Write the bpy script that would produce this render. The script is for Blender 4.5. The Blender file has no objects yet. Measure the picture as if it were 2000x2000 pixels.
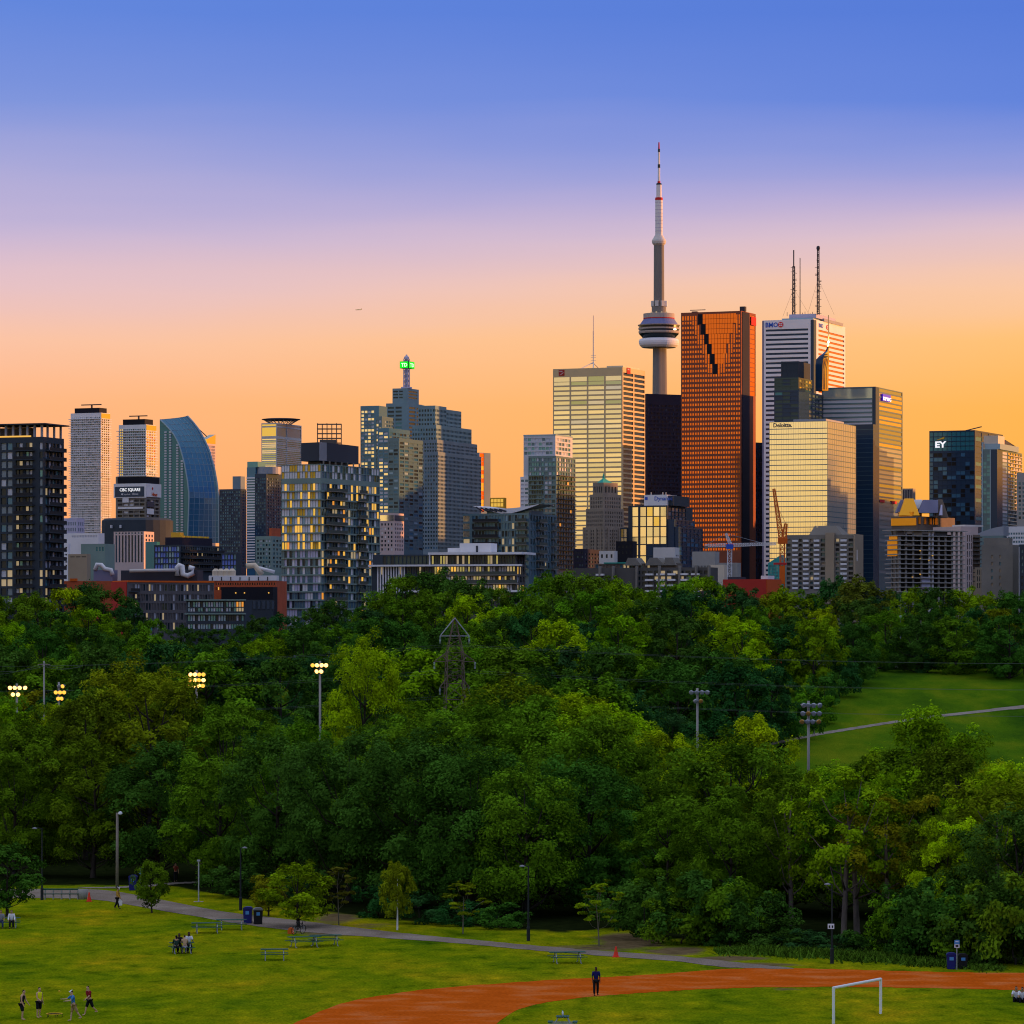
import bpy, math, random
import numpy as np
from mathutils import Vector, Matrix, Euler
R = math.radians
random.seed(7); rng = np.random.default_rng(7)
scene = bpy.context.scene
COL = scene.collection

EXPO = 0.4            # the photo is exposed for the shaded park
# ------------------------------------------------------------------ camera
F = 7800.0            # focal length in photo pixels (photo 2000 x 2000)
CAMZ, HORY = 22.0, 1250.0
cam_d = bpy.data.cameras.new('camera'); cam = bpy.data.objects.new('camera', cam_d); COL.objects.link(cam)
cam.location = (0, 0, CAMZ); cam.rotation_euler = (R(90), 0, 0)
cam_d.sensor_width = 36; cam_d.lens = 36 * F / 2000; cam_d.shift_y = (HORY - 1000) / 2000
cam_d.clip_start = 5; cam_d.clip_end = 60000
scene.camera = cam

# ------------------------------------------------------------------ sky
SUN_AZ, SUN_EL = R(72), R(2.6)
SUNV = Vector((math.sin(SUN_AZ) * math.cos(SUN_EL), math.cos(SUN_AZ) * math.cos(SUN_EL), math.sin(SUN_EL)))
def lin(c):
    return tuple(((v / 255) / 12.92 if v / 255 <= .04045 else ((v / 255 + .055) / 1.055) ** 2.4) for v in c)
world = bpy.data.worlds.new('World'); scene.world = world; world.use_nodes = True
wt = world.node_tree; wt.nodes.clear()
def wn(t, **k):
    n = wt.nodes.new(t)
    for a, b in k.items(): setattr(n, a, b)
    return n
def wmath(op, a, b=None):
    n = wn('ShaderNodeMath', operation=op)
    for i, v in enumerate((a, b)):
        if v is None: continue
        if isinstance(v, (int, float)): n.inputs[i].default_value = v
        else: wt.links.new(v, n.inputs[i])
    return n.outputs[0]
tc = wn('ShaderNodeTexCoord'); sep = wn('ShaderNodeSeparateXYZ'); wt.links.new(tc.outputs['Generated'], sep.inputs[0])
elev = wmath('MULTIPLY', wmath('ARCSINE', sep.outputs[2]), 57.29578)
wmp = wn('ShaderNodeMapping'); wmp.inputs['Scale'].default_value = (3, 3, 26); wt.links.new(tc.outputs['Generated'], wmp.inputs[0])
wnz = wn('ShaderNodeTexNoise'); wnz.inputs['Scale'].default_value = 1.6; wnz.inputs['Detail'].default_value = 3; wt.links.new(wmp.outputs[0], wnz.inputs['Vector'])
elev = wmath('ADD', elev, wmath('MULTIPLY', wmath('SUBTRACT', wnz.outputs[0], .5), wmath('MULTIPLY', wmath('MINIMUM', wmath('ABSOLUTE', elev), 6.0), .16)))
tpos = wmath('SQRT', wmath('MAXIMUM', wmath('DIVIDE', wmath('ADD', elev, 1.0), 91.0), 0.0))
hl = wmath('SQRT', wmath('ADD', wmath('ADD', wmath('MULTIPLY', sep.outputs[0], sep.outputs[0]), wmath('MULTIPLY', sep.outputs[1], sep.outputs[1])), 1e-6))
dots = wmath('DIVIDE', wmath('ADD', wmath('MULTIPLY', sep.outputs[0], math.sin(SUN_AZ)), wmath('MULTIPLY', sep.outputs[1], math.cos(SUN_AZ))), hl)
def pe(e): return math.sqrt((e + 1) / 91)
def ey(y): return math.degrees(math.atan((HORY - y) / F))
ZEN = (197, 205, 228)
def ramp(stops):
    n = wn('ShaderNodeValToRGB'); r = n.color_ramp; r.interpolation = 'LINEAR'
    stops = sorted(stops)
    while len(r.elements) < len(stops): r.elements.new(.5)
    for e, (p, c) in zip(r.elements, stops):
        e.position = pe(p); l = lin(c[:3]); g = c[3] if len(c) > 3 else 1
        e.color = (l[0] * g, l[1] * g, l[2] * g, 1)
    wt.links.new(tpos, n.inputs[0]); return n.outputs[0]
def sky_col(st, zen=ZEN):
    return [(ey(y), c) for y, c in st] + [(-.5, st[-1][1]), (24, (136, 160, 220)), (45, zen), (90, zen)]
SK_L = [(0, (93, 131, 219)), (200, (125, 147, 219)), (350, (167, 166, 216)), (450, (198, 180, 212)), (550, (226, 191, 200)), (650, (249, 194, 166)), (800, (255, 182, 132)), (1000, (255, 170, 114)), (1200, (255, 165, 105))]
SK_R = [(0, (78, 118, 214)), (200, (93, 128, 218)), (300, (137, 150, 218)), (380, (183, 170, 213)), (450, (218, 189, 203)), (550, (248, 198, 165)), (650, (255, 192, 118)), (800, (255, 180, 82)), (1000, (255, 174, 68)), (1200, (255, 172, 64))]
SK_B = [(0, (150, 165, 208)), (200, (178, 182, 205)), (350, (204, 200, 200)), (500, (226, 212, 190)), (650, (242, 222, 178)), (800, (252, 228, 168)), (1000, (255, 226, 150)), (1200, (255, 214, 140))]
SK_S = [(0, (120, 140, 205)), (200, (190, 175, 190)), (350, (240, 195, 150)), (500, (255, 195, 115, 1.05)), (650, (255, 185, 85, 1.1)), (800, (255, 170, 55, 1.15)), (1000, (255, 160, 40, 1.15)), (1200, (255, 150, 34, 1.15))]
def maprange(v, a, b):
    n = wn('ShaderNodeMapRange'); n.clamp = True
    wt.links.new(v, n.inputs[0]); n.inputs[1].default_value = a; n.inputs[2].default_value = b
    return n.outputs[0]
def wmix(f, a, b):
    n = wn('ShaderNodeMix', data_type='RGBA'); wt.links.new(f, n.inputs[0]); wt.links.new(a, n.inputs[6]); wt.links.new(b, n.inputs[7])
    return n.outputs[2]
cL, cR = math.cos(SUN_AZ + R(7.4)), math.cos(SUN_AZ - R(7.4))
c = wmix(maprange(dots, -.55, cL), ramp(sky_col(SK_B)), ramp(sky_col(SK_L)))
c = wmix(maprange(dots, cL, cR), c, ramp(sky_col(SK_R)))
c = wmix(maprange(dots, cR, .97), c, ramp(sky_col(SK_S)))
nish = wn('ShaderNodeTexSky', sky_type='NISHITA', sun_disc=False); nish.sun_elevation = SUN_EL; nish.sun_rotation = SUN_AZ
bg = wn('ShaderNodeBackground'); bg.inputs[1].default_value = 2 ** -EXPO; wt.links.new(c, bg.inputs[0])
bg2 = wn('ShaderNodeBackground'); bg2.inputs[1].default_value = 0.01 * 2 ** -EXPO; wt.links.new(nish.outputs[0], bg2.inputs[0])
add = wn('ShaderNodeAddShader'); wt.links.new(bg.outputs[0], add.inputs[0]); wt.links.new(bg2.outputs[0], add.inputs[1])
wo = wn('ShaderNodeOutputWorld'); wt.links.new(add.outputs[0], wo.inputs[0])
world.cycles.sampling_method = 'MANUAL'; world.cycles.sample_map_resolution = 1024

# ------------------------------------------------------------------ sun, exposure
sun_d = bpy.data.lights.new('sun', 'SUN'); sun_d.energy = 5.0; sun_d.angle = R(.6); sun_d.color = (1, .40, .09)
sun = bpy.data.objects.new('sun', sun_d); COL.objects.link(sun)
sun.rotation_euler = SUNV.to_track_quat('Z', 'Y').to_euler(); sun.location = SUNV * 400
vs = scene.view_settings; vs.view_transform = 'Standard'; vs.look = 'None'; vs.exposure = EXPO; vs.gamma = 1; vs.use_curve_mapping = False
cy = scene.cycles; cy.use_denoising = True; cy.max_bounces = 6; cy.diffuse_bounces = 2; cy.glossy_bounces = 3; cy.transmission_bounces = 3
cy.transparent_max_bounces = 4; cy.use_adaptive_sampling = True; cy.adaptive_threshold = .015; cy.caustics_reflective = False; cy.caustics_refractive = False
cy.sample_clamp_indirect = 4; scene.render.filter_size = 1.1; cy.pixel_filter_type = 'BLACKMAN_HARRIS'; cy.filter_width = 1.1

# ------------------------------------------------------------------ materials
MATS = {}
def mat(name, col, rough=.8, metal=0, spec=.3, emit=None, es=1, var=.0, vscale=.5, bump=0, bscale=5, stretch=None):
    if name in MATS: return MATS[name]
    m = bpy.data.materials.new(name); m.use_nodes = True; nt = m.node_tree; p = nt.nodes['Principled BSDF']
    p.inputs['Base Color'].default_value = (*col, 1); p.inputs['Roughness'].default_value = rough
    p.inputs['Metallic'].default_value = metal; p.inputs['Specular IOR Level'].default_value = spec
    if emit: p.inputs['Emission Color'].default_value = (*emit, 1); p.inputs['Emission Strength'].default_value = es * 2 ** -EXPO
    if var:
        t = nt.nodes.new('ShaderNodeTexCoord'); src = t.outputs['Object']
        if stretch:
            mp = nt.nodes.new('ShaderNodeMapping'); mp.inputs['Scale'].default_value = stretch; nt.links.new(src, mp.inputs[0]); src = mp.outputs[0]
        nz = nt.nodes.new('ShaderNodeTexNoise'); nz.inputs['Scale'].default_value = vscale; nz.inputs['Detail'].default_value = 6; nz.inputs['Roughness'].default_value = .65
        nt.links.new(src, nz.inputs['Vector'])
        oi = nt.nodes.new('ShaderNodeObjectInfo')
        mr = nt.nodes.new('ShaderNodeMapRange'); mr.inputs[1].default_value = .3; mr.inputs[2].default_value = .7; mr.inputs[3].default_value = 1 - var; mr.inputs[4].default_value = 1 + var
        nt.links.new(nz.outputs[0], mr.inputs[0])
        mx = nt.nodes.new('ShaderNodeMix'); mx.data_type = 'RGBA'; mx.blend_type = 'MULTIPLY'; mx.inputs[0].default_value = 1
        mx.inputs[6].default_value = (*col, 1); nt.links.new(mr.outputs[0], mx.inputs[7]); nt.links.new(mx.outputs[2], p.inputs['Base Color'])
        if bump:
            bp = nt.nodes.new('ShaderNodeBump'); bp.inputs['Strength'].default_value = bump; nz2 = nt.nodes.new('ShaderNodeTexNoise'); nz2.inputs['Scale'].default_value = bscale
            nt.links.new(src, nz2.inputs['Vector']); nt.links.new(nz2.outputs[0], bp.inputs['Height']); nt.links.new(bp.outputs[0], p.inputs['Normal'])
    MATS[name] = m; return m
def M(n): return MATS[n]

# ------------------------------------------------------------------ mesh helpers
class MB:
    def __init__(s): s.v = []; s.f = []; s.m = []; s.smooth = False
    def face(s, pts, m=0):
        i = len(s.v); s.v += [tuple(p) for p in pts]; s.f.append(tuple(range(i, i + len(pts)))); s.m.append(m)
    def box(s, x0, x1, y0, y1, z0, z1, m=0, mtx=None):
        i = len(s.v); P = [(x, y, z) for z in (z0, z1) for y in (y0, y1) for x in (x0, x1)]
        if mtx is not None: P = [tuple(mtx @ Vector(p)) for p in P]
        s.v += P
        for f in ((0, 2, 3, 1), (4, 5, 7, 6), (0, 1, 5, 4), (1, 3, 7, 5), (3, 2, 6, 7), (2, 0, 4, 6)):
            s.f.append(tuple(i + k for k in f)); s.m.append(m)
    def bar(s, a, b, w, m=0, w2=None):
        a = Vector(a); b = Vector(b); d = b - a; L = d.length
        if L < 1e-6: return
        q = d.to_track_quat('Z', 'Y').to_matrix().to_4x4(); q.translation = a
        w2 = w2 or w; s.box(-w / 2, w / 2, -w2 / 2, w2 / 2, 0, L, m, q)
    def tube(s, pts, rad, n=8, m=0, cap=True):
        pts = [Vector(p) for p in pts]; i0 = len(s.v); N = len(pts)
        if isinstance(rad, (int, float)): rad = [rad] * N
        for k, p in enumerate(pts):
            t = (pts[min(k + 1, N - 1)] - pts[max(k - 1, 0)]).normalized()
            u = t.orthogonal().normalized() if abs(t.z) < .99 else Vector((1, 0, 0)); u = (u - t * u.dot(t)).normalized(); w = t.cross(u)
            if abs(t.z) < .99:
                u = t.cross(Vector((0, 0, 1))).normalized(); w = t.cross(u)
            for a in range(n):
                th = 2 * math.pi * a / n; s.v.append(tuple(p + (u * math.cos(th) + w * math.sin(th)) * rad[k]))
        for k in range(N - 1):
            for a in range(n):
                b = (a + 1) % n; s.f.append((i0 + k * n + a, i0 + k * n + b, i0 + (k + 1) * n + b, i0 + (k + 1) * n + a)); s.m.append(m)
        if cap:
            s.f.append(tuple(i0 + a for a in range(n))[::-1]); s.m.append(m); s.f.append(tuple(i0 + (N - 1) * n + a for a in range(n))); s.m.append(m)
    def lathe(s, prof, n=32, m=0, cx=0, cy=0, ms=None):
        i0 = len(s.v)
        for r, z in prof:
            for a in range(n):
                th = 2 * math.pi * a / n; s.v.append((cx + r * math.cos(th), cy + r * math.sin(th), z))
        for k in range(len(prof) - 1):
            for a in range(n):
                b = (a + 1) % n; s.f.append((i0 + k * n + a, i0 + k * n + b, i0 + (k + 1) * n + b, i0 + (k + 1) * n + a)); s.m.append(ms[k] if ms else m)
        s.f.append(tuple(i0 + a for a in range(n))[::-1]); s.m.append(m); k = len(prof) - 1
        s.f.append(tuple(i0 + k * n + a for a in range(n))); s.m.append(m)
    def prism(s, poly, y0, y1, m=0):   # poly of (x,z), extruded along y
        n = len(poly); i = len(s.v)
        s.v += [(x, y0, z) for x, z in poly] + [(x, y1, z) for x, z in poly]
        s.f.append(tuple(range(i, i + n))); s.m.append(m); s.f.append(tuple(range(i + n, i + 2 * n))[::-1]); s.m.append(m)
        for k in range(n):
            j = (k + 1) % n; s.f.append((i + j, i + k, i + n + k, i + n + j)); s.m.append(m)
    def mesh(s, name, mats, smooth=False):
        me = bpy.data.meshes.new(name); me.from_pydata(s.v, [], s.f)
        for mm in (mats if isinstance(mats, (list, tuple)) else [mats]): me.materials.append(mm)
        if any(s.m): me.polygons.foreach_set('material_index', s.m)
        if smooth: me.polygons.foreach_set('use_smooth', [True] * len(s.f))
        me.update(); return me
    def build(s, name, mats, parent=None, smooth=False, loc=None):
        o = bpy.data.objects.new(name, s.mesh(name, mats, smooth)); COL.objects.link(o)
        if parent: o.parent = parent
        if loc is not None: o.location = loc
        return o
def obj(name, me, parent=None, loc=(0, 0, 0), rot=None):
    o = bpy.data.objects.new(name, me); COL.objects.link(o); o.parent = parent; o.location = loc
    if rot is not None: o.rotation_euler = rot
    return o
def tag(o, label=None, cat=None, group=None, kind=None):
    if label: o['label'] = label
    if cat: o['category'] = cat
    if group: o['group'] = group
    if kind: o['kind'] = kind
    return o
def thing(name, label, cat, loc=(0, 0, 0), rz=0, group=None):
    o = bpy.data.objects.new(name, None); COL.objects.link(o); o.location = loc; o.rotation_euler = (0, 0, rz); o.empty_display_size = .5
    return tag(o, label, cat, group)
def stuff(o): o['kind'] = 'stuff'; return o
def copy_tree(o, parent=None):
    c = o.copy(); COL.objects.link(c); c.parent = parent
    for ch in o.children: copy_tree(ch, c)
    return c
def text(name, s, mt, parent, loc, rot, size, xs=1, bold=0, ext=.05, align='LEFT'):
    cu = bpy.data.curves.new(name, 'FONT'); cu.body = s; cu.size = size; cu.extrude = ext; cu.offset = bold; cu.align_x = align; cu.resolution_u = 2
    tmp = bpy.data.objects.new(name, cu); COL.objects.link(tmp)
    me = bpy.data.meshes.new_from_object(tmp.evaluated_get(bpy.context.evaluated_depsgraph_get())); bpy.data.objects.remove(tmp); bpy.data.curves.remove(cu); me.materials.clear(); me.materials.append(mt)
    o = bpy.data.objects.new(name, me); COL.objects.link(o); o['kind'] = 'stuff'; o.parent = parent; o.location = loc; o.rotation_euler = rot; o.scale = (xs, 1, 1)
    return o
def sst(a, b, x):
    t = np.clip((x - a) / (b - a), 0, 1); return t * t * (3 - 2 * t)

# ------------------------------------------------------------------ terrain
def Hn(x, y):
    x = np.asarray(x, float); y = np.asarray(y, float)
    z = -3 * sst(440, 600, y) + 19 * sst(650, 850, y) - 7 * sst(980, 1150, y) - 6 * sst(1200, 2600, y)
    z = z + .5 * np.sin(x * .031 + 1) * np.sin(y * .027) * sst(300, 420, y)
    z = z + 12 * sst(180, 60, y) + 7 * sst(70, 0, y)
    e = x - (.128 * y + 60)
    z = z + 64 * sst(0, 150, e) * sst(60, 260, y) * sst(2300, 1900, y)  # unseen ridge right of the view, raised to keep low sun off the park
    return z
def H(x, y): return float(Hn(x, y))
def gpt(px, py, dmax=1200):   # ground point seen at a photo pixel
    kx, kz = (px - 1000) / F, -(py - HORY) / F
    lo = 120.0; ds = np.arange(150, dmax, .5); zz = CAMZ + kz * ds; hh = Hn(kx * ds, ds)
    i = np.argmax(zz <= hh); d = ds[i]; return Vector((kx * d, d, H(kx * d, d)))
def P(px, py, d): return Vector(((px - 1000) / F * d, d, CAMZ - (py - HORY) / F * d))
# ground material: mown grass, wood floor, bare earth (vertex masks 'wood' and 'dirt')
def ground_material():
    m = bpy.data.materials.new('ground'); m.use_nodes = True; nt = m.node_tree; p = nt.nodes['Principled BSDF']; L = nt.links.new
    p.inputs['Roughness'].default_value = .9; p.inputs['Specular IOR Level'].default_value = 0
    geo = nt.nodes.new('ShaderNodeNewGeometry')
    def noise(sc, det=5, st=(1, 1, 1)):
        mp = nt.nodes.new('ShaderNodeMapping'); mp.inputs['Scale'].default_value = st; L(geo.outputs['Position'], mp.inputs[0])
        n = nt.nodes.new('ShaderNodeTexNoise'); n.inputs['Scale'].default_value = sc; n.inputs['Detail'].default_value = det; n.inputs['Roughness'].default_value = .62
        L(mp.outputs[0], n.inputs['Vector']); return n.outputs[0]
    def rampn(f, stops):
        n = nt.nodes.new('ShaderNodeValToRGB'); r = n.color_ramp
        while len(r.elements) < len(stops): r.elements.new(.5)
        for e, (q, c) in zip(r.elements, stops): e.position = q; e.color = (*c, 1)
        L(f, n.inputs[0]); return n.outputs[0]
    def mix(f, a, b, bt='MIX'):
        n = nt.nodes.new('ShaderNodeMix'); n.data_type = 'RGBA'; n.blend_type = bt
        if isinstance(f, float): n.inputs[0].default_value = f
        else: L(f, n.inputs[0])
        for i, v in ((6, a), (7, b)):
            if isinstance(v, tuple): n.inputs[i].default_value = (*v, 1)
            else: L(v, n.inputs[i])
        return n.outputs[2]
    big = rampn(noise(.11, 7, (1, .55, 1)), [(.3, (.075, .145, .004)), (.43, (.165, .225, .003)), (.56, (.235, .255, .004)), (.70, (.38, .29, .006))])
    mid = rampn(noise(.6, 6, (1, .45, 1)), [(.30, (.36, .48, .40)), (.43, (.82, .88, .85)), (.56, (1.1, 1.04, 1)), (.70, (1.6, 1.35, 1.1))])
    fine = rampn(noise(6, 4, (1, .4, 1)), [(.3, (.6, .62, .6)), (.7, (1.35, 1.32, 1.3))])
    grass = mix(1.0, mix(1.0, big, mid, 'MULTIPLY'), fine, 'MULTIPLY')
    at = nt.nodes.new('ShaderNodeAttribute'); at.attribute_name = 'mask'; sp = nt.nodes.new('ShaderNodeSeparateColor'); L(at.outputs['Color'], sp.inputs[0])
    def edge(ch, sc):
        a = nt.nodes.new('ShaderNodeMath'); a.operation = 'MULTIPLY_ADD'; L(noise(sc, 6), a.inputs[0]); a.inputs[1].default_value = 1.1; a.inputs[2].default_value = -.55
        b = nt.nodes.new('ShaderNodeMath'); b.operation = 'ADD'; L(a.outputs[0], b.inputs[0]); L(sp.outputs[ch], b.inputs[1])
        r = nt.nodes.new('ShaderNodeMapRange'); r.inputs[1].default_value = .35; r.inputs[2].default_value = .65; L(b.outputs[0], r.inputs[0]); return r.outputs[0]
    dirt = rampn(noise(1.1, 7), [(.3, (.10, .07, .03)), (.7, (.21, .145, .07))])
    orange = rampn(noise(1.1, 7), [(.3, (.22, .085, .02)), (.7, (.36, .13, .03))])
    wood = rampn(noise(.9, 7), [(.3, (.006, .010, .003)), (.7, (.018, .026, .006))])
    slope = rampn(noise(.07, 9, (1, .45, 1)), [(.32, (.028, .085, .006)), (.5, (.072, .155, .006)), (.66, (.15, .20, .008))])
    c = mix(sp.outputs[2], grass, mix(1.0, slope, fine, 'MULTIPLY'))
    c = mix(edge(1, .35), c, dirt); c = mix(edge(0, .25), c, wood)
    L(c, p.inputs['Base Color'])
    bp = nt.nodes.new('ShaderNodeBump'); bp.inputs['Strength'].default_value = .6; bp.inputs['Distance'].default_value = .08; L(noise(5, 5), bp.inputs['Height']); L(bp.outputs[0], p.inputs['Normal'])
    return m
LINE_PX = [(-400, 1715), (0, 1733), (330, 1733), (450, 1755), (620, 1782), (760, 1800), (900, 1812), (1100, 1826), (1200, 1815), (1300, 1838), (1500, 1852), (1700, 1866), (1900, 1884), (2000, 1890), (2400, 1905)]
def line_d(px): return CAMZ * F / (np.interp(px, [a for a, b in LINE_PX], [b for a, b in LINE_PX]) - HORY)
def build_terrain():
    def sheet(xs, ys, skip=None):
        X, Y = np.meshgrid(xs, ys); Z = Hn(X, Y); return X, Y, Z
    def gaxis(a, b, step, grow, out):
        pts = list(np.arange(a, b, step)); s = step; x = pts[-1]
        while x < out: s *= grow; x += s; pts.append(x)
        s = step; x = pts[0]; pre = []
        return pts
    ys = sorted(set([-300, -150, -60, 0, 40, 80, 120, 160] + list(np.arange(190, 420, 1.0)) + list(np.arange(420, 1000, 6.0)) + list(np.geomspace(1000, 40000, 40))))
    half = list(np.arange(0, 62, 1.0)) + list(np.arange(62, 400, 8.0)) + list(np.geomspace(400, 16000, 26))
    xs = sorted(set([-v for v in half] + half))
    X, Y, Z = sheet(np.array(xs), np.array(ys)); ny, nx = X.shape
    V = np.stack([X.ravel(), Y.ravel(), Z.ravel()], 1)
    idx = np.arange(nx * ny).reshape(ny, nx)
    Q = np.stack([idx[:-1, :-1].ravel(), idx[:-1, 1:].ravel(), idx[1:, 1:].ravel(), idx[1:, :-1].ravel()], 1)
    me = bpy.data.meshes.new('ground'); me.from_pydata(V.tolist(), [], Q.tolist())
    px = 1000 + F * V[:, 0] / np.maximum(V[:, 1], 50)
    ld = line_d(px)
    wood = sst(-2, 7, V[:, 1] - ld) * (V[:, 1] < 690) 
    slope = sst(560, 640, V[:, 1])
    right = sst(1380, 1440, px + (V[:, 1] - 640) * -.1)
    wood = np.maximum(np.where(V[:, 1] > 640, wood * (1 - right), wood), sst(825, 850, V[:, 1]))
    dirt = np.zeros(len(V))
    for (ex, ey_, rx, ry, s) in ((1230, 1838, 75, 18, 1), (1320, 1858, 70, 9, .95), (660, 1792, 50, 16, .8), (730, 1808, 60, 8, .6), (330, 1773, 45, 5, .75), (250, 1757, 40, 4, .8), (590, 1822, 60, 4, .6), (1420, 1872, 90, 6, .85), (1490, 1885, 90, 5, .8), (640, 1825, 70, 5, .7), (1530, 1933, 45, 3, .7), (1180, 1852, 120, 8, .7)):
        g = gpt(ex, ey_); k = g.y / F; sy = (ry * g.y * g.y / (F * CAMZ)); sx = rx * k
        dirt = np.maximum(dirt, s * np.exp(-(((V[:, 0] - g.x) / sx) ** 2 + ((V[:, 1] - g.y) / sy) ** 2) ** 1.2))
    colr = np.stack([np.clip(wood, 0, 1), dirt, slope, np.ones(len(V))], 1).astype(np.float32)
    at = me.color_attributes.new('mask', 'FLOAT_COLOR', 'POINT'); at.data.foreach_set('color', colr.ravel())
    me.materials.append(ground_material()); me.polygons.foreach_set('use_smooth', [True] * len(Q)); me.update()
    o = obj('ground', me); tag(o, kind='structure'); return o
build_terrain()
def gravel_mat(name, c0, c1, c2, s1=.35, s2=9, st=(1, .5, 1)):
    m = mat(name, c0, .92, var=.0); nt = m.node_tree; p = nt.nodes['Principled BSDF']; p.inputs['Specular IOR Level'].default_value = 0
    g = nt.nodes.new('ShaderNodeNewGeometry'); mp = nt.nodes.new('ShaderNodeMapping'); mp.inputs['Scale'].default_value = st; nt.links.new(g.outputs['Position'], mp.inputs[0])
    outs = []
    for s in (s1, s2):
        n = nt.nodes.new('ShaderNodeTexNoise'); n.inputs['Scale'].default_value = s; n.inputs['Detail'].default_value = 6; nt.links.new(mp.outputs[0], n.inputs['Vector']); outs.append(n.outputs[0])
    r = nt.nodes.new('ShaderNodeValToRGB'); e = r.color_ramp.elements; e[0].position = .3; e[0].color = (*c0, 1); e[1].position = .7; e[1].color = (*c2, 1); k = e.new(.5); k.color = (*c1, 1); nt.links.new(outs[0], r.inputs[0])
    r2 = nt.nodes.new('ShaderNodeValToRGB'); e = r2.color_ramp.elements; e[0].position = .3; e[0].color = (.75, .75, .75, 1); e[1].position = .7; e[1].color = (1.2, 1.2, 1.2, 1); nt.links.new(outs[1], r2.inputs[0])
    mx = nt.nodes.new('ShaderNodeMix'); mx.data_type = 'RGBA'; mx.blend_type = 'MULTIPLY'; mx.inputs[0].default_value = 1; nt.links.new(r.outputs[0], mx.inputs[6]); nt.links.new(r2.outputs[0], mx.inputs[7]); nt.links.new(mx.outputs[2], p.inputs['Base Color'])
    return m
gravel_mat('track', (.52, .088, .006), (.62, .110, .008), (.66, .18, .045), .35, 5, (.9, 1.1, 1))
gravel_mat('asphalt', (.20, .155, .115), (.255, .20, .155), (.32, .26, .205))
gravel_mat('asphalt_far', (.24, .20, .16), (.29, .245, .20), (.33, .28, .23))
def ribbon(name, up, lo, m, dz=.012, sub=6, wob=.0, nx=5):
    # upper and lower edge polylines in photo pixels -> ground sheet
    def curve(pts, n):
        pts = np.array(pts, float); t = np.r_[0, np.cumsum(np.hypot(*(pts[1:] - pts[:-1]).T))]; t /= t[-1]; u = np.linspace(0, 1, n)
        a = np.stack([np.interp(u, t, pts[:, i]) for i in (0, 1)], 1)
        for _ in range(8): a[1:-1] = .5 * a[1:-1] + .25 * (a[:-2] + a[2:])
        return a
    n = 110; A = curve(up, n); B = curve(lo, n); mb = MB()
    rr = np.random.default_rng(3)
    wa = np.convolve(rr.normal(0, 1, n + 8), np.ones(5) / 5, 'same')[:n] * wob; wb = np.convolve(rr.normal(0, 1, n + 8), np.ones(5) / 5, 'same')[:n] * wob
    for k in range(n):
        a = gpt(*A[k]); b = gpt(*B[k]); dv = (b - a).normalized(); a = a + dv * wa[k]; b = b + dv * wb[k]
        for j in range(nx):
            p = a.lerp(b, j / (nx - 1)); mb.v.append((p.x, p.y, H(p.x, p.y) + dz))
    for k in range(n - 1):
        for j in range(nx - 1):
            q = k * nx + j; mb.f.append((q, q + 1, q + nx + 1, q + nx)); mb.m.append(0)
    o = mb.build(name, m); me = o.data
    me.update()
    if me.polygons[0].normal.z < 0: me.flip_normals()
    return tag(o, kind='structure')
ribbon('running_track', [(500, 2040), (578, 2000), (625, 1973), (678, 1957), (797, 1936), (900, 1927), (1023, 1918), (1166, 1910), (1332, 1901), (1401, 1893.5), (1470, 1892), (1566, 1892), (1707, 1896), (1848, 1899.5), (2000, 1901), (2150, 1906)],
       [(940, 2040), (966, 2000), (994, 1976), (1047, 1961), (1166, 1946), (1332, 1935), (1420, 1931), (1496, 1929), (1637, 1928), (1848, 1931), (2000, 1935), (2150, 1942)], M('track'), .010, wob=.10)
ribbon('asphalt_path', [(-150, 1737), (80, 1737), (160, 1735.5), (230, 1741), (300, 1755), (381, 1771), (440, 1783), (607, 1801), (678, 1811), (780, 1823), (892, 1833.5), (1023, 1846), (1142, 1855.5), (1332, 1869), (1408, 1877), (1480, 1885), (1550, 1891.5)],
       [(-150, 1756), (80, 1754.5), (180, 1755.5), (235, 1764), (300, 1777), (381, 1789.5), (440, 1802), (607, 1823), (678, 1827), (780, 1835), (892, 1842.5), (1023, 1855.5), (1142, 1865), (1332, 1878.5), (1400, 1890), (1480, 1893), (1550, 1893)], M('asphalt'), .022, wob=.06)
ribbon('side_path', [(150, 1733.5), (225, 1733.2), (300, 1727.5), (345, 1724), (400, 1722), (440, 1719)], [(170, 1735.5), (225, 1736), (300, 1732), (345, 1727.5), (400, 1725), (440, 1722)], M('asphalt_far'), .034)
ribbon('hill_path', [(1395, 1468), (1520, 1448.5), (1600, 1431.5), (1740, 1409.5), (1850, 1395), (2000, 1378), (2120, 1366)], [(1395, 1472), (1520, 1453.5), (1600, 1436.5), (1740, 1414), (1850, 1399.5), (2000, 1384), (2120, 1371)], M('asphalt_far'), .05)
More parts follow.
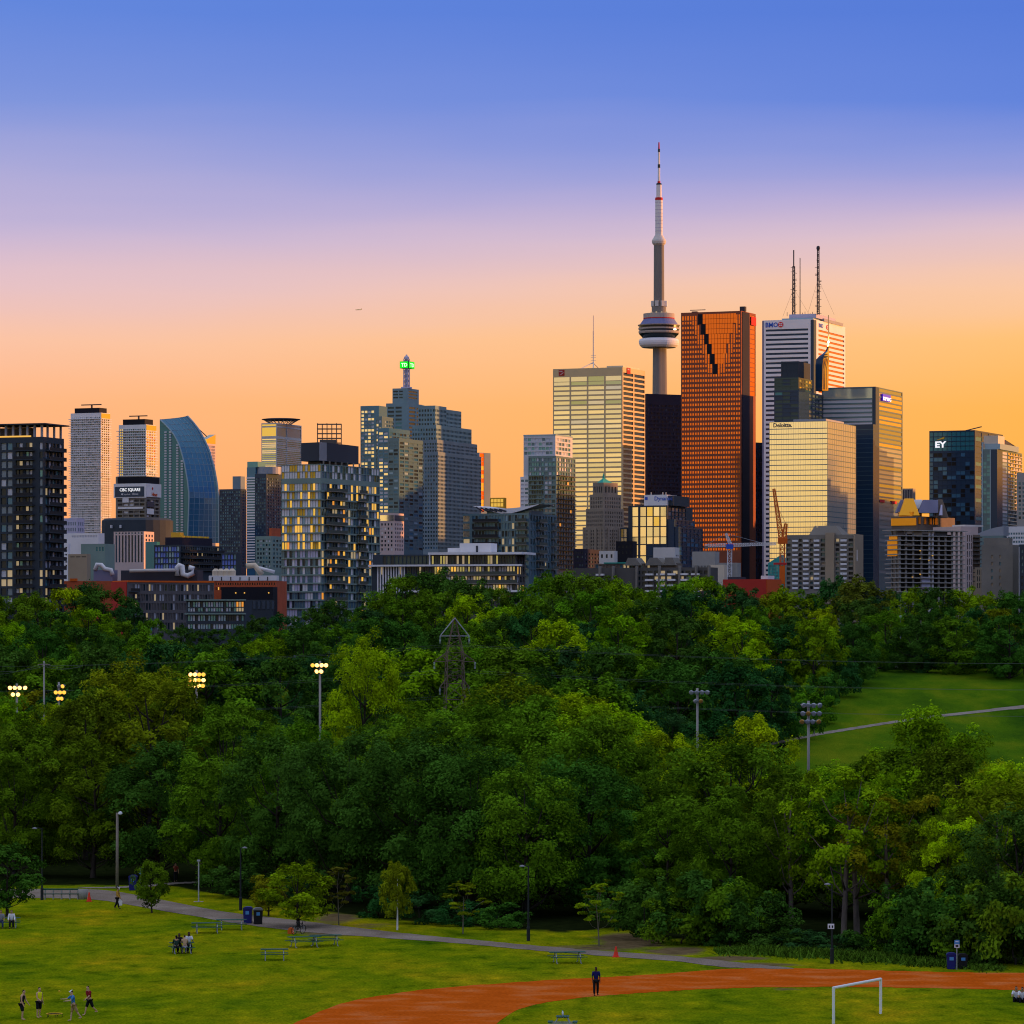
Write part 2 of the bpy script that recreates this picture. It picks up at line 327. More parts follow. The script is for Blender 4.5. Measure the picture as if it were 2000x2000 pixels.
# ------------------------------------------------------------------ city
def glass(name, col, metal=.85, rough=.06): return mat(name, col, rough, metal, .5)
for a in (('gl_cream', (.96, .82, .62)), ('gl_pale', (.78, .70, .56)), ('gl_green', (.40, .44, .32)), ('gl_gold', (.88, .66, .22)), ('gl_bronze', (.85, .20, .025)), ('gl_copper', (.74, .155, .018)),
          ('gl_silver', (.55, .55, .55))):
    glass(*a)
mat('gl_white', (.52, .55, .62), .3, .05, .3); mat('gl_grey', (.18, .24, .29), .25, .1, .3); mat('gl_slate', (.085, .17, .22), .2, .15, .4); mat('gl_ltblue', (.24, .38, .50), .25, .2, .4)
mat('gl_teal', (.018, .17, .22), .12, .1, .4); mat('gl_sail', (.045, .17, .27), .1, .3, .5); mat('gl_teal2', (.10, .28, .33), .15, .25, .4); mat('gl_blue', (.04, .15, .28), .12, .2, .4); mat('gl_mirror', (.44, .48, .45), .12, .45, .4); mat('sunlit_amber', (1.0, .42, .03), .3, .9, .5); mat('rail_dark', (.03, .03, .032), .6, 0, .1); mat('rail_olive', (.085, .095, .075), .6, 0, .1); mat('sign_lit', (.9, .9, .9), .5, emit=(1, 1, 1), es=.75)  # the amber metal carries reflected sunlight in its colour
mat('gl_navy', (.014, .042, .090), .2, .05, .25); mat('gl_black', (.005, .006, .011), .2, 0, .25); mat('gl_dark', (.012, .026, .036), .2, 0, .3); mat('gl_dteal', (.008, .050, .062), .15, .05, .35)
mat('lit_warm', (.3, .2, .08), .4, 0, .4, (1, .52, .07), .85); mat('lit_pale', (.3, .28, .2), .4, 0, .4, (1, .72, .36), .30); mat('lit_amber', (.3, .12, .03), .4, 0, .4, (1, .36, .04), .75)
def wall(n, c, var=.10, vs=.06, **k): return mat(n, c, k.pop('rough', .85), 0, .2, var=var, vscale=vs, **k)
wall('white', (.74, .73, .74)); wall('marble', (.80, .80, .81), .06, .05); wall('offwhite', (.60, .57, .54)); wall('concrete', (.22, .20, .17), .2); wall('concrete_l', (.36, .34, .31), .16); wall('concrete_d', (.095, .09, .085), .2)
wall('stone', (.27, .22, .17), .18, .09); wall('granite', (.19, .25, .29), .12); wall('granite_g', (.19, .29, .32), .12); wall('goldwall', (.66, .50, .27), .06); wall('redgranite', (.29, .085, .045), .12); wall('brick_red', (.48, .10, .04), .15, .2); wall('red', (.42, .035, .025), .1); wall('orange_red', (.62, .10, .025), .08)
wall('brick_grey', (.11, .105, .11), .15, .2); wall('charcoal', (.042, .054, .068), .15); wall('black', (.012, .012, .018), .2); wall('blackbrown', (.020, .018, .034), .15); wall('tan', (.36, .28, .19), .12); wall('pink', (.58, .45, .42), .08); wall('brown', (.17, .13, .10), .2)
wall('green_wall', (.20, .28, .25), .12); wall('teal_wall', (.05, .33, .30), .08); wall('copper_roof', (.04, .34, .27), .12, .2); wall('lavender', (.50, .48, .62), .06); wall('blue_panel', (.18, .24, .62), .08); wall('cream', (.66, .56, .42), .1); wall('gold_panel', (.78, .42, .04), .08)
wall('steel', (.30, .32, .36), .1, rough=.5); wall('dark_steel', (.045, .05, .065), .1, rough=.8); wall('darkroof', (.10, .10, .11)); wall('orange_paint', (.70, .13, .015), .1); wall('yellow_panel', (.85, .50, .04), .05); wall('lead', (.20, .20, .30), .12)
def wmats(*a): return a
class Bld:
    def __init__(s, name, label, x0, x1, x2, ytop, d, yaw=25, cat='tower', group=None):
        s.a = R(yaw); s.d = d; s.k = d / F; s.kx = lambda px: (px - 1000) / F
        s.cx = s.kx(x1) * d; s.zb = H(s.cx, d) - .5
        s.root = thing(name, label, cat, (s.cx, d, s.zb), -s.a, group)
        s.W1 = -s.lx(x0); s.W2 = s.ry(x2); s.Ht = s.z(ytop); s.nsing = 0; s.x = (x0, x1, x2)
    def lx(s, px): k = s.kx(px); return -(s.cx - k * s.d) / (math.cos(s.a) + k * math.sin(s.a))
    def ry(s, px): k = s.kx(px); return (k * s.d - s.cx) / (math.sin(s.a) - k * math.cos(s.a))
    def z(s, py): return CAMZ - (py - HORY) / F * s.d - s.zb
    def box(s, name, xa, xb, ya, yb, za, zb, m, par=None):
        mb = MB(); mb.box(xa, xb, ya, yb, za, zb); return mb.build(name, m, par or s.root)
    def grid(s, a, b, n, fr, m0=0, m1=0):
        a, b = a + m0, b - m1; p = (b - a) / n; return [(a + p * (i + .5 - fr / 2), a + p * (i + .5 + fr / 2)) for i in range(n)]
    def rows(s, y0, y1, n, fr):      # photo y range, top to bottom
        return s.grid(s.z(y1), s.z(y0), n, fr)
    def lcols(s, p0, p1, n, fr): return s.grid(s.lx(p0), s.lx(p1), n, fr)
    def rcols(s, p0, p1, n, fr): return s.grid(s.ry(p0), s.ry(p1), n, fr)
    def vol(s, m, z1, xa=None, xb=0, ya=0, yb=None, z0=0, L=None, Rt=None, name='wall', par=None):
        xa = -s.W1 if xa is None else xa; yb = s.W2 if yb is None else yb
        mb = MB(); pan = []
        def plate(side, a0, a1, spec, off):
            def pt(u, v, dep): return (u, off + dep, v) if side == 'L' else (off - dep, u, v)
            if not spec:
                q = [pt(a0, z0, 0), pt(a1, z0, 0), pt(a1, z1, 0), pt(a0, z1, 0)]; mb.face(q); return
            cs = [c for c in spec['c'] if c[0] > a0 + .01 and c[1] < a1 - .01]; rs = sorted(r for r in spec['r'] if r[0] > z0 + .01 and r[1] < z1 - .01); dep = spec.get('dep', .35)
            us = [a0] + [v for c in cs for v in c] + [a1]; vs = [z0] + [v for r in rs for v in r] + [z1]; nu = len(us); i0 = len(mb.v)
            mb.v += [pt(u, v, 0) for v in vs for u in us]
            for j in range(len(vs) - 1):
                for i in range(nu - 1):
                    q = (i0 + j * nu + i, i0 + j * nu + i + 1, i0 + (j + 1) * nu + i + 1, i0 + (j + 1) * nu + i)
                    if i % 2 and j % 2:
                        b = len(mb.v); mb.v += [pt(us[i], vs[j], dep), pt(us[i + 1], vs[j], dep), pt(us[i + 1], vs[j + 1], dep), pt(us[i], vs[j + 1], dep)]
                        for e in range(4):
                            g = (e + 1) % 4; mb.f.append((q[e], q[g], b + g, b + e)); mb.m.append(0)
                        ms = spec['m']; ms = ms((i - 1) // 2, (j - 1) // 2) if callable(ms) else ms
                        mt = ms if not isinstance(ms, (list, tuple)) else random.choices([q_[0] for q_ in ms], [q_[1] for q_ in ms])[0]
                        pan.append((side, (us[i] + us[i + 1]) / 2, (vs[j] + vs[j + 1]) / 2, us[i + 1] - us[i], vs[j + 1] - vs[j], dep, off, mt, spec.get('tilt', .12)))
                    else: mb.f.append(q); mb.m.append(0)
        plate('L', xa, xb, L, ya); plate('R', ya, yb, Rt, xb)
        mb.face([(xa, yb, z0), (xa, ya, z0), (xa, ya, z1), (xa, yb, z1)]); mb.face([(xb, yb, z0), (xa, yb, z0), (xa, yb, z1), (xb, yb, z1)]); mb.face([(xa, ya, z1), (xb, ya, z1), (xb, yb, z1), (xa, yb, z1)])
        o = mb.build(name, M(m) if isinstance(m, str) else m, par or s.root); s.panes(pan, par or s.root); return o
    def panes(s, pan, par):
        kr = s.k
        def area(p): return p[3] * p[4]
        big = [p for p in pan if max(p[3] * (math.cos(s.a) if p[0] == 'L' else math.sin(s.a)), p[4]) / kr >= 8.5 and min(p[3] * (math.cos(s.a) if p[0] == 'L' else math.sin(s.a)), p[4]) / kr > 1.6]
        big = sorted(big, key=area, reverse=True)[:max(0, 300 - s.nsing)]; bs = set(id(p) for p in big); s.nsing += len(big); cache = {}
        for p in big:
            side, u, v, w, h, dep, off, mt, tilt = p; key = (round(w, 1), round(h, 1), mt, side)
            if key not in cache:
                mb = MB(); e = .03
                if side == 'L': mb.box(-w / 2 - e, w / 2 + e, 0, .12, -h / 2 - e, h / 2 + e)
                else: mb.box(-.12, 0, -w / 2 - e, w / 2 + e, -h / 2 - e, h / 2 + e)
                cache[key] = mb.mesh('window', M(mt))
            t = R(random.gauss(0, tilt)); t2 = R(random.gauss(0, tilt))
            if side == 'L': obj('window', cache[key], par, (u, off + dep - .02, v), (t, 0, t2))
            else: obj('window', cache[key], par, (off - dep + .02, u, v), (0, t, t2))
        rest = [p for p in pan if id(p) not in bs]
        if rest:
            mb = MB(); names = sorted(set(p[7] for p in rest)); ix = {n: i for i, n in enumerate(names)}
            for side, u, v, w, h, dep, off, mt, tilt in rest:
                t = math.tan(R(random.gauss(0, tilt))) * h / 2; e = .03
                if side == 'L': a = off + dep - .02; mb.face([(u - w / 2 - e, a - t, v - h / 2 - e), (u + w / 2 + e, a - t, v - h / 2 - e), (u + w / 2 + e, a + t, v + h / 2 + e), (u - w / 2 - e, a + t, v + h / 2 + e)], ix[mt])
                else: a = off - dep + .02; mb.face([(a - t, u - w / 2 - e, v - h / 2 - e), (a - t, u + w / 2 + e, v - h / 2 - e), (a + t, u + w / 2 + e, v + h / 2 + e), (a + t, u - w / 2 - e, v + h / 2 + e)], ix[mt])
            stuff(mb.build('window_panes', [M(n) for n in names], par))
    def slabs(s, side, a, b, zs, proj, th, m, rail=None, rh=1.0, off=0, name='balcony', single=True, par=None):
        mb = MB()
        def add(q, z0, z1, p0, p1):
            if side == 'L': q.box(a, b, off - p1, off - p0, z0, z1)
            else: q.box(off + p0, off + p1, a, b, z0, z1)
        if single:
            q = MB(); add(q, 0, th, 0, proj); me = q.mesh(name, M(m)); me2 = None
            if rail: q = MB(); add(q, th, th + rh, proj - .12, proj - .02); me2 = q.mesh('railing', M(rail))
            for z in zs:
                o = obj(name, me, par or s.root, (0, 0, z))
                if me2: obj('railing', me2, o)
        else:
            for z in zs: add(mb, z, z + th, 0, proj)
            stuff(mb.build(name + '_slabs', M(m), par or s.root))
    def text(s, side, t, px, py, h, mt, xs=1, bold=.0, out=.12, name='sign_lettering', off=0, par=None):
        if side == 'L': return text(name, t, M(mt), par or s.root, (s.lx(px), off - out, s.z(py)), (R(90), 0, 0), h, xs, bold * h, .06)
        return text(name, t, M(mt), par or s.root, (off + out, s.ry(px), s.z(py)), (R(90), 0, R(90)), h, xs, bold * h, .06)
def lattice(mb, a, b, w0, w1, nseg, t, m=0, tri=False):
    # square lattice mast from a to b
    a = Vector(a); b = Vector(b); q = (b - a).to_track_quat('Z', 'Y'); ex, ey2 = q @ Vector((1, 0, 0)), q @ Vector((0, 1, 0))
    cs = [(1, 1), (-1, 1), (-1, -1), (1, -1)]
    def pt(f, c): w = (w0 + (w1 - w0) * f) / 2; return a.lerp(b, f) + ex * c[0] * w + ey2 * c[1] * w
    for c in cs: mb.bar(pt(0, c), pt(1, c), t, m)
    for i in range(nseg):
        f0, f1 = i / nseg, (i + 1) / nseg
        for j in range(4):
            c, d = cs[j], cs[(j + 1) % 4]; mb.bar(pt(f1, c), pt(f1, d), t * .7, m); mb.bar(pt(f0, c), pt(f1, d), t * .7, m) if (i + j) % 2 else mb.bar(pt(f0, d), pt(f1, c), t * .7, m)

# ---- 1 dark condo tower at the left edge
b = Bld('condo_tower', 'dark charcoal balcony condo tower cut by the left edge of the photo', -30, 84, 125, 853, 1300, 21)
yy = [853 + 18.05 * i for i in range(1, 19)]
cw = lambda p0, p1: (b.lx(p0), b.lx(p1))
ws = [('gl_grey', 3), ('gl_white', 3), ('lit_pale', .8), ('gl_blue', 1.5), ('gl_dark', 2.2)]
wd = [('gl_grey', 1.6), ('lit_pale', .9), ('gl_dark', 4), ('gl_white', 1.2), ('gl_teal2', .8)]
rw = b.rows(862, 1200, 19, .74)
b.vol('charcoal', b.Ht, L=dict(c=[cw(-26, -14), cw(-12, -2), cw(2, 12), cw(14, 24), cw(31, 37), cw(37.6, 44), cw(50, 56), cw(57, 63), cw(77, 83)], r=rw, m=lambda i, j: ws if i in (0, 1, 2, 3) else wd), Rt=dict(c=b.rcols(88, 123, 5, .72), r=rw, m=lambda i, j: wd if i != 1 else ws))
b.slabs('L', b.lx(31), b.lx(68), [q[0] - .55 for q in rw], 1.7, .28, 'charcoal', 'rail_dark', 1.0)
b.slabs('R', b.ry(89), b.ry(122), [q[0] - .55 for q in rw], 1.6, .28, 'charcoal', 'rail_dark', 1.0)
mb = MB()
b.box('penthouse', b.lx(-20), b.lx(45), 5, b.W2 * .5, b.Ht + .01, b.z(833), M('concrete_d'))
for i, px in enumerate(range(-20, 90, 14)): b.box('pergola_post', b.lx(px), b.lx(px) + .7, .4, 1.0, b.Ht + .01, b.z(829), M('steel'))
for i in range(3): b.box('pergola_post', -1.2, -.6, b.W2 * (i + 1) / 3.2, b.W2 * (i + 1) / 3.2 + .6, b.Ht + .01, b.z(829), M('steel'))
b.box('pergola_roof', b.lx(-28), 1.4, -1.2, b.W2 + 1.2, b.z(829), b.z(826.5), M('dark_steel'))
b.box('parapet_light', b.lx(-26), b.lx(60), -.1, .3, b.Ht + .02, b.Ht + .5, M('lit_warm'))

# ---- 2, 3 white slab towers far left
def slabtower(label, x0, x1, x2, yt, yc, yb, d, n, wl, wr, mm='white', gl=None, gr=None):
    b = Bld('condo_tower', label, x0, x1, x2, yc, d, 25)
    b.vol(mm, b.Ht, L=dict(c=b.lcols(x0 + 1.2, x1 - 1, 14, .74), r=b.rows(yc + 7, yb, n, .55), m=gl), Rt=dict(c=b.rcols(x1 + .8, x2 - .8, 4, .74), r=b.rows(yc + 7, yb, n, .55), m=gr))
    zs = [r[0] - (b.Ht - b.z(yc + 4.2)) * .35 for r in b.rows(yc + 7, yb, n, .55)]
    rr = random.Random(5); mb = MB()
    for z in zs:
        e = rr.uniform(.8, 2.2); mb.box(-b.W1 - e, .8 + rr.uniform(0, 1.4), -rr.uniform(.9, 1.9), b.W2 + .4, z, z + .45)
    stuff(mb.build('floor_slabs', M(mm), b.root))
    b.box('crown', b.lx(x0 + 6), -.08 * b.W1, b.W2 * .1, b.W2 * .9, b.Ht + .01, b.z(yt), M('black'))
    b.box('crane_mast', -b.W1 * .45, -b.W1 * .42, b.W2 * .4, b.W2 * .5, b.z(yt) + .01, b.z(yt - 6), M('dark_steel'))
    b.box('crane_boom', -b.W1 * .78, -b.W1 * .12, b.W2 * .42, b.W2 * .48, b.z(yt - 6), b.z(yt - 8), M('dark_steel'))
    return b
b = slabtower('slim white balcony tower with black crown, left of the curved glass tower', 138, 197, 215, 796, 806, 1043, 4000, 50, None, None, gl=[('gl_white', 3), ('gl_grey', 1.5), ('gl_slate', 1)], gr=[('gl_slate', 2), ('gl_dark', 3)])
b.box('sunlit_corner', 0.05, .5, .5, b.W2 - .5, b.z(817), b.z(807), M('gl_gold'))  # gold strip stands for sun caught at the top corner
b = slabtower('slim white-banded tower with orange lit glass above the construction sign', 232, 285, 305, 818, 829, 960, 3900, 24, None, None, gl=lambda i, j: [('gl_gold', 1)] if i < 2 else [('gl_slate', 2), ('gl_dark', 2), ('gl_teal', 1)], gr=lambda i, j: [('gl_gold', 3), ('gl_bronze', .6)] if j > 9 else [('gl_slate', 2), ('gl_white', 1)])
b.box('sunlit_corner', 0.05, .5, .5, b.W2 - .5, b.z(840), b.z(830), M('gl_gold'))  # low sun on this tower's top corner, put in as gold

# ---- 4 tower under construction with sign band
b = Bld('construction_tower', 'unfinished concrete tower with dark sign board beneath black netting, beside curved tower', 226, 284, 313, 930, 3300, 23)
b.vol('concrete', b.Ht, L=dict(c=b.lcols(229, 283, 5, .86), r=b.rows(974, 1062, 12, .62), m=[('gl_black', 2), ('concrete_d', 3), ('concrete', 1), ('white', .8)], dep=1.2), Rt=dict(c=b.rcols(286, 311, 3, .85), r=b.rows(974, 1062, 12, .62), m=[('gl_black', 2), ('concrete_d', 3), ('white', .8)], dep=1.2))
b.box('netting', b.lx(230), .3, -.3, b.W2 * .9, b.z(944), b.z(931), M('black'))
b.box('sign_band', b.lx(223), .9, -.9, -.1, b.z(972), b.z(944), M('white')); b.box('sign_band', .1, 1.0, 0, b.W2, b.z(970), b.z(944), M('white'))
b.box('sign_board', b.lx(226), -.6, -1.2, -.95, b.z(970), b.z(950), M('gl_navy'))
b.text('L', 'CIBC SQUARE', 235, 959, 3.6, 'sign_lit', .86, .01, 1.3); b.text('L', 'Hines', 259, 966.5, 2.6, 'white', 1, .01, 1.3); b.text('L', '\u25cf Ivanho\u00e9', 238, 966.5, 2.0, 'white', 1, .0, 1.3)
b.text('R', '\u25cf', 294, 956, 3, 'red', 1, 0, 1.2); b.text('R', 'Hines', 294, 968, 4.2, 'orange_red', 1, .02, 1.2)
for p0, p1, y0, y1, m in ((240, 252, 981, 972, 'white'), (282, 300, 990, 979, 'gl_navy'), (283, 299, 1004, 993, 'white'), (231, 280, 993.5, 990, 'white')):
    if p1 <= 284: b.box('tarpaulin', b.lx(p0), b.lx(p1), -.8, -.3, b.z(y0), b.z(y1), M(m))
    else: b.box('tarpaulin', .3, .8, b.ry(max(p0, 286)), b.ry(p1), b.z(y0), b.z(y1), M(m))

# ---- 5 curved glass tower
d = 3380; k = d / F
b = Bld('curved_tower', 'teal glass tower with a sail-curved right side', 312, 365, 420, 818, d, 25)
L0 = -b.W1
def rc(y): return float(np.interp(y, [809, 815, 828, 840, 857, 883, 912, 947, 982, 1049], [345, 352, 365, 375, 386, 400, 409, 415.3, 418.5, 419])) # right silhouette
def mc(y): return float(np.interp(y, [818, 822, 833, 846, 858, 875, 907, 938, 967, 1049, 1120], [313, 317, 328, 339, 345.5, 352.5, 361, 366.5, 369.7, 367, 366]))
ys_ = list(np.linspace(818, 1060, 23)); mb = MB(); mf = MB(); nrow = len(ys_) - 1
for j in range(nrow):
    y0, y1 = ys_[j], ys_[j + 1]
    for (y, yn) in ((y0, y1),):
        A = [(L0, 0, b.z(yn)), (b.lx(mc(yn)), 0, b.z(yn)), (b.lx(mc(y)), 0, b.z(y)), (L0, 0, b.z(y))]; mb.face(A, 0)
def rp(f, y, t):  # point on the curved side: f 0..1 across
    xa = b.lx(mc(y)); px = rc(y - 9 * (1 - t)); 
    wx = (px - mc(y)) * k
    return (xa + wx * .78 * f, 22 * math.sin(f * math.pi / 2), b.z(y) + (b.z(809) - b.z(818)) * f * max(0, (900 - y) / 82))
NF = 7
for j in range(nrow):
    for i in range(NF):
        q = [rp(i / NF, ys_[j + 1], 1), rp((i + 1) / NF, ys_[j + 1], 1), rp((i + 1) / NF, ys_[j], 1), rp(i / NF, ys_[j], 1)]; mb.face(q, 1 if ys_[j] < 945 else 2)
pb = [rp(1, y, 1) for y in ys_]
for j in range(nrow): mb.face([pb[j + 1], (L0, 26, b.z(ys_[j + 1])), (L0, 26, b.z(ys_[j])), pb[j]], 0); mb.face([(L0, 26, b.z(ys_[j + 1])), (L0, 0, b.z(ys_[j + 1])), (L0, 0, b.z(ys_[j])), (L0, 26, b.z(ys_[j]))], 0)
mb.face([rp(i / NF, 818, 1) for i in range(NF + 1)] + [(L0, 26, b.z(818))], 3)
wl = mb.build('wall', [M('gl_teal'), M('gl_sail'), M('gl_blue'), M('steel')], b.root); b.box('wall', L0, b.lx(366), .5, 20, 0, b.z(1061), M('gl_teal'))
fr = MB()
for i in range(NF + 1):
    for j in range(nrow):
        fr.bar(Vector(rp(i / NF, ys_[j], 1)) + Vector((0, -.25, 0)), Vector(rp(i / NF, ys_[j + 1], 1)) + Vector((0, -.25, 0)), .9 if i in (0, NF) else .35, 0)
for j in range(0, nrow):
    for i in range(NF): fr.bar(Vector(rp(i / NF, ys_[j], 1)) + Vector((0, -.2, 0)), Vector(rp((i + 1) / NF, ys_[j], 1)) + Vector((0, -.2, 0)), .22, 0)
stuff(fr.build('mullions', M('gl_ltblue'), b.root))
mb = MB(); rr = random.Random(2)
for y in np.arange(826, 1056, 5.2):
    xm = mc(y) - 3
    mb.box(L0 + .3, b.lx(xm), -.2, .0, b.z(y), b.z(y) + .28)
for px in (322, 331, 345, 354):
    for y in np.arange(846, 1050, 5.2):
        if px < mc(y) - 5: mb.box(b.lx(px), b.lx(px) + 2.0, -.9, 0, b.z(y) + .6, b.z(y) + 1.9, 1)
stuff(mb.build('balcony_slabs', [M('gl_teal'), M('gl_white')], b.root))
# ---- 6 tower behind it
b = Bld('office_tower', 'slim ribbed brown tower with sloped golden top behind the curved tower', 392, 404, 421, 866, 3700, 23)
b.vol('pink', b.Ht, L=dict(c=b.lcols(393, 403.5, 4, .55), r=[(b.z(1040), b.z(869))], m='gl_slate'), Rt=dict(c=b.rcols(404.5, 420.5, 7, .5), r=b.rows(869, 1040, 30, .8), m='gl_slate'))
mb = MB(); h0, h1 = b.Ht + .02, b.z(847); w, y2 = -b.W1, b.W2
for f in ([(w, 0, h0), (0, 0, h0), (0, 0, h0 + 4), (w, 0, h0 + 4)], [(0, 0, h0), (0, y2, h0), (0, y2, h1), (0, 0, h0 + 4)], [(w, 0, h0 + 4), (0, 0, h0 + 4), (0, y2, h1), (w, y2, h1)], [(w, y2, h0), (w, 0, h0), (w, 0, h0 + 4), (w, y2, h1)], [(0, y2, h0), (w, y2, h0), (w, y2, h1), (0, y2, h1)]): mb.face(f)
mb.build('crown', M('gl_gold'), b.root)
mb = MB(); mb.bar((w * .4, 5, b.z(852)), (w * 1.9, 5, b.z(835)), .7); mb.build('crane_boom', M('dark_steel'), b.root)
# ---- 7, 8 navy condos
b = Bld('condo_tower', 'dark navy condo tower with grey penthouse, right of the curved tower', 428, 470, 481, 955, 2600, 23)
b.vol('gl_navy', b.Ht, L=dict(c=b.lcols(429, 469, 9, .7), r=b.rows(958, 1108, 26, .6), m=[('gl_blue', 2), ('gl_navy', 2), ('gl_slate', 1)]), Rt=dict(c=b.rcols(471, 480, 3, .6), r=b.rows(958, 1108, 26, .6), m=[('gl_slate', 1), ('gl_blue', 1)]))
b.box('penthouse', b.lx(453), -.5, 1, b.W2 - 1, b.Ht + .01, b.z(930), M('granite'))
b = Bld('condo_tower', 'navy condo tower with a pale teal glass crown block, beside yellow-panelled condo', 481, 520, 552, 925, 2500, 23)
b.vol('gl_navy', b.Ht, xa=b.lx(498), L=dict(c=b.lcols(499, 519, 5, .66), r=b.rows(932, 1110, 30, .6), m=[('gl_blue', 2), ('gl_slate', 2), ('gl_navy', 3)]), Rt=dict(c=b.rcols(521, 551, 6, .66), r=b.rows(932, 1110, 30, .6), m=[('gl_slate', 2), ('gl_navy', 3), ('granite', 1)]))
b.vol('gl_blue', b.z(912), xa=b.lx(481), xb=b.lx(498), ya=.8, yb=b.W2 * .6)
b.slabs('L', b.lx(481.5), b.lx(497.8), [q[0] for q in b.rows(930, 1108, 34, .6)], 1.0, .8, 'white', off=.8, single=False)
b.box('crown', b.lx(481.5), b.lx(502), 1, b.W2 * .5, b.z(912) + .01, b.z(901), M('gl_teal2'))
mb = MB(); mb.lathe([(8, b.Ht + .01), (8, b.z(911))], 24, 0, b.lx(512), 9); mb.build('penthouse', M('steel'), b.root, smooth=False)
b.box('penthouse', -5, -.4, b.W2 * .3, b.W2 * .9, b.Ht + .01, b.z(911), M('cream'))
# ---- 9 gold-topped tower
b = Bld('office_tower', 'banded glass tower with golden top and thin disc roof', 510.5, 540, 589, 826, 3600, 23)
rws = b.rows(856, 912, 15, .62) + b.rows(828, 832, 1, .8) + b.rows(834, 852, 1, .95)
b.vol('offwhite', b.Ht, L=dict(c=[(b.lx(511), b.lx(539))], r=rws, m=lambda i, j: 'gl_gold' if j > 14 else [('gl_green', 2), ('gl_cream', 1)], tilt=.5), Rt=dict(c=[(b.ry(541), b.ry(560)), (b.ry(561), b.ry(588))], r=rws, m=lambda i, j: [('gl_grey', 1), ('gl_blue', 1)] if j > 14 else [('gl_teal', 2), ('gl_ltblue', 1)], tilt=.5))
mb = MB(); cxm, cym = -b.W1 * .45, b.W2 * .45
mb.lathe([(15, b.z(818.5)), (17.5, b.z(817)), (17.5, b.z(816)), (14, b.z(815))], 28, 0, cxm, cym); disc = mb.build('roof_disc', M('dark_steel'), b.root)
mb = MB()
for i in range(22):
    a0 = 2 * math.pi * i / 22; mb.bar((cxm + 9 * math.cos(a0), cym + 9 * math.sin(a0), b.Ht), (cxm + 15 * math.cos(a0 + .2), cym + 15 * math.sin(a0 + .2), b.z(818.4)), .5)
stuff(mb.build('roof_struts', M('steel'), b.root))
# ---- 10 steel frame on a roof
t = thing('steel_frame', 'rusty open steel scaffold frame rising behind the grey drum penthouse', 'scaffold', P(643, 880, 2600)); zz = CAMZ - (880 - HORY) / F * 2600
s = 2600 / F; mb = MB(); t.location.z = H(t.location.x, 2600) - .5; zo = zz - t.location.z; mb.box(-6, 5, -3, 8, 0, zo + 7, 1)
for i in range(6):
    for jy in (0, 6): mb.bar(((i - 2.5) * 9.3 * s, jy, zo + 2), ((i - 2.5) * 9.3 * s, jy, zo + (54 - 2 * (i % 2)) * s), .35)
for j in range(5):
    for jy in (0, 6): mb.bar((-24 * s, jy, zo + (15 + 9.2 * j) * s), (24 * s, jy, zo + (15 + 9.2 * j) * s), .5)
    for i in range(6): mb.bar(((i - 2.5) * 9.3 * s, 0, zo + (15 + 9.2 * j) * s), ((i - 2.5) * 9.3 * s, 6, zo + (15 + 9.2 * j) * s), .3)
fo = mb.build('frame', [M('brown'), M('concrete_d')], t); stuff(fo)
# ---- 11 yellow panel condo (near)
b = Bld('condo_tower', 'near condo tower with white and yellow panels and dark drum penthouse', 549.5, 626.5, 742, 906, 1400, 27)
rwt = b.rows(907, 934, 2, .92); rwm = [(b.z(944 + 16.4 * (i + 1) + -3.0), b.z(944 + 16.4 * i)) for i in range(17)]
def pl(i, j):
    if j >= 17: return [('white', 2), ('yellow_panel', 2.6)]
    if j >= 9: return [('white', 3.2), ('yellow_panel', 1.3), ('lit_warm', .5), ('gl_ltblue', .5), ('gl_gold', .7), ('lit_amber', .25)]
    return [('lavender', 2), ('gl_slate', 2), ('white', 1), ('gl_dark', 1), ('lit_warm', .06)]
def pr(i, j):
    if j >= 17: return [('white', 2), ('gl_slate', 1), ('gl_grey', 1), ('gl_green', 1), ('gl_gold', .25)]
    return [('gl_green', 2.5), ('gl_dark', 2), ('gl_slate', 2), ('lit_warm', .9), ('lit_amber', .3), ('white', 1.8), ('gl_grey', 1.5), ('lit_pale', .8)]
b.vol('green_wall', b.Ht, L=dict(c=b.lcols(550, 626, 15, .93), r=rwm + rwt, m=pl, dep=.2), Rt=dict(c=b.rcols(628, 741, 22, .88), r=rwm + rwt, m=pr, dep=.25))
b.slabs('R', b.ry(633), b.ry(672), [q[0] - .4 for q in rwm], 1.5, .25, 'concrete', 'rail_olive', 1.0); b.slabs('R', b.ry(696), b.ry(712), [q[0] - .4 for q in rwm], 1.4, .25, 'concrete', 'rail_olive', 1.0)
b.slabs('L', -b.W1, 0, [q[0] - .5 for q in rwm], .35, .42, 'green_wall', single=True, name='floor_band'); b.slabs('R', 0, b.W2, [q[0] - .62 for q in rwm], .3, .36, 'green_wall', single=True, name='floor_band')
mb = MB(); z0, z1 = b.z(899), b.z(863)
px_ = [(b.lx(577), 4), (b.lx(620), 1.5), (-1.0, 6), (-2.5, b.W2 * .55), (-4, b.W2 * .8), (-14, b.W2 * .85), (b.lx(577), b.W2 * .6)]
n = len(px_); mb.v += [(x, y, z0) for x, y in px_] + [(x, y, z1) for x, y in px_]; mb.f += [tuple(range(n))[::-1], tuple(range(n, 2 * n))] + [(i, (i + 1) % n, n + (i + 1) % n, n + i) for i in range(n)]; mb.m = [0] * len(mb.f)
pent = mb.build('drum_penthouse', M('dark_steel'), b.root)
mb = MB(); mb.box(b.lx(585), -4, 6, b.W2 * .6, b.Ht + .01, z0 + .02); mb.build('penthouse_core', M('concrete_d'), b.root)
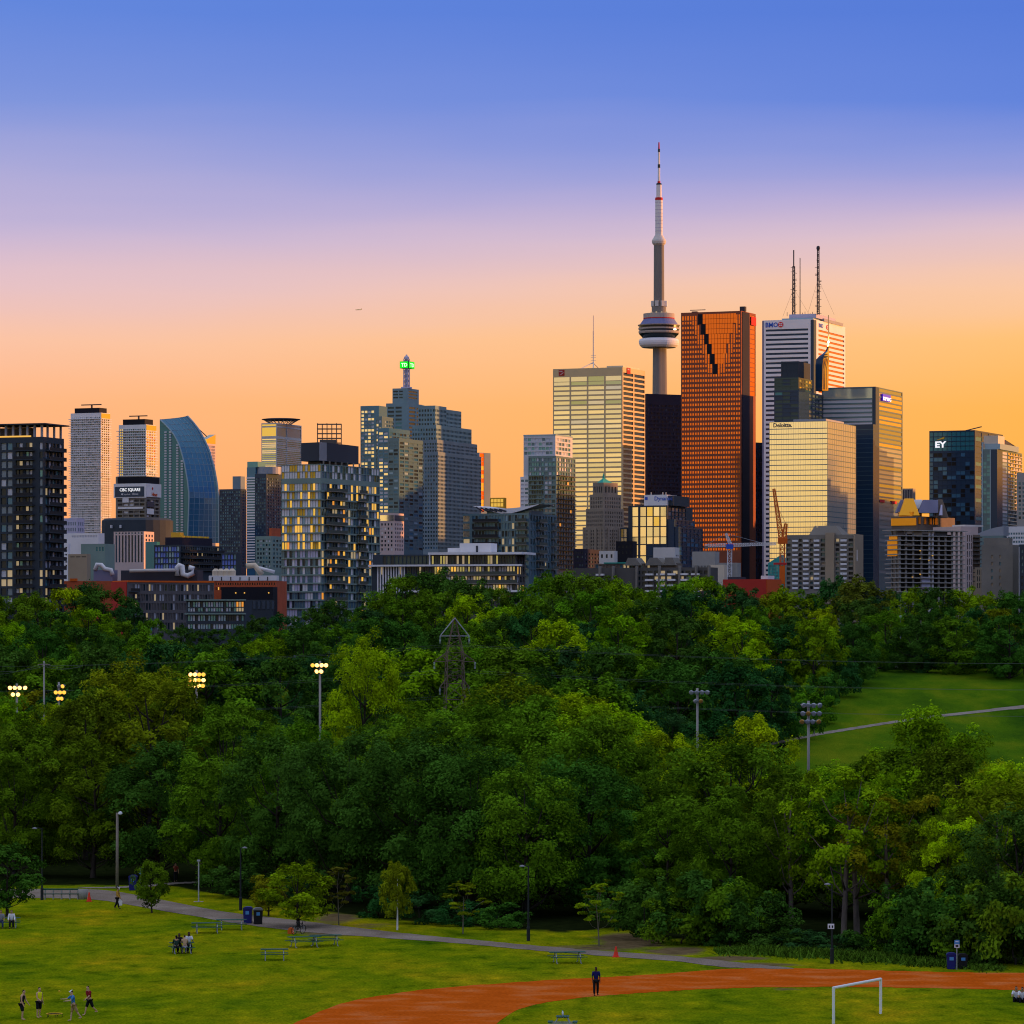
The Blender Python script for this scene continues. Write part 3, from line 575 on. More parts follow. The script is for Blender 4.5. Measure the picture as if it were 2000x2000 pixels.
for i in range(7):
    mb = MB(); mb.box(-.9, -.5, 3 + i * b.W2 * .1, 3.4 + i * b.W2 * .1, b.Ht + .01, z0 + .02); mb.build('column', M('concrete'), b.root)
mb = MB()
for i in range(40):
    f = i / 40; a = Vector((px_[1][0], px_[1][1], 0)).lerp(Vector((px_[2][0], px_[2][1], 0)), f); mb.bar((a.x + .02, a.y - .06, z0), (a.x + .02, a.y - .06, z1), .08)
stuff(mb.build('fins', M('steel'), pent))
# ---- 12 stepped glass condo
b = Bld('condo_tower', 'stepped glass condo tower with pale lit windows, left of the tower with green sign', 704, 752, 797, 792, 3000, 21)
gl = [('gl_cream', 3), ('gl_white', 2), ('gl_grey', 1), ('gl_slate', 1)]; gd = [('gl_slate', 3), ('gl_blue', 2), ('gl_dark', 2), ('gl_ltblue', .7)]
b.vol('gl_blue', b.Ht, xb=b.lx(740), yb=b.W2 * .35, L=dict(c=b.lcols(705, 731, 4, .85), r=b.rows(800, 1075, 38, .62), m=gl), Rt=None)
b.vol('gl_slate', b.z(814), xa=b.lx(740) + .02, xb=b.lx(752), ya=-6, yb=b.W2 * .35, L=dict(c=b.lcols(740.5, 751, 2, .8), r=b.rows(820, 1075, 35, .62), m=gl), Rt=dict(c=[(q0 * .35, q1 * .35) for q0, q1 in b.grid(0, b.W2, 5, .8)], r=b.rows(820, 1075, 35, .6), m=gd))
b.vol('gl_blue', b.z(838), xa=b.lx(752) + .02, xb=9, ya=-14, yb=b.W2 * .6, L=dict(c=b.grid(b.lx(752) + .5, 8.5, 2, .8), r=b.rows(845, 1075, 32, .6), m=gl), Rt=dict(c=b.grid(-13, b.W2 * .6, 6, .8), r=b.rows(845, 1075, 32, .6), m=gd))
b.vol('gl_slate', b.z(858), xa=9.02, xb=18, ya=-16, yb=b.W2 * .7, L=dict(c=b.grid(9.5, 17.5, 2, .8), r=b.rows(864, 1075, 29, .6), m=gd), Rt=dict(c=b.grid(-15, b.W2 * .7, 5, .8), r=b.rows(864, 1075, 29, .6), m=gd))
# ---- 13 stepped granite towers with the green sign mast
b = Bld('office_tower', 'stepped grey tower with green lit cube sign on a lattice mast', 754, 796, 829, 787, 3650, 23)
db = [('gl_dteal', 3), ('gl_dark', 2), ('gl_teal', 1)]
b.vol('granite_g', b.Ht, L=dict(c=b.lcols(756, 786, 2, .8), r=b.rows(792, 1070, 36, .5), m=db), Rt=dict(c=b.rcols(798, 827, 2, .85), r=b.rows(792, 1070, 36, .5), m=db))
top = dict(c=[(b.lx(767.5), b.lx(777)), (b.lx(779), b.lx(786))], r=b.rows(761, 779, 3, .5), m=db)
b.vol('granite_g', b.z(758), xa=b.lx(766), xb=-.5, ya=.6, yb=b.ry(819), z0=b.Ht + .01, L=top, Rt=dict(c=[(b.ry(799), b.ry(816))], r=b.rows(761, 779, 3, .5), m=db))
mast = thing_z = MB(); mx, my = b.lx(789), b.ry(806) * .5; z0, z1 = b.z(758) + .01, b.z(700)
mast.box(mx - 3.8, mx + 3.8, my - 3.8, my + 3.8, z0, b.z(755)); lattice(mast, (mx, my, z0), (mx, my, z1), 4.2, 3.8, 12, .6); mast.box(mx - 1.2, mx + 1.2, my - 1.2, my + 1.2, z0, z1); mast.lathe([(2.6, z1), (2.2, b.z(696)), (1.0, b.z(694)), (.6, b.z(691.5))], 10, 0, mx, my)
stuff(mast.build('sign_mast', M('lavender'), b.root))
mat('sign_green', (.0, .3, .02), .4, emit=(.0, .85, .01), es=1.0); mat('sign_white', (.8, .8, .8), .4, emit=(.75, 1, .6), es=1.0)
zc0, zc1 = b.z(718.5), b.z(705); hw = 5.4
cube = b.box('sign_cube', mx - hw, mx + hw * .55, my - 3, my + hw * 2, zc0, zc1, M('black'))
b.box('sign_face', mx - hw + .2, mx + hw * .5, my - 3.2, my - 3.02, zc0 + .2, zc1 - .2, M('sign_green'), cube); b.box('sign_face', mx + hw * .55 + .02, mx + hw * .55 + .2, my - 1.5, my + hw * 2 - .2, zc0 + .2, zc1 - .2, M('sign_green'), cube)
text('sign_lettering', 'TD', M('sign_white'), cube, (mx - hw * .72, my - 3.3, zc0 + 1.5), (R(90), 0, 0), 4.6, 1.0, .12, .05); text('sign_lettering', 'TD', M('sign_white'), cube, (mx + hw * .55 + .3, my + .9, zc0 + 1.5), (R(90), 0, R(90)), 4.6, 1.35, .12, .05)
b = Bld('office_tower', 'broad grey granite tower stepping down on its right side', 795, 850, 929, 792, 3560, 21)
sp = [('gl_dteal', 3), ('gl_dark', 2), ('gl_blue', 1.5)]
steps = [(792, 817, 868, 0, 0), (826, 805, 906, 1.5, 0), (832, 803, 914, 0, 0), (860, 800, 921, 3, 0), (884, 797, 929, 4.5, 0)]
g = Bld.grid
def gran(ya_, xb_, ytop, ybot, pxl, pxr, off):
    xa = b.lx(pxl); yb2 = b.ry(pxr); nr = max(1, round((ybot - ytop) / 9.6))
    b.vol('granite_g' if off < 2 else 'granite', b.z(ytop), xa=xa, xb=off, ya=-off, yb=yb2, z0=b.z(ybot) if ybot < 1070 else 0,
          L=dict(c=b.grid(xa, off, max(4, int((off - xa) / 2.5)), .6), r=b.rows(ytop + 5, min(ybot, 1075) - 1, nr, .52), m=sp, dep=.5), Rt=dict(c=b.grid(-off, yb2, max(6, int((yb2 + off) / 3.1)), .62), r=b.rows(ytop + 5, min(ybot, 1075) - 1, nr, .52), m=sp, dep=.5))
gran(0, 0, 792, 834, 817, 872, 0); gran(0, 0, 796, 834, 830, 905, -2); gran(0, 0, 830, 862, 806, 918, 1.5); gran(0, 0, 859, 885, 800, 926, 3); gran(0, 0, 883, 1110, 796, 931, 4.5)
# ---- 14, 15
b = Bld('office_tower', 'slim dark slab tower with glowing orange edge, right of granite tower', 926, 936, 958, 884, 3800, 40)
b.vol('granite', b.Ht, L=None, Rt=dict(c=[(b.ry(937), b.ry(945.5))], r=b.rows(885, 1000, 14, .93), m=[('gl_bronze', 2), ('gl_gold', 1)]))
b = Bld('office_block', 'small golden glass top peeping above the white curved roof', 957, 984, 989, 972, 3500, 20, 'building')
b.vol('gold_panel', b.Ht, L=dict(c=b.lcols(958, 983, 4, .9), r=b.rows(973.5, 990, 2, .8), m='gl_gold'), Rt=None)
# ---- 16 small pink hotel
b = Bld('hotel_building', 'small pale pink tower with grid windows beside the near yellow condo', 741, 770, 789, 1002, 2600, 21, 'building')
rws = b.rows(1020, 1077, 7, .55)
b.vol('pink', b.Ht, L=dict(c=b.lcols(743, 768, 4, .5), r=rws, m=[('gl_dark', 2), ('gl_white', 1), ('white', 1)]), Rt=dict(c=b.rcols(771, 788, 4, .55), r=rws, m=[('gl_dark', 1), ('gl_navy', 1)]))
b.box('top_glass', -b.W1 + .4, -.3, -.25, .02, b.z(1017), b.z(1006), M('gl_cream')); b.box('top_glass', -.02, .25, .4, b.W2 - .3, b.z(1017), b.z(1006), M('gl_navy'))
# ---- 17 condo with sweeping white roof
b = Bld('condo_building', 'mid-rise glass condo under a sweeping white curved roof', 904, 1033, 1087, 1002, 1450, 21, 'building')
rws = [(b.z(1006 + 15.2 * (i + 1) - 4), b.z(1006 + 15.2 * i)) for i in range(8)]
b.vol('gl_slate', b.Ht, L=dict(c=[(b.lx(905), b.lx(917))] + b.lcols(921, 1031, 17, .72), r=rws, m=lambda i, j: [('gl_cream', 3), ('lit_pale', .5)] if i == 0 and j > 3 else [('gl_dark', 3), ('gl_slate', 2), ('gl_blue', 2), ('lit_pale', .5), ('gl_ltblue', .5)]), Rt=dict(c=b.rcols(1035, 1086, 9, .62), r=rws, m=[('gl_slate', 3), ('gl_grey', 2), ('gl_dark', 2), ('lit_pale', .2)]))
b.slabs('L', b.lx(926), b.lx(975), [q[0] - .4 for q in rws], 1.6, .25, 'concrete_d', 'rail_dark', 1.0); b.slabs('L', b.lx(1010), b.lx(1031), [q[0] - .4 for q in rws], 1.5, .25, 'concrete', 'rail_olive', 1.0)
b.slabs('R', b.ry(1047), b.ry(1062), [q[0] - .4 for q in rws], 1.5, .25, 'concrete', 'rail_olive', 1.0); b.slabs('R', b.ry(1076), b.ry(1084), [q[0] - .4 for q in rws], 1.4, .25, 'concrete', 'rail_olive', 1.0)
b.box('penthouse', b.lx(945), b.lx(1028), 3, b.W2 * .6, b.Ht + .01, b.z(996), M('gl_slate'))
mb = MB(); xs_ = np.linspace(b.lx(925), b.lx(1052), 15)
def rz(x): f = (x - xs_[0]) / (xs_[-1] - xs_[0]); return b.z(987) - 1.2 * math.sin(f * math.pi) + .4 * f
for i in range(14):
    x0, x1 = xs_[i], xs_[i + 1]; z0, z1 = rz(x0), rz(x1)
    fl = lambda x: min(max((x - xs_[0]) / 12, 0), 1) * min(max((xs_[-1] - x) / 12, 0), 1) * (b.z(990) - b.z(1000))
    P8 = [(x0, 0, z0 - .2 - fl(x0)), (x1, 0, z1 - .2 - fl(x1)), (x1, 0, z1), (x0, 0, z0), (x0, 16, z0 + .3), (x1, 16, z1 + .3), (x0, 16, z0 - .2), (x1, 16, z1 - .2)]
    mb.face([P8[0], P8[1], P8[2], P8[3]]); mb.face([P8[3], P8[2], P8[5], P8[4]]); mb.face([P8[0], P8[6], P8[7], P8[1]]); mb.face([P8[4], P8[5], P8[7], P8[6]])
mb.build('roof', M('white'), b.root)
for i in range(6):
    q = MB(); q.bar((b.lx(930 + i * 9), -.1, rz(b.lx(930 + i * 9)) - .3), (b.lx(944 + i * 9), -.1, b.z(998)), .5); q.build('roof_fin', M('dark_steel'), b.root)
# ---- 18 white low condo in front
b = Bld('lowrise_condo', 'white low-rise condo with long roof slab and rooftop box', 726, 1008, 1026, 1083, 1250, 14, 'building')
rws = [(b.z(1101), b.z(1085)), (b.z(1121), b.z(1106.5)), (b.z(1137), b.z(1125.5)), (b.z(1154), b.z(1142)), (b.z(1173), b.z(1160))]
lit = [('lit_pale', 2.2), ('lit_warm', .5), ('white', 3), ('gl_dark', 2), ('gl_green', 2)]
b.vol('concrete_d', b.Ht, xa=b.lx(840), L=dict(c=b.lcols(842, 1006, 30, .82), r=rws, m=lambda i, j: [('gl_dteal', 3), ('gl_green', 2), ('gl_dark', 2), ('lit_pale', .4)] if j == 4 else lit), Rt=dict(c=b.rcols(1010, 1025, 3, .7), r=rws, m=lit))
b.vol('charcoal', b.z(1082), xa=b.lx(726), xb=b.lx(840) - .02, ya=1.2, yb=b.W2, L=dict(c=b.lcols(745, 838, 12, .85), r=rws[:1], m=[('gl_dteal', 3), ('gl_dark', 2)]))
for p0, p1, yt in ((726, 840, 1102), ):
    b.vol('charcoal', b.z(1103.5), xa=b.lx(p0), xb=b.lx(p1) - .02, ya=0, yb=1.18, L=dict(c=b.lcols(738, 838, 20, .8), r=rws[1:], m=[('gl_dark', 3), ('gl_navy', 1), ('lit_pale', .3)]))
b.slabs('L', b.lx(840), 2.4, [b.Ht], 2.6, .75, 'white', name='roof_slab'); b.box('roof_slab', b.lx(838), 3.4, .02, b.W2, b.Ht + .01, b.Ht + .74, M('white'))
b.slabs('L', b.lx(722), 2.0, [b.z(1105.5)], 1.9, .55, 'white', name='terrace_slab'); b.slabs('L', b.lx(800), 1.6, [b.z(1156.5)], 1.9, .6, 'white', name='terrace_slab')
b.slabs('L', b.lx(880), .8, [b.z(1124), b.z(1140.5)], 1.7, .3, 'concrete', 'rail_olive', 1.0)
for i in range(11): b.box('white_pier', b.lx(737 + i * 5.2), b.lx(739.4 + i * 5.2), -.3, -.01, b.z(1158), b.z(1106), M('white'))
b.box('white_pier', b.lx(838.5), b.lx(841), -.5, .6, b.z(1104), b.Ht - .01, M('white'))
b.box('rooftop_box', b.lx(893), b.lx(954), 3, 11, b.Ht + .8, b.z(1060), M('white')); b.box('rooftop_box', b.lx(868), b.lx(892.5), 4, 10, b.Ht + .8, b.z(1069), M('white')); b.box('rooftop_door', b.lx(925), b.lx(929), 2.85, 2.99, b.Ht + .82, b.z(1065), M('dark_steel'))
# ---- 19 glass condo in the middle
b = Bld('condo_tower', 'teal glass condo tower with brown balcony shaft, left of golden tower', 1019, 1086, 1124, 890, 2300, 21)
gw = [('gl_teal2', 3), ('gl_white', 2), ('gl_slate', 2), ('gl_ltblue', 1)]; gdk = [('gl_dteal', 3), ('gl_slate', 2), ('gl_dark', 3), ('lit_amber', .12)]
rws = [(b.z(894 + 9.1 * (i + 1) - 3), b.z(894 + 9.1 * i)) for i in range(24)]
b.vol('gl_slate', b.Ht, xa=b.lx(1032), L=dict(c=b.lcols(1033, 1062, 6, .8) + b.lcols(1063, 1085, 3, .8), r=rws, m=lambda i, j: ([('tan', 2), ('brown', 1), ('gl_white', 1.2)] if i in (6, 7) else gdk) if j < 20 else gw), Rt=dict(c=b.rcols(1087, 1123, 7, .75), r=rws, m=lambda i, j: gdk if j < 20 else gw))
b.slabs('L', b.lx(1033), b.lx(1061), [q[0] - .5 for q in rws[3:]], 1.5, .45, 'gl_slate', single=True); b.slabs('R', b.ry(1088), b.ry(1121), [q[0] - .5 for q in rws[3:]], 1.6, .45, 'concrete_d', single=True)
b.vol('gl_white', b.z(850), xa=b.lx(1019), xb=-1.5, ya=3, yb=b.W2 * .97, L=dict(c=b.lcols(1020, 1083, 9, .86), r=b.rows(853, 888, 4, .66), m=gw), Rt=dict(c=b.rcols(1090, 1119, 5, .86), r=b.rows(853, 888, 4, .66), m=gw))
b.vol('white', b.z(930), xa=b.lx(1015), xb=b.lx(1032) - .05, ya=1, yb=8, L=dict(c=b.lcols(1015.5, 1031, 2, .8), r=b.rows(934, 1110, 22, .55), m=[('gl_white', 2), ('gl_slate', 2)]))
b.box('crown_band', b.lx(1019) - .1, -1.3, 2.8, b.W2 * .98, b.z(850) + .01, b.z(847.5), M('gl_ltblue'))
# ---- 20 golden bank tower
b = Bld('bank_tower', 'golden banded office tower with red square logos and thin mast', 1080, 1216, 1260, 717, 3480, 23)
pit = 9.45; rws = [(b.z(734 + pit * (i + 1) - 3.1), b.z(734 + pit * i)) for i in range(1, 36)] + [(b.z(734 + pit - 1), b.z(734 - .5))]
gm = [('gl_cream', 4), ('gl_pale', 2), ('gl_gold', .12)]
b.vol('goldwall', b.Ht, L=dict(c=[(b.lx(p), b.lx(p + 31.0)) for p in (1081.3, 1115, 1148.7, 1182.4)], r=rws, m=lambda i, j: [('gl_green', .4), ('gl_pale', 2)] if j > 28 else gm, tilt=.35), Rt=dict(c=[(b.ry(1217.5), b.ry(1237)), (b.ry(1239), b.ry(1259))], r=[(b.z(727 + pit * (i + 1) - 3.4), b.z(727 + pit * i)) for i in range(37)], m=[('gl_navy', 3), ('gl_dark', 1)], dep=.8))
lg = b.box('logo_sign', b.lx(1091.7), b.lx(1102.5), -.5, -.02, b.z(730.5), b.z(719), M('red')); mb = MB(); mb.prism([(b.lx(1093), b.z(729)), (b.lx(1097), b.z(727)), (b.lx(1101), b.z(723.5)), (b.lx(1101), b.z(724.5)), (b.lx(1097), b.z(728.2))], -.6, -.51); mb.build('logo_swoosh', M('white'), lg)
text('logo_lettering', 'CIBC', M('white'), lg, (b.lx(1093), -.62, b.z(723.4)), (R(90), 0, 0), 1.5, 1, .04, .03)
lg = b.box('logo_sign', .02, .5, b.ry(1223.8), b.ry(1230.5), b.z(728.5), b.z(716.5), M('red')); text('logo_lettering', 'CIBC', M('white'), lg, (.6, b.ry(1224.5), b.z(721)), (R(90), 0, R(90)), 1.6, 1.3, .04, .03)
b.box('crown', b.lx(1180), -2, 6, b.W2 * .85, b.Ht + .01, b.z(713), M('cream'))
ap = Vector((b.lx(1136.5), b.W2 * .5, b.z(702))); mb = MB()
for px, yy_ in ((1124, .2), (1149.5, .2), (1136.5, .9)): mb.bar((b.lx(px), b.W2 * yy_, b.Ht), ap, .9)
mb.bar(ap, ap + Vector((0, 0, (702 - 640) * b.k)), .9); mb.bar(ap, ap + Vector((0, 0, (702 - 609) * b.k)), .55)
for y in (698, 692, 688): mb.bar((ap.x - 2.4, ap.y, b.z(y)), (ap.x + 2.4, ap.y, b.z(y)), .3)
stuff(mb.build('mast', M('offwhite'), b.root))
# ---- 21 black tower
b = Bld('office_tower', 'black steel office tower between golden tower and red tower', 1259, 1264, 1331, 769, 3650, 62)
b.vol('blackbrown', b.Ht, L=dict(c=b.lcols(1259.4, 1263.8, 3, .5), r=b.rows(786, 820, 5, .6), m='gl_slate'), Rt=dict(c=b.rcols(1266, 1330, 24, .62), r=b.rows(788, 1110, 42, .55), m=[('gl_black', 3), ('blackbrown', 2), ('gl_navy', 1)]))
# ---- 22 communications tower
d = 4300; k = d / F; px0 = 1287; base = Vector(((px0 - 1000) / F * d, d, 0)); zb = H(base.x, d) - .5
t = thing('broadcast_tower', 'tall concrete broadcast tower with white doughnut pod and needle antenna', 'tower', (base.x, base.y, zb))
Z = lambda y: CAMZ - (y - HORY) / F * d - zb
mat('tower_concrete', (.20, .19, .175), .85, var=.12, vscale=.05, stretch=(1, 1, .15)); wall('radome', (.78, .78, .82), .03); wall('pod_blue', (.16, .18, .36), .1); wall('pod_light', (.44, .38, .34), .06); wall('red_paint', (.55, .03, .03), .05)
mb = MB(); n = 24
for (y, r) in ((1300, 26), (1150, 13), (1000, 10.6), (770, 8.6), (690, 8.1), (676, 8.0)):
    for a in range(n):
        th = 2 * math.pi * a / n + .2; q = r * (1 - .16 * (1 - abs(math.cos(1.5 * (th - .2))) ) ); q = r * (.80 + .22 * abs(math.cos(1.5 * th)) ** 2); mb.v.append((q * math.cos(th), q * math.sin(th), Z(y) if y < 1300 else 0))
for j in range(5):
    for a in range(n): c = (a + 1) % n; mb.f.append((j * n + a, j * n + c, (j + 1) * n + c, (j + 1) * n + a)); mb.m.append(0)
mb.build('shaft', M('tower_concrete'), t)
def ring(name, prof, m, par=t, n=40, sm=False):
    q = MB(); q.lathe([(r * k, Z(y)) for r, y in prof], n); return q.build(name, M(m), par, smooth=sm)
pr_ = [(33, 679), (37.5, 675), (39, 671), (39.4, 667), (38, 663.2), (34, 661.3)]
ring('radome', pr_, 'radome', n=48)
ring('pod_lower', [(31, 661.2), (34.5, 657), (38, 653.5), (39, 652)], 'gl_dark'); ring('pod_lower_band', [(39, 651.9), (40, 649.2), (40, 647.4), (39, 647.3)], 'pod_light')
pod = ring('pod_windows', [(39, 647.2), (38.9, 644)], 'gl_black'); ring('pod_band', [(40, 643.9), (40.3, 640.8)], 'pod_light'); ring('pod_windows', [(39.5, 640.7), (39.7, 636.6)], 'gl_black'); ring('pod_band', [(41, 636.5), (41.4, 634.8)], 'pod_light')
q = MB(); q.lathe([(1.2, 0), (1.2, .1)], 16); 
ring('pod_roof', [(38, 634.7), (36, 632), (30, 623.4)], 'pod_blue'); ring('pod_trim', [(30.5, 623.3), (30.6, 621.6)], 'red_paint'); ring('pod_upper', [(30.4, 621.5), (30.6, 613), (28, 612.6)], 'pod_light')
ring('pod_neck', [(14, 612.5), (14.2, 599)], 'tower_concrete', n=20)
for a in (200, 250, 300, 345, 20, 70, 110, 150):
    q = MB(); q.box(11, 15.5 if a not in (345,) else 16.5, -3, 3, Z(598.8) / k, Z(588) / k); q.v = [(x * k, y * k, z * k) for x, y, z in q.v]
    o = q.build('equipment_box', M('offwhite' if a != 345 else 'white'), t); o.rotation_euler = (0, 0, R(a))
ring('upper_shaft', [(11.6, 612), (10.4, 590), (10, 478)], 'tower_concrete', n=12)
ring('sky_pod', [(10, 479), (13, 476), (14, 472), (13.6, 469), (11, 465), (8.2, 460)], 'offwhite', n=24)
ant = ring('antenna', [(7.2, 461), (7.2, 391)], 'white', n=12); ring('antenna_band', [(7.6, 391), (7.4, 386)], 'red_paint', n=12); ring('antenna', [(5.2, 386), (5, 361)], 'white', n=12); ring('antenna_band', [(5.4, 361), (5, 358)], 'gl_dark', n=12); ring('antenna_band', [(3, 358), (2.8, 354)], 'red_paint', n=10)
ring('antenna', [(2.3, 354), (2.2, 328)], 'white', n=10); ring('antenna_band', [(2.5, 328), (2.5, 321)], 'gl_dark', n=10); ring('antenna', [(1.9, 321), (1.8, 297)], 'white', n=10); ring('antenna_band', [(2.2, 297), (2.1, 291)], 'gl_dark', n=10); ring('antenna_band', [(1.6, 291), (1.2, 278)], 'red_paint', n=8)
q = MB()
for y in np.arange(396, 458, 7): q.lathe([(7.45 * k, Z(y)), (7.45 * k, Z(y - 1))], 12)
stuff(q.build('antenna_rings', M('lavender'), t))
mat('pod_glint', (1, .8, .5), .3, emit=(1, .9, .7), es=4)  # glowing spot stands in for the sun's glint on the pod
q = MB(); q.lathe([(.3, -.6), (1.4, -.4), (1.6, .4), (1.2, 1), (.2, 1.2)], 10); q.build('sun_glint', M('pod_glint'), t, loc=(30 * k, -26.5 * k, Z(645.5)))
for i in range(4):
    q = MB(); q.lathe([(.2, -.6), (.9, -.3), (.9, .5), (.2, .8)], 8); a0 = R(-125 + 22 * i); q.build('roof_lamp', M('lit_pale'), t, loc=(27 * k * math.cos(a0), 27 * k * math.sin(a0), Z(611.8)))
# ---- 23 red granite tower with stepped notch
b = Bld('office_tower', 'tall red granite tower with zigzag black notch near the top', 1330, 1447.5, 1476, 607, 3340, 23)
NR, pit = 49, 9.46; X0, X1, Y0 = 1331.5, 1446.5, 613.5
NC = 23; pw = (X1 - X0) / NC
def notch(j):   # row from top -> (first, last) columns of the black step and the V glass right limit
    yj = Y0 + pit * (j + .5)
    if yj > 729: return None
    st = int((yj - 611) / 19.7); xl = 1363.5 + st * 5.9; return xl, xl + 9, max(1438 - st * 6.4, xl + 9.2)
wm = MB(); body = MB()
pan = []
for j in range(NR):
    nt_ = notch(j); yj = Y0 + pit * (j + .5); z = b.z(yj)
    for i in range(NC):
        px = X0 + pw * (i + .5)
        if nt_ and nt_[0] - 1 < px < nt_[2] + 1: continue
        tall = .9 if (j < 1) else .5
        if nt_ and (abs(px - nt_[0]) < 12 or abs(px - nt_[2]) < 12): tall = .92
        w = pw * b.k / math.cos(b.a) * .55; h = pit * b.k * tall
        wm.face([(b.lx(px) - w / 2, -.05, z - h / 2), (b.lx(px) + w / 2, -.05, z - h / 2), (b.lx(px) + w / 2, -.05, z + h / 2), (b.lx(px) - w / 2, -.05, z + h / 2)], 0 if random.random() < .8 else 1)
xs0 = b.lx(1447.5)
b.vol('redgranite', b.Ht, xb=0, L=None, Rt=dict(c=[(b.ry(1465), b.ry(1475.4))], r=b.rows(611, 770, 17, .9), m='gl_copper'))
stuff(wm.build('window_panes', [M('gl_copper'), M('gl_bronze')], b.root))
for st in range(6):
    y0, y1 = 611 + st * 19.7, 611 + (st + 1) * 19.7; xl = 1363.5 + st * 5.9; xr = max(1438 - st * 6.4, xl + 12)
    b.box('notch_step', b.lx(xl), b.lx(xl + 9), -.35, -.02, b.z(y1), b.z(y0) - .01, M('black'))
    mb = MB(); cols = max(1, int((xr - xl - 9) / 5.2)); cw_ = (xr - xl - 9) / cols
    for i in range(cols):
        for jj in range(2):
            mb.box(b.lx(xl + 9 + cw_ * i) + .12, b.lx(xl + 9 + cw_ * (i + 1)) - .12, -.25, -.02, b.z(y0 + 9.85 * (jj + 1)) + .15, b.z(y0 + 9.85 * jj) - .15)
    stuff(mb.build('notch_glass', M('gl_copper'), b.root))
b.box('dark_shaft', .02, .5, b.ry(1449), b.ry(1463), 0, b.Ht - .5, M('blackbrown'))
b.box('corner_sign', .52, .9, b.ry(1465.5), b.ry(1475), b.z(631), b.z(614), M('red_paint'))
for px, h in ((1346, 4), (1448, 12)): b.box('roof_crane', b.lx(min(px, 1440)), b.lx(min(px, 1440)) + 4.5, 6, 10, b.Ht + .01, b.Ht + h * b.k * .8, M('dark_steel'))
b.box('roof_boom', b.lx(1342), b.lx(1372), 7, 7.6, b.Ht + 2.2, b.Ht + 2.8, M('dark_steel'))
# ---- 24 dark tower behind
b = Bld('office_tower', 'narrow dark tower between the red tower and the white marble tower', 1470, 1475, 1490, 864, 3700, 45)
b.vol('blackbrown', b.Ht, L=None, Rt=dict(c=b.rcols(1476, 1489, 4, .6), r=b.rows(868, 1125, 30, .6), m=[('gl_navy', 1), ('gl_black', 1)]))
# ---- 25 white marble tower
b = Bld('bank_tower', 'white marble tower with dark window stripes, blue letters and rooftop masts', 1489, 1589, 1651, 623, 3680, 21)
pit = 9.22; rws = [(b.z(641 + pit * (i + 1) - 5.1), b.z(641 + pit * i)) for i in range(53)]
b.vol('marble', b.Ht, L=dict(c=[(b.lx(1495.5), b.lx(1578.5))], r=rws, m='gl_navy', dep=.6, tilt=0), Rt=dict(c=[(b.ry(1598.5), b.ry(1649))], r=rws, m=[('gl_bronze', 1)], dep=.6, tilt=.05))  # bronze panes on the right carry the reflected orange sky in their colour
b.box('corner_notch', b.lx(1583.5), .25, -.2, b.ry(1594), 0, b.Ht - .6, M('gl_navy'))
b.box('edge_strip', -b.W1 - .2, b.lx(1491.8), -.15, 4, 0, b.Ht - .5, M('lead'))
mat('bmo_blue', (.02, .10, .55), .5); mat('bmo_red', (.75, .02, .03), .5)
b.text('L', 'BMO', 1494.8, 636.6, 6.2, 'bmo_blue', .92, .02, .25)
def roundel(side, px, py, r):
    mb = MB(); c = (b.lx(px), -.35, b.z(py)) if side == 'L' else (.35, b.ry(px), b.z(py)); pts = []
    for i in range(24): a0 = 2 * math.pi * i / 24; pts.append((r * math.cos(a0), r * math.sin(a0)))
    if side == 'L': mb.prism(pts, -.15, .3)
    else: mb.prism(pts, -.15, .3); mb.v = [(-y, x * 1.8, z) for x, y, z in mb.v]
    o = mb.build('logo_roundel', M('bmo_red'), b.root, loc=c)
    q = MB()
    for dz in (.32, -.32):
        for f in (-1, 1):
            if side == 'L': q.box(f * r * .34 - r * .28, f * r * .34 + r * .28, -.25, -.16, dz * r - r * .2, dz * r + r * .2)
            else: q.box(.16, .25, (f * r * .34 - r * .28) * 1.8, (f * r * .34 + r * .28) * 1.8, dz * r - r * .2, dz * r + r * .2)
    stuff(q.build('logo_mark', M('white'), o))
roundel('L', 1525, 632, 2.5); b.text('R', 'BMO', 1598.7, 636.4, 5.4, 'bmo_blue', 1.25, .02, .25); roundel('R', 1616, 632.5, 2.3)
b.box('roof_plant', b.lx(1522), -3, 8, b.W2 * .8, b.Ht + .01, b.z(619), M('gl_ltblue')); b.box('roof_plant', b.lx(1535), b.lx(1588), 10, b.W2 * .7, b.z(619) + .01, b.z(611), M('lavender')); b.box('roof_plant', -2, 1, b.W2 * .3, b.W2 * .9, b.Ht + .01, b.z(617), M('steel'))
for px, y0, y1, w in ((1541.6, 612, 516, 2.2), (1554, 612, 500, .5), (1592.6, 613, 486, 1.9)):
    mb = MB(); x, y = b.lx(px), 14 if px < 1580 else 9; lattice(mb, (x, y, b.z(y0)), (x, y, b.z(y1)), w, w * .8, 22 if w > 1 else 10, .36 if w > 1 else .18)
    if w > 1:
        rr = random.Random(int(px))
        for q in range(34):
            zq = b.z(y0 - (y0 - y1) * rr.random()); a0 = rr.random() * 6.3; mb.bar((x, y, zq), (x + 3.0 * math.cos(a0), y + 3.0 * math.sin(a0), zq + rr.uniform(-.6, .6)), .35)
        if px < 1580: mb.bar((x, y, b.z(y1)), (x, y, b.z(484)), .9)
        else: mb.lathe([(1.2, b.z(487)), (1.8, b.z(484)), (1.6, b.z(480)), (.5, b.z(478.5))], 8, 0, x, y)
        for f in (-1, 1): mb.bar((x, y, b.z(y0 - (y0 - y1) * .55)), (x + f * 13, y + 8, b.z(y0)), .12)
    stuff(mb.build('mast', M('dark_steel'), b.root))
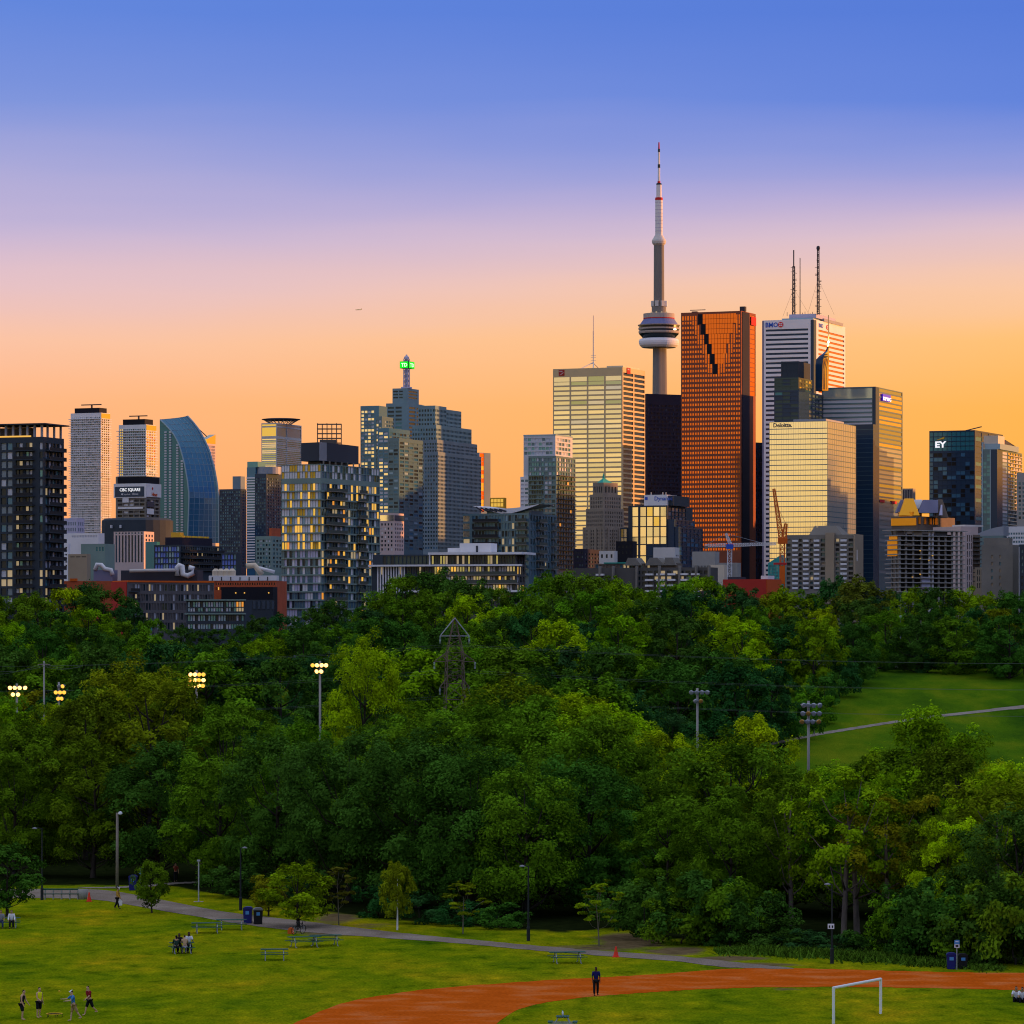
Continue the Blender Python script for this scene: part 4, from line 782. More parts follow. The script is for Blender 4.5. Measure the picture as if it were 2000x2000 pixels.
for i in range(12): b.box('roof_aerial', b.lx(1530 + i * 5), b.lx(1530 + i * 5) + .4, 11, 11.4, b.z(614), b.z(606 + (i * 5) % 7), M('dark_steel'))
# ---- 26 hotel tower with spire
b = Bld('hotel_tower', 'dark green glass tower with onion-curved spire and golden arched side', 1512, 1560, 1608, 762, 3250, 21)
gt = [('gl_dteal', 3), ('gl_navy', 2), ('gl_teal', .6)]; gy = [('gl_gold', 2), ('gl_green', 2), ('gl_dteal', 1)]
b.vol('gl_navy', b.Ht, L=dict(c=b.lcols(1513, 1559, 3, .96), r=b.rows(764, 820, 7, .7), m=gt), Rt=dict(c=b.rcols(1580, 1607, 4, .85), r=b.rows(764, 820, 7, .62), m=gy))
b.vol('gl_dteal', b.z(737), xa=b.lx(1512), xb=-.3, ya=.5, yb=b.ry(1587), z0=b.Ht + .01, L=dict(c=b.lcols(1513, 1558, 3, .96), r=b.rows(739, 760, 3, .7), m=gt), Rt=dict(c=b.rcols(1562, 1586, 4, .85), r=b.rows(739, 760, 3, .62), m=gy))
b.vol('charcoal', b.z(705), xa=b.lx(1524), xb=-1, ya=2, yb=b.ry(1585), z0=b.z(737) + .01, L=dict(c=b.lcols(1526, 1557, 3, .9), r=b.rows(708, 734, 2, .9), m='charcoal', dep=.2))
prof = [(762, 1585, 1614), (735, 1585, 1615), (712, 1585, 1615.5), (700, 1587, 1616), (694, 1593, 1616), (690, 1600, 1616), (684, 1608, 1616), (676, 1611.3, 1616), (665, 1612.6, 1616), (650, 1613.3, 1615.6), (614, 1614, 1615)]
k = b.k; mb = MB(); 
for i in range(len(prof) - 1):
    (ya_, l0, r0), (yb_, l1, r1) = prof[i], prof[i + 1]
    X = lambda p: (p - 1560) * k * .9; za, zb_ = b.z(ya_), b.z(yb_)
    def qd(p, f): return (X(p), 18 + 14 * f * (1 if i < 7 else .1), None)
    dp = 11 if i < 6 else 1.5; dpn = 11 if i < 5 else 1.5
    A = [(X(l0), 16, za), (X(r0 - (r0 - l0) * .35), 15 - dp * .3, za), (X(r0), 16, za), (X(l0 + 2), 16 + dp, za)]; Bq = [(X(l1), 16, zb_), (X(r1 - (r1 - l1) * .35), 15 - dpn * .3, zb_), (X(r1), 16, zb_), (X(l1 + 2 if i < 7 else l1), 16 + dpn, zb_)]
    for e in range(4): g_ = (e + 1) % 4; mb.face([A[e], A[g_], Bq[g_], Bq[e]], 1 if e == 1 and i < 8 else 0)
sp_ = mb.build('spire', [M('gl_navy'), M('gl_gold')], b.root)
mb = MB()
for q in range(3):
    xo = X(1607 + q * 2.6)
    for (u, v) in zip(range(0, 8), range(1, 9)):
        z0, z1 = b.z(760 - u * 8), b.z(760 - v * 8); mb.bar((xo + .6 * max(0, u - 5) , 14.2 - 3.2 + q * .9, z0), (xo + .6 * max(0, v - 5), 14.2 - 3.2 + q * .9, z1), .35)
stuff(mb.build('arch_ribs', M('gl_navy'), sp_))
# ---- 27 tower with blue box sign
b = Bld('office_tower', 'grey-gold glass tower with small blue box sign at upper right', 1605, 1710, 1763, 755, 3300, 21)
pit = 8.9; rws = [(b.z(780 + pit * (i + 1) - 3.2), b.z(780 + pit * i)) for i in range(40)]
b.vol('gl_slate', b.Ht, L=dict(c=[(b.lx(1606), b.lx(1703.5))], r=rws + b.rows(757, 778, 1, .94), m=lambda i, j: 'gl_mirror' if j > 39 else ([('white', 1), ('gl_white', 1)] if j > 30 else [('gl_navy', 2), ('gl_blue', 1)]), dep=.3, tilt=.2), Rt=dict(c=[(b.ry(1717.5), b.ry(1762))], r=[(b.z(757 + pit * (i + 1) - 3.0), b.z(757 + pit * i)) for i in range(42)], m=lambda i, j: [('gl_gold', 2), ('gl_green', .6)] if j > 28 else ([('gl_mirror', 2), ('gl_green', .8)] if j > 16 else [('gl_slate', 2), ('gl_grey', 1)]), dep=.3, tilt=.15))  # right panes graded gold to grey, reflections put into their colour
b.box('corner_notch', b.lx(1704), .2, -.15, b.ry(1716.5), 0, b.Ht - .3, M('gl_navy'))
b.box('lower_wing', b.lx(1660), .5, -9, -.2, 0, b.z(829.5), M('gl_navy')); b.slabs('L', b.lx(1661), .5, [b.z(840 + i * 9.0) for i in range(33)], .15, .25, 'gl_slate', off=-9.0, name='floor_line', single=False)
mat('sign_blue', (.02, .01, .35), .4, emit=(.03, .005, .42), es=.8)
sg = b.box('sign_box', .3, 1.0, b.ry(1722), b.ry(1737.5), b.z(780), b.z(766.5), M('sign_blue'))
text('sign_lettering', 'KPMG', M('sign_lit'), sg, (1.05, b.ry(1722.6), b.z(778.6)), (R(90), 0, R(90)), 4.0, 2.35, .09, .05)
for px in (1717.5, 1741): b.box('red_panel', .25, .6, b.ry(px), b.ry(px + 9), b.z(980), b.z(974.5), M('red_paint'))
# ---- 28 pale cube tower
b = Bld('office_tower', 'pale cream mirrored glass tower with dark lettering at top left', 1502.5, 1616, 1672, 822, 3150, 21)
rws = [(b.z(837 + 10.15 * (i + 1) - 1.6), b.z(837 + 10.15 * i)) for i in range(30)]; 
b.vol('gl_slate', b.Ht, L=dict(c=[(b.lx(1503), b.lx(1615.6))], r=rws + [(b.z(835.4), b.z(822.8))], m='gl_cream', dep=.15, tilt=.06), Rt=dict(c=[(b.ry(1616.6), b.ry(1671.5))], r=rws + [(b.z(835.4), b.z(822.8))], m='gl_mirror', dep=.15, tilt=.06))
b.text('L', 'Deloitte.', 1510, 832.4, 4.6, 'gl_navy', .95, .025, .1)
b.box('roof_plant', b.lx(1545), -3, 6, b.W2 * .7, b.Ht + .01, b.z(817), M('steel'))
mb = MB()
for i in range(1, 24): x = b.lx(1502.5) + b.W1 * i / 24; mb.box(x - .05, x + .05, .02, .12, b.z(1141), b.z(822.8))
for i in range(1, 16): y = b.W2 * i / 16; mb.box(-.12, -.02, y - .05, y + .05, b.z(1141), b.z(822.8))
stuff(mb.build('mullions', M('gl_grey'), b.root))
ORD = ['first', 'second', 'third', 'fourth', 'fifth', 'sixth', 'seventh', 'eighth', 'ninth', 'tenth', 'eleventh', 'twelfth', 'thirteenth', 'fourteenth', 'fifteenth', 'sixteenth', 'seventeenth', 'eighteenth', 'nineteenth', 'twentieth']
TENS = {20: 'twenty', 30: 'thirty', 40: 'forty', 50: 'fifty', 60: 'sixty', 70: 'seventy', 80: 'eighty', 90: 'ninety'}
def ordinal(n):
    if n <= 20: return ORD[n - 1]
    if n % 10 == 0: return TENS[n][:-1] + 'ieth'
    return TENS[n - n % 10] + '-' + ORD[n % 10 - 1]
ORDINALS = [ordinal(i) for i in range(1, 99)]
# ---- 29 stepped gold-glass office
b = Bld('office_building', 'stepped dark office with gold mirrored bays and white sign box on top', 1214, 1303, 1353, 987, 2900, 21, 'building')
gg = [('gl_cream', 3), ('gl_gold', .7), ('gl_pale', 1)]
b.vol('charcoal', b.Ht, xa=b.lx(1227), L=dict(c=[(b.lx(p), b.lx(p + 11.2)) for p in (1235, 1250.3, 1263.2, 1276.4, 1289.8)], r=[(b.z(1007.5), b.z(990)), (b.z(1027), b.z(1009)), (b.z(1047.5), b.z(1029)), (b.z(1062), b.z(1049)), (b.z(1084), b.z(1064)), (b.z(1102), b.z(1086))], m=lambda i, j: gg if (j > 1 or i < 2) else 'gl_navy', tilt=.3), Rt=dict(c=b.rcols(1305, 1340, 5, .86), r=b.rows(990, 1102, 13, .8), m=[('gl_navy', 3), ('gl_blue', 1)]))
b.vol('charcoal', b.z(1030), xa=b.lx(1214), xb=b.lx(1227) - .02, ya=-3, yb=12, L=dict(c=b.lcols(1214.6, 1226.5, 2, .88), r=b.rows(1032, 1102, 4, .9), m=gg))
b.vol('gl_navy', b.z(1014), xa=-12, xb=5, ya=1, yb=b.ry(1345), Rt=dict(c=b.grid(2, b.ry(1344), 5, .86), r=b.rows(1016, 1102, 10, .8), m=[('gl_navy', 3), ('gl_blue', 1)])); b.vol('gl_navy', b.z(1029), xa=-12, xb=8, ya=2, yb=b.W2, Rt=dict(c=b.grid(3, b.W2 - .5, 6, .86), r=b.rows(1031, 1102, 8, .8), m=[('gl_navy', 3), ('gl_blue', 1)]))
b.box('sign_box', b.lx(1257), -.5, 1, b.W2 * .4, b.Ht + .01, b.z(966), M('white')); b.text('L', 'Dynamic', 1277, 977, 4.2, 'bmo_blue', .95, .01, .12, off=1); b.box('logo_sign', b.lx(1259), b.lx(1264), .8, .98, b.z(976), b.z(970), M('bmo_blue'))
b.box('penthouse', -9, 3, 4, b.W2 * .7, b.Ht + .01, b.z(967.5), M('charcoal'))
for px in (1269, 1292, 1298): b.box('roof_aerial', b.lx(px), b.lx(px) + .5, 2, 2.5, b.z(966), b.z(961), M('offwhite'))
# ---- 30 old stone tower
b = Bld('stone_tower', 'old stone setback tower with green copper pyramid roof', 1138, 1180, 1221, 1029, 3000, 40)
dk = [('gl_dark', 3), ('gl_navy', 1)]
def stone(y0, y1, pl_, pr2, nl, nr, nrow, tall=.6, wf=.5):
    xa, yb = b.lx(pl_), b.ry(pr2); q = (b.x[1] - pl_) ; xb = -(-b.W1 - xa) * 0
    off = .9 * (pl_ - 1138) * b.k * .5
    b.vol('stone', b.z(y0), xa=xa, xb=-off, ya=off, yb=yb, z0=b.z(y1) if y1 < 1075 else 0, L=dict(c=b.grid(xa + 1, -off - 1, nl, wf), r=b.rows(y0 + 4, min(y1, 1075) - 1, nrow, tall), m=dk, dep=.7), Rt=dict(c=b.grid(off + 1, yb - 1, nr, wf), r=b.rows(y0 + 4, min(y1, 1075) - 1, nrow, tall), m=dk, dep=.7))
stone(1029, 1110, 1138, 1221, 9, 9, 6, .55, .42); stone(993, 1030, 1143, 1220, 8, 8, 4, .6, .42); stone(965, 994, 1148.5, 1217, 7, 7, 3, .62, .42); stone(942, 966, 1153.5, 1212, 4, 4, 1, .62, .45)
mb = MB(); xa, yb = b.lx(1156), b.ry(1209); o_ = 6; z0 = b.z(942) + .01; ap = ((xa - o_) / 2 - 2, (yb + o_) / 2 + 1, b.z(931)); cs = [(xa, o_, z0), (-o_, o_, z0), (-o_, yb, z0), (xa, yb, z0)]
for i in range(4): mb.face([cs[i], cs[(i + 1) % 4], ap])
rf = mb.build('roof', M('copper_roof'), b.root); mb = MB(); mb.lathe([(1.0, 0), (.8, 1.5), (.15, 4)], 6); mb.build('finial', M('copper_roof'), rf, loc=(ap[0], ap[1], ap[2] - .5))
for px in (1140, 1150, 1163, 1172): b.box('buttress', b.lx(px), b.lx(px) + 1.2, -.45 + (.9 * max(0, 1148 - 1138) * b.k * .5 if px > 1147 else 0) * 0, -.02, 0, b.z(1031), M('stone'))
for px in (1186, 1197, 1208, 1218): b.box('buttress', .02, .5, b.ry(px), b.ry(px) + 1.2, 0, b.z(1031), M('stone'))
# ---- low blocks in the middle
def block(name, label, x0, x1, x2, y, d, m, L=None, Rt=None, yaw=20, extra=None):
    b = Bld(name, label, x0, x1, x2, y, d, yaw, 'building')
    f = lambda s, side: None if s is None else dict(c=(b.lcols if side == 'L' else b.rcols)(s[0], s[1], s[2], s[3]), r=b.rows(s[4], s[5], s[6], s[7]), m=s[8], dep=s[9] if len(s) > 9 else .35)
    b.vol(m, b.Ht, L=f(L, 'L'), Rt=f(Rt, 'R')); return b
dkw = [('gl_dark', 3), ('gl_slate', 1), ('lit_pale', .3)]
b = block('brown_lowrise', 'brown low building with slanted skylight roofs under the dark stepped office', 1161, 1322, 1333, 1100, 1500, 'brown', (1163, 1270, 16, .7, 1101, 1112, 1, .8, [('lit_pale', 1), ('brown', 3), ('gl_slate', 1)]))
mb = MB()
for (p0, p1, f) in ((1222, 1255, 1), (1262, 1300, 1), (1300, 1330, 1)):
    x0, x1 = b.lx(p0), b.lx(min(p1, 1322)); mb.prism([(x0, b.z(1104)), (x1, b.z(1104)), ((x0 + x1) / 2 + 1, b.z(1089)), ((x0 + x1) / 2 - 2, b.z(1089))], -1.5, 6)
stuff(mb.build('skylight_roof', M('concrete'), b.root)); b.box('roof_edge', b.lx(1180), b.lx(1250), -.4, 5, b.Ht + .01, b.z(1097.5), M('copper_roof'))
b = block('balcony_block', 'grey concrete apartment block with white balcony fronts behind middle trees', 1120, 1388, 1402, 1108, 1250, 'concrete_d', (1240, 1386, 12, .72, 1112, 1190, 7, .6, [('gl_dark', 3), ('gl_slate', 1), ('lit_pale', .4)]))
for i in range(7):
    for p in (1166, 1262, 1284, 1306, 1330, 1352): b.box('balcony', b.lx(p), b.lx(p + 15), -1.3, -.05, b.z(1122.5 + 11 * i) - .1, b.z(1119.5 + 11 * i), M('white'))
for p in (1172, 1198, 1244, 1288, 1328, 1360, 1385): b.box('pier', b.lx(p), b.lx(p + 3), -1.6, -.02, 0, b.Ht + .6, M('concrete'))
block('dark_block', 'small black cube building in front of the gold mirrored bays', 1203, 1236, 1244, 1057, 1900, 'black', (1205, 1235, 4, .3, 1062, 1085, 2, .4, [('lit_pale', 1), ('gl_dark', 3)]))
block('white_block', 'white concrete box building right of the dark stepped office base', 1276, 1318, 1327, 1069, 1850, 'offwhite', None, (1320, 1326, 2, .6, 1082, 1100, 3, .5, 'gl_dark'))
block('white_shed', 'low white rooftop shed between stone tower and black cube', 1170, 1200, 1206, 1076, 1800, 'offwhite', (1171, 1199, 3, .4, 1080, 1092, 1, .6, 'gl_dark'))
block('dark_brick_block', 'dark brick block at the foot of the old stone tower', 1120, 1140, 1172, 1072, 2000, 'blackbrown', (1122, 1139, 4, .5, 1075, 1108, 4, .5, dkw), (1142, 1171, 5, .5, 1078, 1108, 4, .5, dkw))
block('grey_block', 'pale grey windowless block below the red granite tower', 1352, 1396, 1405, 1077, 1750, 'concrete_l', (1354, 1394, 14, .45, 1104, 1109, 1, .8, 'gl_dark'))
block('grey_block', 'low beige concrete block left of the white crane', 1385, 1414, 1420, 1103, 1300, 'cream', (1388, 1400, 2, .5, 1112, 1125, 1, .7, 'gl_slate'))
block('grey_block', 'grey concrete block directly behind the white crane mast', 1402, 1440, 1447, 1099, 1500, 'concrete_l')
block('long_block', 'long low grey roofline behind the white crane', 1330, 1408, 1414, 1112, 1350, 'concrete_d', (1332, 1406, 14, .5, 1116, 1128, 1, .6, dkw))
b = block('teal_building', 'teal glass gable building beside the orange crane', 1500, 1534, 1540, 1100, 1900, 'teal_wall', (1502, 1533, 5, .8, 1103, 1140, 6, .7, [('gl_teal2', 2), ('gl_teal', 2)]))
mb = MB(); mb.prism([(b.lx(1500), b.Ht + .01), (b.lx(1534), b.Ht + .01), (b.lx(1526), b.z(1083))], 0, b.W2 * .9); mb.build('gable', M('teal_wall'), b.root)
b = block('red_building', 'low red building with bright orange-red end above the tree line', 1412, 1496, 1525, 1131, 1120, 'red', (1425, 1438, 2, .6, 1153, 1160, 1, .8, [('lit_warm', 1), ('gl_slate', 1)]), None, 30)
b.box('orange_end', .02, .3, .2, b.W2 - .1, 0, b.Ht - .2, M('orange_red')); b.box('roof_plant', b.lx(1480), b.lx(1494), 2, 6, b.Ht + .01, b.z(1124), M('white')); b.box('roof_plant', b.lx(1418), b.lx(1438), 1, 6, b.Ht + .01, b.z(1126), M('dark_steel'))
# ---- 34, 35 cranes
d = 1500; g = P(1425, 1200, d); t = thing('tower_crane', 'white tower crane with blue cab and long lattice jib', 'crane', (g.x, d, H(g.x, d) - .4)); zb = t.location.z; s = d / F; Zc = lambda y: CAMZ - (y - HORY) / F * d - zb; Xc = lambda p: (p - 1425) * s
def part(fn, name, m, par, st=True):
    q = MB(); fn(q); o = q.build(name, m if isinstance(m, list) else M(m), par)
    if st: stuff(o)
    return o
part(lambda q: lattice(q, (0, 0, 0), (0, 0, Zc(1072)), 1.6, 1.6, 26, .22), 'mast', 'white', t); part(lambda q: q.box(-1.3, 1.3, -1.3, 1.3, Zc(1072), Zc(1063)), 'cab', 'bmo_blue', t, False)
part(lambda q: lattice(q, (1.2, 0, Zc(1064.5)), (Xc(1515), 0, Zc(1062)), 1.2, .9, 24, .17), 'jib', 'white', t); part(lambda q: lattice(q, (-1.2, 0, Zc(1064.5)), (Xc(1377), 0, Zc(1066)), 1.2, 1.0, 12, .17), 'counter_jib', 'white', t)
part(lambda q: lattice(q, (.3, 0, Zc(1063)), (Xc(1418), 0, Zc(1042)), 1.2, .6, 8, .2), 'apex', 'white', t); part(lambda q: q.box(Xc(1377), Xc(1383), -.8, .8, Zc(1072), Zc(1066.5)), 'counterweight', 'concrete', t, False)
part(lambda q: (q.bar((Xc(1418), 0, Zc(1042)), (Xc(1490), 0, Zc(1061)), .14), q.bar((Xc(1418), 0, Zc(1042)), (Xc(1380), 0, Zc(1064)), .14)), 'stay_cables', 'steel', t)
d = 1300; g = P(1528, 1200, d); t = thing('luffing_crane', 'orange luffing crane with raised jib and red collar', 'crane', (g.x, d, H(g.x, d) - .4)); zb = t.location.z; s = d / F; Xc = lambda p: (p - 1528) * s
part(lambda q: lattice(q, (0, 0, 0), (0, 0, Zc(1062)), 1.5, 1.5, 24, .26), 'mast', 'orange_paint', t); part(lambda q: q.box(-1.4, 1.6, -1.2, 1.2, Zc(1062), Zc(1050)), 'cab', 'orange_paint', t, False)
part(lambda q: lattice(q, (-.3, 0, Zc(1052)), (Xc(1511.5), 0, Zc(955)), 1.5, .7, 18, .26), 'jib', 'orange_paint', t); part(lambda q: lattice(q, (.5, 0, Zc(1052)), (Xc(1535), 0, Zc(1023)), 1.5, .8, 6, .26), 'counter_jib', 'orange_paint', t)
part(lambda q: q.box(Xc(1511), Xc(1536), -1, 1, Zc(1103), Zc(1099)), 'collar', 'red_paint', t, False); part(lambda q: (q.bar((Xc(1535), 0, Zc(1023)), (Xc(1516), 0, Zc(985)), .12), q.box(-.9, .9, -.9, .9, Zc(1140), Zc(1105))), 'pendant_cables', 'orange_paint', t)
# ---- 37 concrete apartment block
b = Bld('apartment_block', 'brutalist concrete apartment block with tan end walls, right of the orange crane', 1535, 1670, 1684.5, 1044, 1350, 18, 'building')
rws = b.rows(1050, 1152, 11, .62); bay = [(1537, 1544), (1548, 1558.5), (1560.5, 1566), (1569, 1579.5), (1582, 1588), (1590, 1600.5), (1603, 1611), (1632, 1639), (1642, 1654), (1657, 1666)]
b.vol('concrete', b.Ht, L=dict(c=[(b.lx(p), b.lx(q)) for p, q in bay], r=rws, m=lambda i, j: [('gl_black', 3), ('gl_dark', 2), ('lit_pale', .25)] if i in (1, 3, 5, 8) else [('concrete_d', 2), ('gl_dark', 2), ('gl_slate', 2), ('cream', 1), ('lit_pale', .3)], dep=.9), Rt=None)
for p, q in ((1548, 1558.5), (1569, 1579.5), (1590, 1600.5), (1642, 1654)): b.slabs('L', b.lx(p), b.lx(q), [r[0] for r in rws], .5, .75, 'white', name='balcony')
b.box('stair_wall', b.lx(1613), b.lx(1630), -.8, 3, 0, b.z(1040), M('tan')); b.box('end_wall', b.lx(1668.5), .3, -1.0, b.W2, 0, b.z(1043), M('tan')); b.box('slot_window', b.lx(1676), b.lx(1678) if 0 else b.lx(1672) + .5, -1.1, -1.02, b.z(1096), b.z(1074), M('white'))
mb = MB(); zt = b.z(1026); mb.v = [(b.lx(1579), 1, b.Ht + .01), (b.lx(1644), 1, b.Ht + .01), (b.lx(1644), 12, b.Ht + .01), (b.lx(1579), 12, b.Ht + .01), (b.lx(1587), 3, zt), (b.lx(1628), 3, zt), (b.lx(1628), 9, zt), (b.lx(1587), 9, zt)]; mb.f = [(0, 1, 5, 4), (1, 2, 6, 5), (2, 3, 7, 6), (3, 0, 4, 7), (4, 5, 6, 7)]; mb.m = [0] * 5; mb.build('penthouse', M('concrete'), b.root)
b.box('roof_lamp', b.lx(1591), b.lx(1594), 2.6, 2.98, b.z(1029), b.z(1027), M('lit_pale'))
# ---- 38, 39 right: teal-black tower with yellow logo and condo before it
b = Bld('office_tower', 'teal-black glass tower with white letters and yellow beam logo', 1815, 1904, 1959, 840, 3500, 23)
rt = b.rows(842, 880, 4, .85); rw = b.rows(883, 1034, 17, .8)
b.vol('gl_navy', b.Ht, L=dict(c=[(b.lx(1815.5), b.lx(1822))] + b.lcols(1823, 1903, 9, .93), r=rw + rt, m=lambda i, j: [('gl_teal', 1)] if j > 16 else [('gl_blue', 1), ('gl_slate', 1)] if i == 0 else [('gl_navy', 4), ('gl_black', 2), ('gl_blue', 1)]), Rt=dict(c=b.rcols(1905, 1958, 4, .9), r=rw + rt, m=[('gl_teal', 1), ('gl_navy', 2)]))
b.text('L', 'EY', 1826, 872.5, 7.4, 'sign_lit', 1.2, .035, .15); mb = MB(); mb.prism([(b.lx(1828), b.z(858.5)), (b.lx(1844.5), b.z(856)), (b.lx(1844.5), b.z(852))], -.4, -.1); mb.build('logo_beam', M('yellow_panel'), b.root)
mb = MB(); mb.bar((-10, 6, b.Ht), (2, 14, b.z(832)), .9); mb.build('crane_boom', M('dark_steel'), b.root)
b = Bld('condo_tower', 'blue-grey condo tower with golden balconies at right, before the teal-black tower', 1919, 1947, 1996, 877, 3300, 21)
b.vol('gl_slate', b.Ht, L=dict(c=b.lcols(1920, 1934, 2, .85), r=b.rows(879, 1032, 21, .7), m=[('gl_teal2', 2), ('gl_slate', 2)]), Rt=dict(c=[(b.ry(1958), b.ry(1968))] + b.rcols(1969, 1995, 5, .8), r=b.rows(879, 1030, 21, .7), m=lambda i, j: [('gl_ltblue', 1), ('gl_white', 1)] if i == 0 else [('gl_gold', 2), ('cream', 2), ('gl_green', 1)] if (j > 13 or 4 < j < 8) else [('gl_slate', 1), ('gl_navy', 2), ('cream', .6)]))
b.box('dark_bay', b.lx(1935), .3, -.3, b.ry(1957.5), 0, b.Ht - .4, M('gl_navy')); b.box('white_fin', b.lx(1917.5), b.lx(1920), -.4, 2, 0, b.z(863), M('gl_ltblue')); b.box('white_fin', b.lx(1933.5), b.lx(1935.2), -.4, 2, 0, b.z(878), M('gl_ltblue'))
b.box('penthouse', b.lx(1921), 2, 3, b.ry(1985), b.Ht + .01, b.z(866), M('gl_ltblue')); b.box('penthouse', b.lx(1919), 0, 4, b.ry(1962), b.z(866) + .01, b.z(850), M('cream'))
mb = MB(); mb.prism([(b.ry(1962), b.z(866)), (b.ry(1986), b.z(866)), (b.ry(1986), b.z(871)), (b.ry(1986), b.z(873)), (b.ry(1990), b.z(873)), (b.ry(1964), b.z(856))], -2, 0); mb.v = [(y, x, z) for x, y, z in mb.v]; mb.build('sloped_roof', M('dark_steel'), b.root)
b.slabs('R', b.ry(1969), b.ry(1995), [q[0] - .4 for q in b.rows(879, 1030, 21, .7)], 1.2, .5, 'cream', single=True)
# ---- 40 gabled tower, reflected sunlight painted onto its roofs and bands as amber
b = Bld('postmodern_tower', 'brown tower with pointed gabled roofs lit bright orange', 1741, 1790, 1865, 1008, 2700, 35)
b.vol('brown', b.Ht, L=dict(c=b.lcols(1742, 1788, 2, .9), r=[(b.z(1019), b.z(1012))], m='gl_bronze'), Rt=dict(c=b.rcols(1792, 1838, 5, .42), r=[(b.z(1024), b.z(1011))], m=[('gl_gold', 1)]))
b.slabs('L', -b.W1, 0, [b.z(1026)], .5, 5, 'sunlit_amber', name='lit_band'); b.box('terrace', b.lx(1751), b.lx(1778), 3, 16, b.Ht + .01, b.z(999), M('sunlit_amber'))
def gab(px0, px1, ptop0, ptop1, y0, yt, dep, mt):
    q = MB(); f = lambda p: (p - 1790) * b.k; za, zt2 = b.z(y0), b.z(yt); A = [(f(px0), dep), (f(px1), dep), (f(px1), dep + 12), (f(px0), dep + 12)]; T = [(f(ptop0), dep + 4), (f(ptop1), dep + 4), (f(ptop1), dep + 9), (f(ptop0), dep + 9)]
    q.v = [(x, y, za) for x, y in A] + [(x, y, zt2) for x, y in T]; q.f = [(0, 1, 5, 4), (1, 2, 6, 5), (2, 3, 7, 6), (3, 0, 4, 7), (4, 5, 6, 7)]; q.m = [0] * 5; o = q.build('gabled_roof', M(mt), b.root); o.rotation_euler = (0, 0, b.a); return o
gab(1757, 1798, 1770, 1787, 1006, 972.5, 6, 'sunlit_amber'); gab(1754, 1766, 1764, 1770, 1000, 975, 12, 'lead'); gab(1784, 1810, 1787, 1806, 992, 974, 14, 'white'); gab(1795, 1835, 1807, 1836, 1001, 975, 8, 'lead'); gab(1830, 1856, 1837, 1845, 1010, 974, 10, 'brown'); gab(1836, 1842, 1841, 1843, 1006, 985, 4, 'lavender')
for px in (1793, 1804, 1815, 1826): b.box('lit_pier', b.ry(px) * 0 + .05, .6, b.ry(px), b.ry(px) + 2.6, b.z(1023), b.z(1010), M('sunlit_amber'))
# ---- 41 building under construction
b = Bld('construction_building', 'concrete frame building under construction with bare slabs and orange sheathing', 1734, 1755, 1880, 1040, 1500, 55, 'building')
zs = [b.z(1046 + 9.15 * i) for i in range(13)]
b.vol('concrete_d', b.z(1042), xa=b.lx(1745), xb=-3.5, ya=3.5, yb=b.W2 - 3)
for i, z in enumerate(zs): b.box('floor_slab', -b.W1 - .8, .9, -.9 + (i % 3) * .3, b.W2 + .6, z - .18, z + .18, M('concrete_l'))
b.box('roof_slab', -b.W1 - 1.4, 1.6, -1.4, b.W2 + 1.2, b.z(1036.4), b.z(1034.6), M('concrete_l'))
for px in (1757, 1769, 1783, 1799, 1814.5, 1821, 1833, 1846, 1859, 1868, 1877): b.box('column', -.55, -.02 - .1, b.ry(px), b.ry(px) + .8, 0, b.z(1036.6), M('concrete_l' if px not in (1814.5, 1821) else 'white'))
for px in (1740, 1748): b.box('column', b.lx(px), b.lx(px) + .6, .1, .7, 0, b.z(1036.6), M('concrete'))
for j, (ya, yb2) in enumerate(((1086, 1073), (1072, 1064.5), (1063, 1054.5), (1053.5, 1045))):
    b.box('sunlit_sheathing', -b.W1 - .3 + (1.2 if j == 3 else 0), -.8, .05, .35, b.z(ya), b.z(yb2), M('sunlit_amber'))  # amber colour stands for sunlight reflected onto the sheathing
    b.box('sunlit_sheathing', -b.W1 + .2, -b.W1 + .5, .4, 3, b.z(ya), b.z(yb2), M('sunlit_amber'))
for (p0, p1, y0, y1, m) in ((1800, 1816, 1150, 1126, 'lavender'), (1767, 1780, 1068, 1060, 'brown'), (1785, 1800, 1045, 1037, 'tan'), (1752, 1766, 1045, 1037, 'brown'), (1825, 1850, 1045, 1037, 'concrete_d')): b.box('panel', -.2, .1, b.ry(p0), b.ry(p1), b.z(y0), b.z(y1), M(m))
for px, y in ((1797, 1074), (1821, 1083), (1797, 1091), (1814, 1092), (1797, 1120), (1782, 1127)): b.box('work_lamp', -.4, .15, b.ry(px), b.ry(px) + .35, b.z(y) - .3, b.z(y) + .15, M('lit_warm'))
# ---- 42 pink framed block, 43 blank concrete slab, others at right
b = block('pink_block', 'pink precast building with tall paired windows beside the construction frame', 1822, 1877, 1910, 1028, 1650, 'pink', None, None, 55)
b.vol('pink', b.z(1040), xa=-4, xb=1.2, ya=1, yb=b.ry(1896), Rt=dict(c=b.grid(2, b.ry(1895.5), 3, .55), r=b.rows(1044, 1150, 7, .82), m=[('gl_dark', 2), ('gl_slate', 1)]))
b.vol('brown', b.z(1044), xa=-3, xb=.8, ya=b.ry(1896) + .02, yb=b.ry(1912), L=None, Rt=None); b.slabs('R', b.ry(1896) + .1, b.ry(1911), [b.z(1050 + 8.6 * i) for i in range(11)], 1.6, .4, 'concrete_d', off=.8)
b.vol('tan', b.z(1108), xa=-3, xb=3, ya=b.ry(1897), yb=b.ry(1911), Rt=dict(c=b.grid(b.ry(1898), b.ry(1910.5), 3, .5), r=b.rows(1111, 1150, 3, .75), m='gl_dark'))
b.box('roof_plant', -10, -2, 4, 14, b.Ht + .01, b.Ht + .8, M('offwhite'))
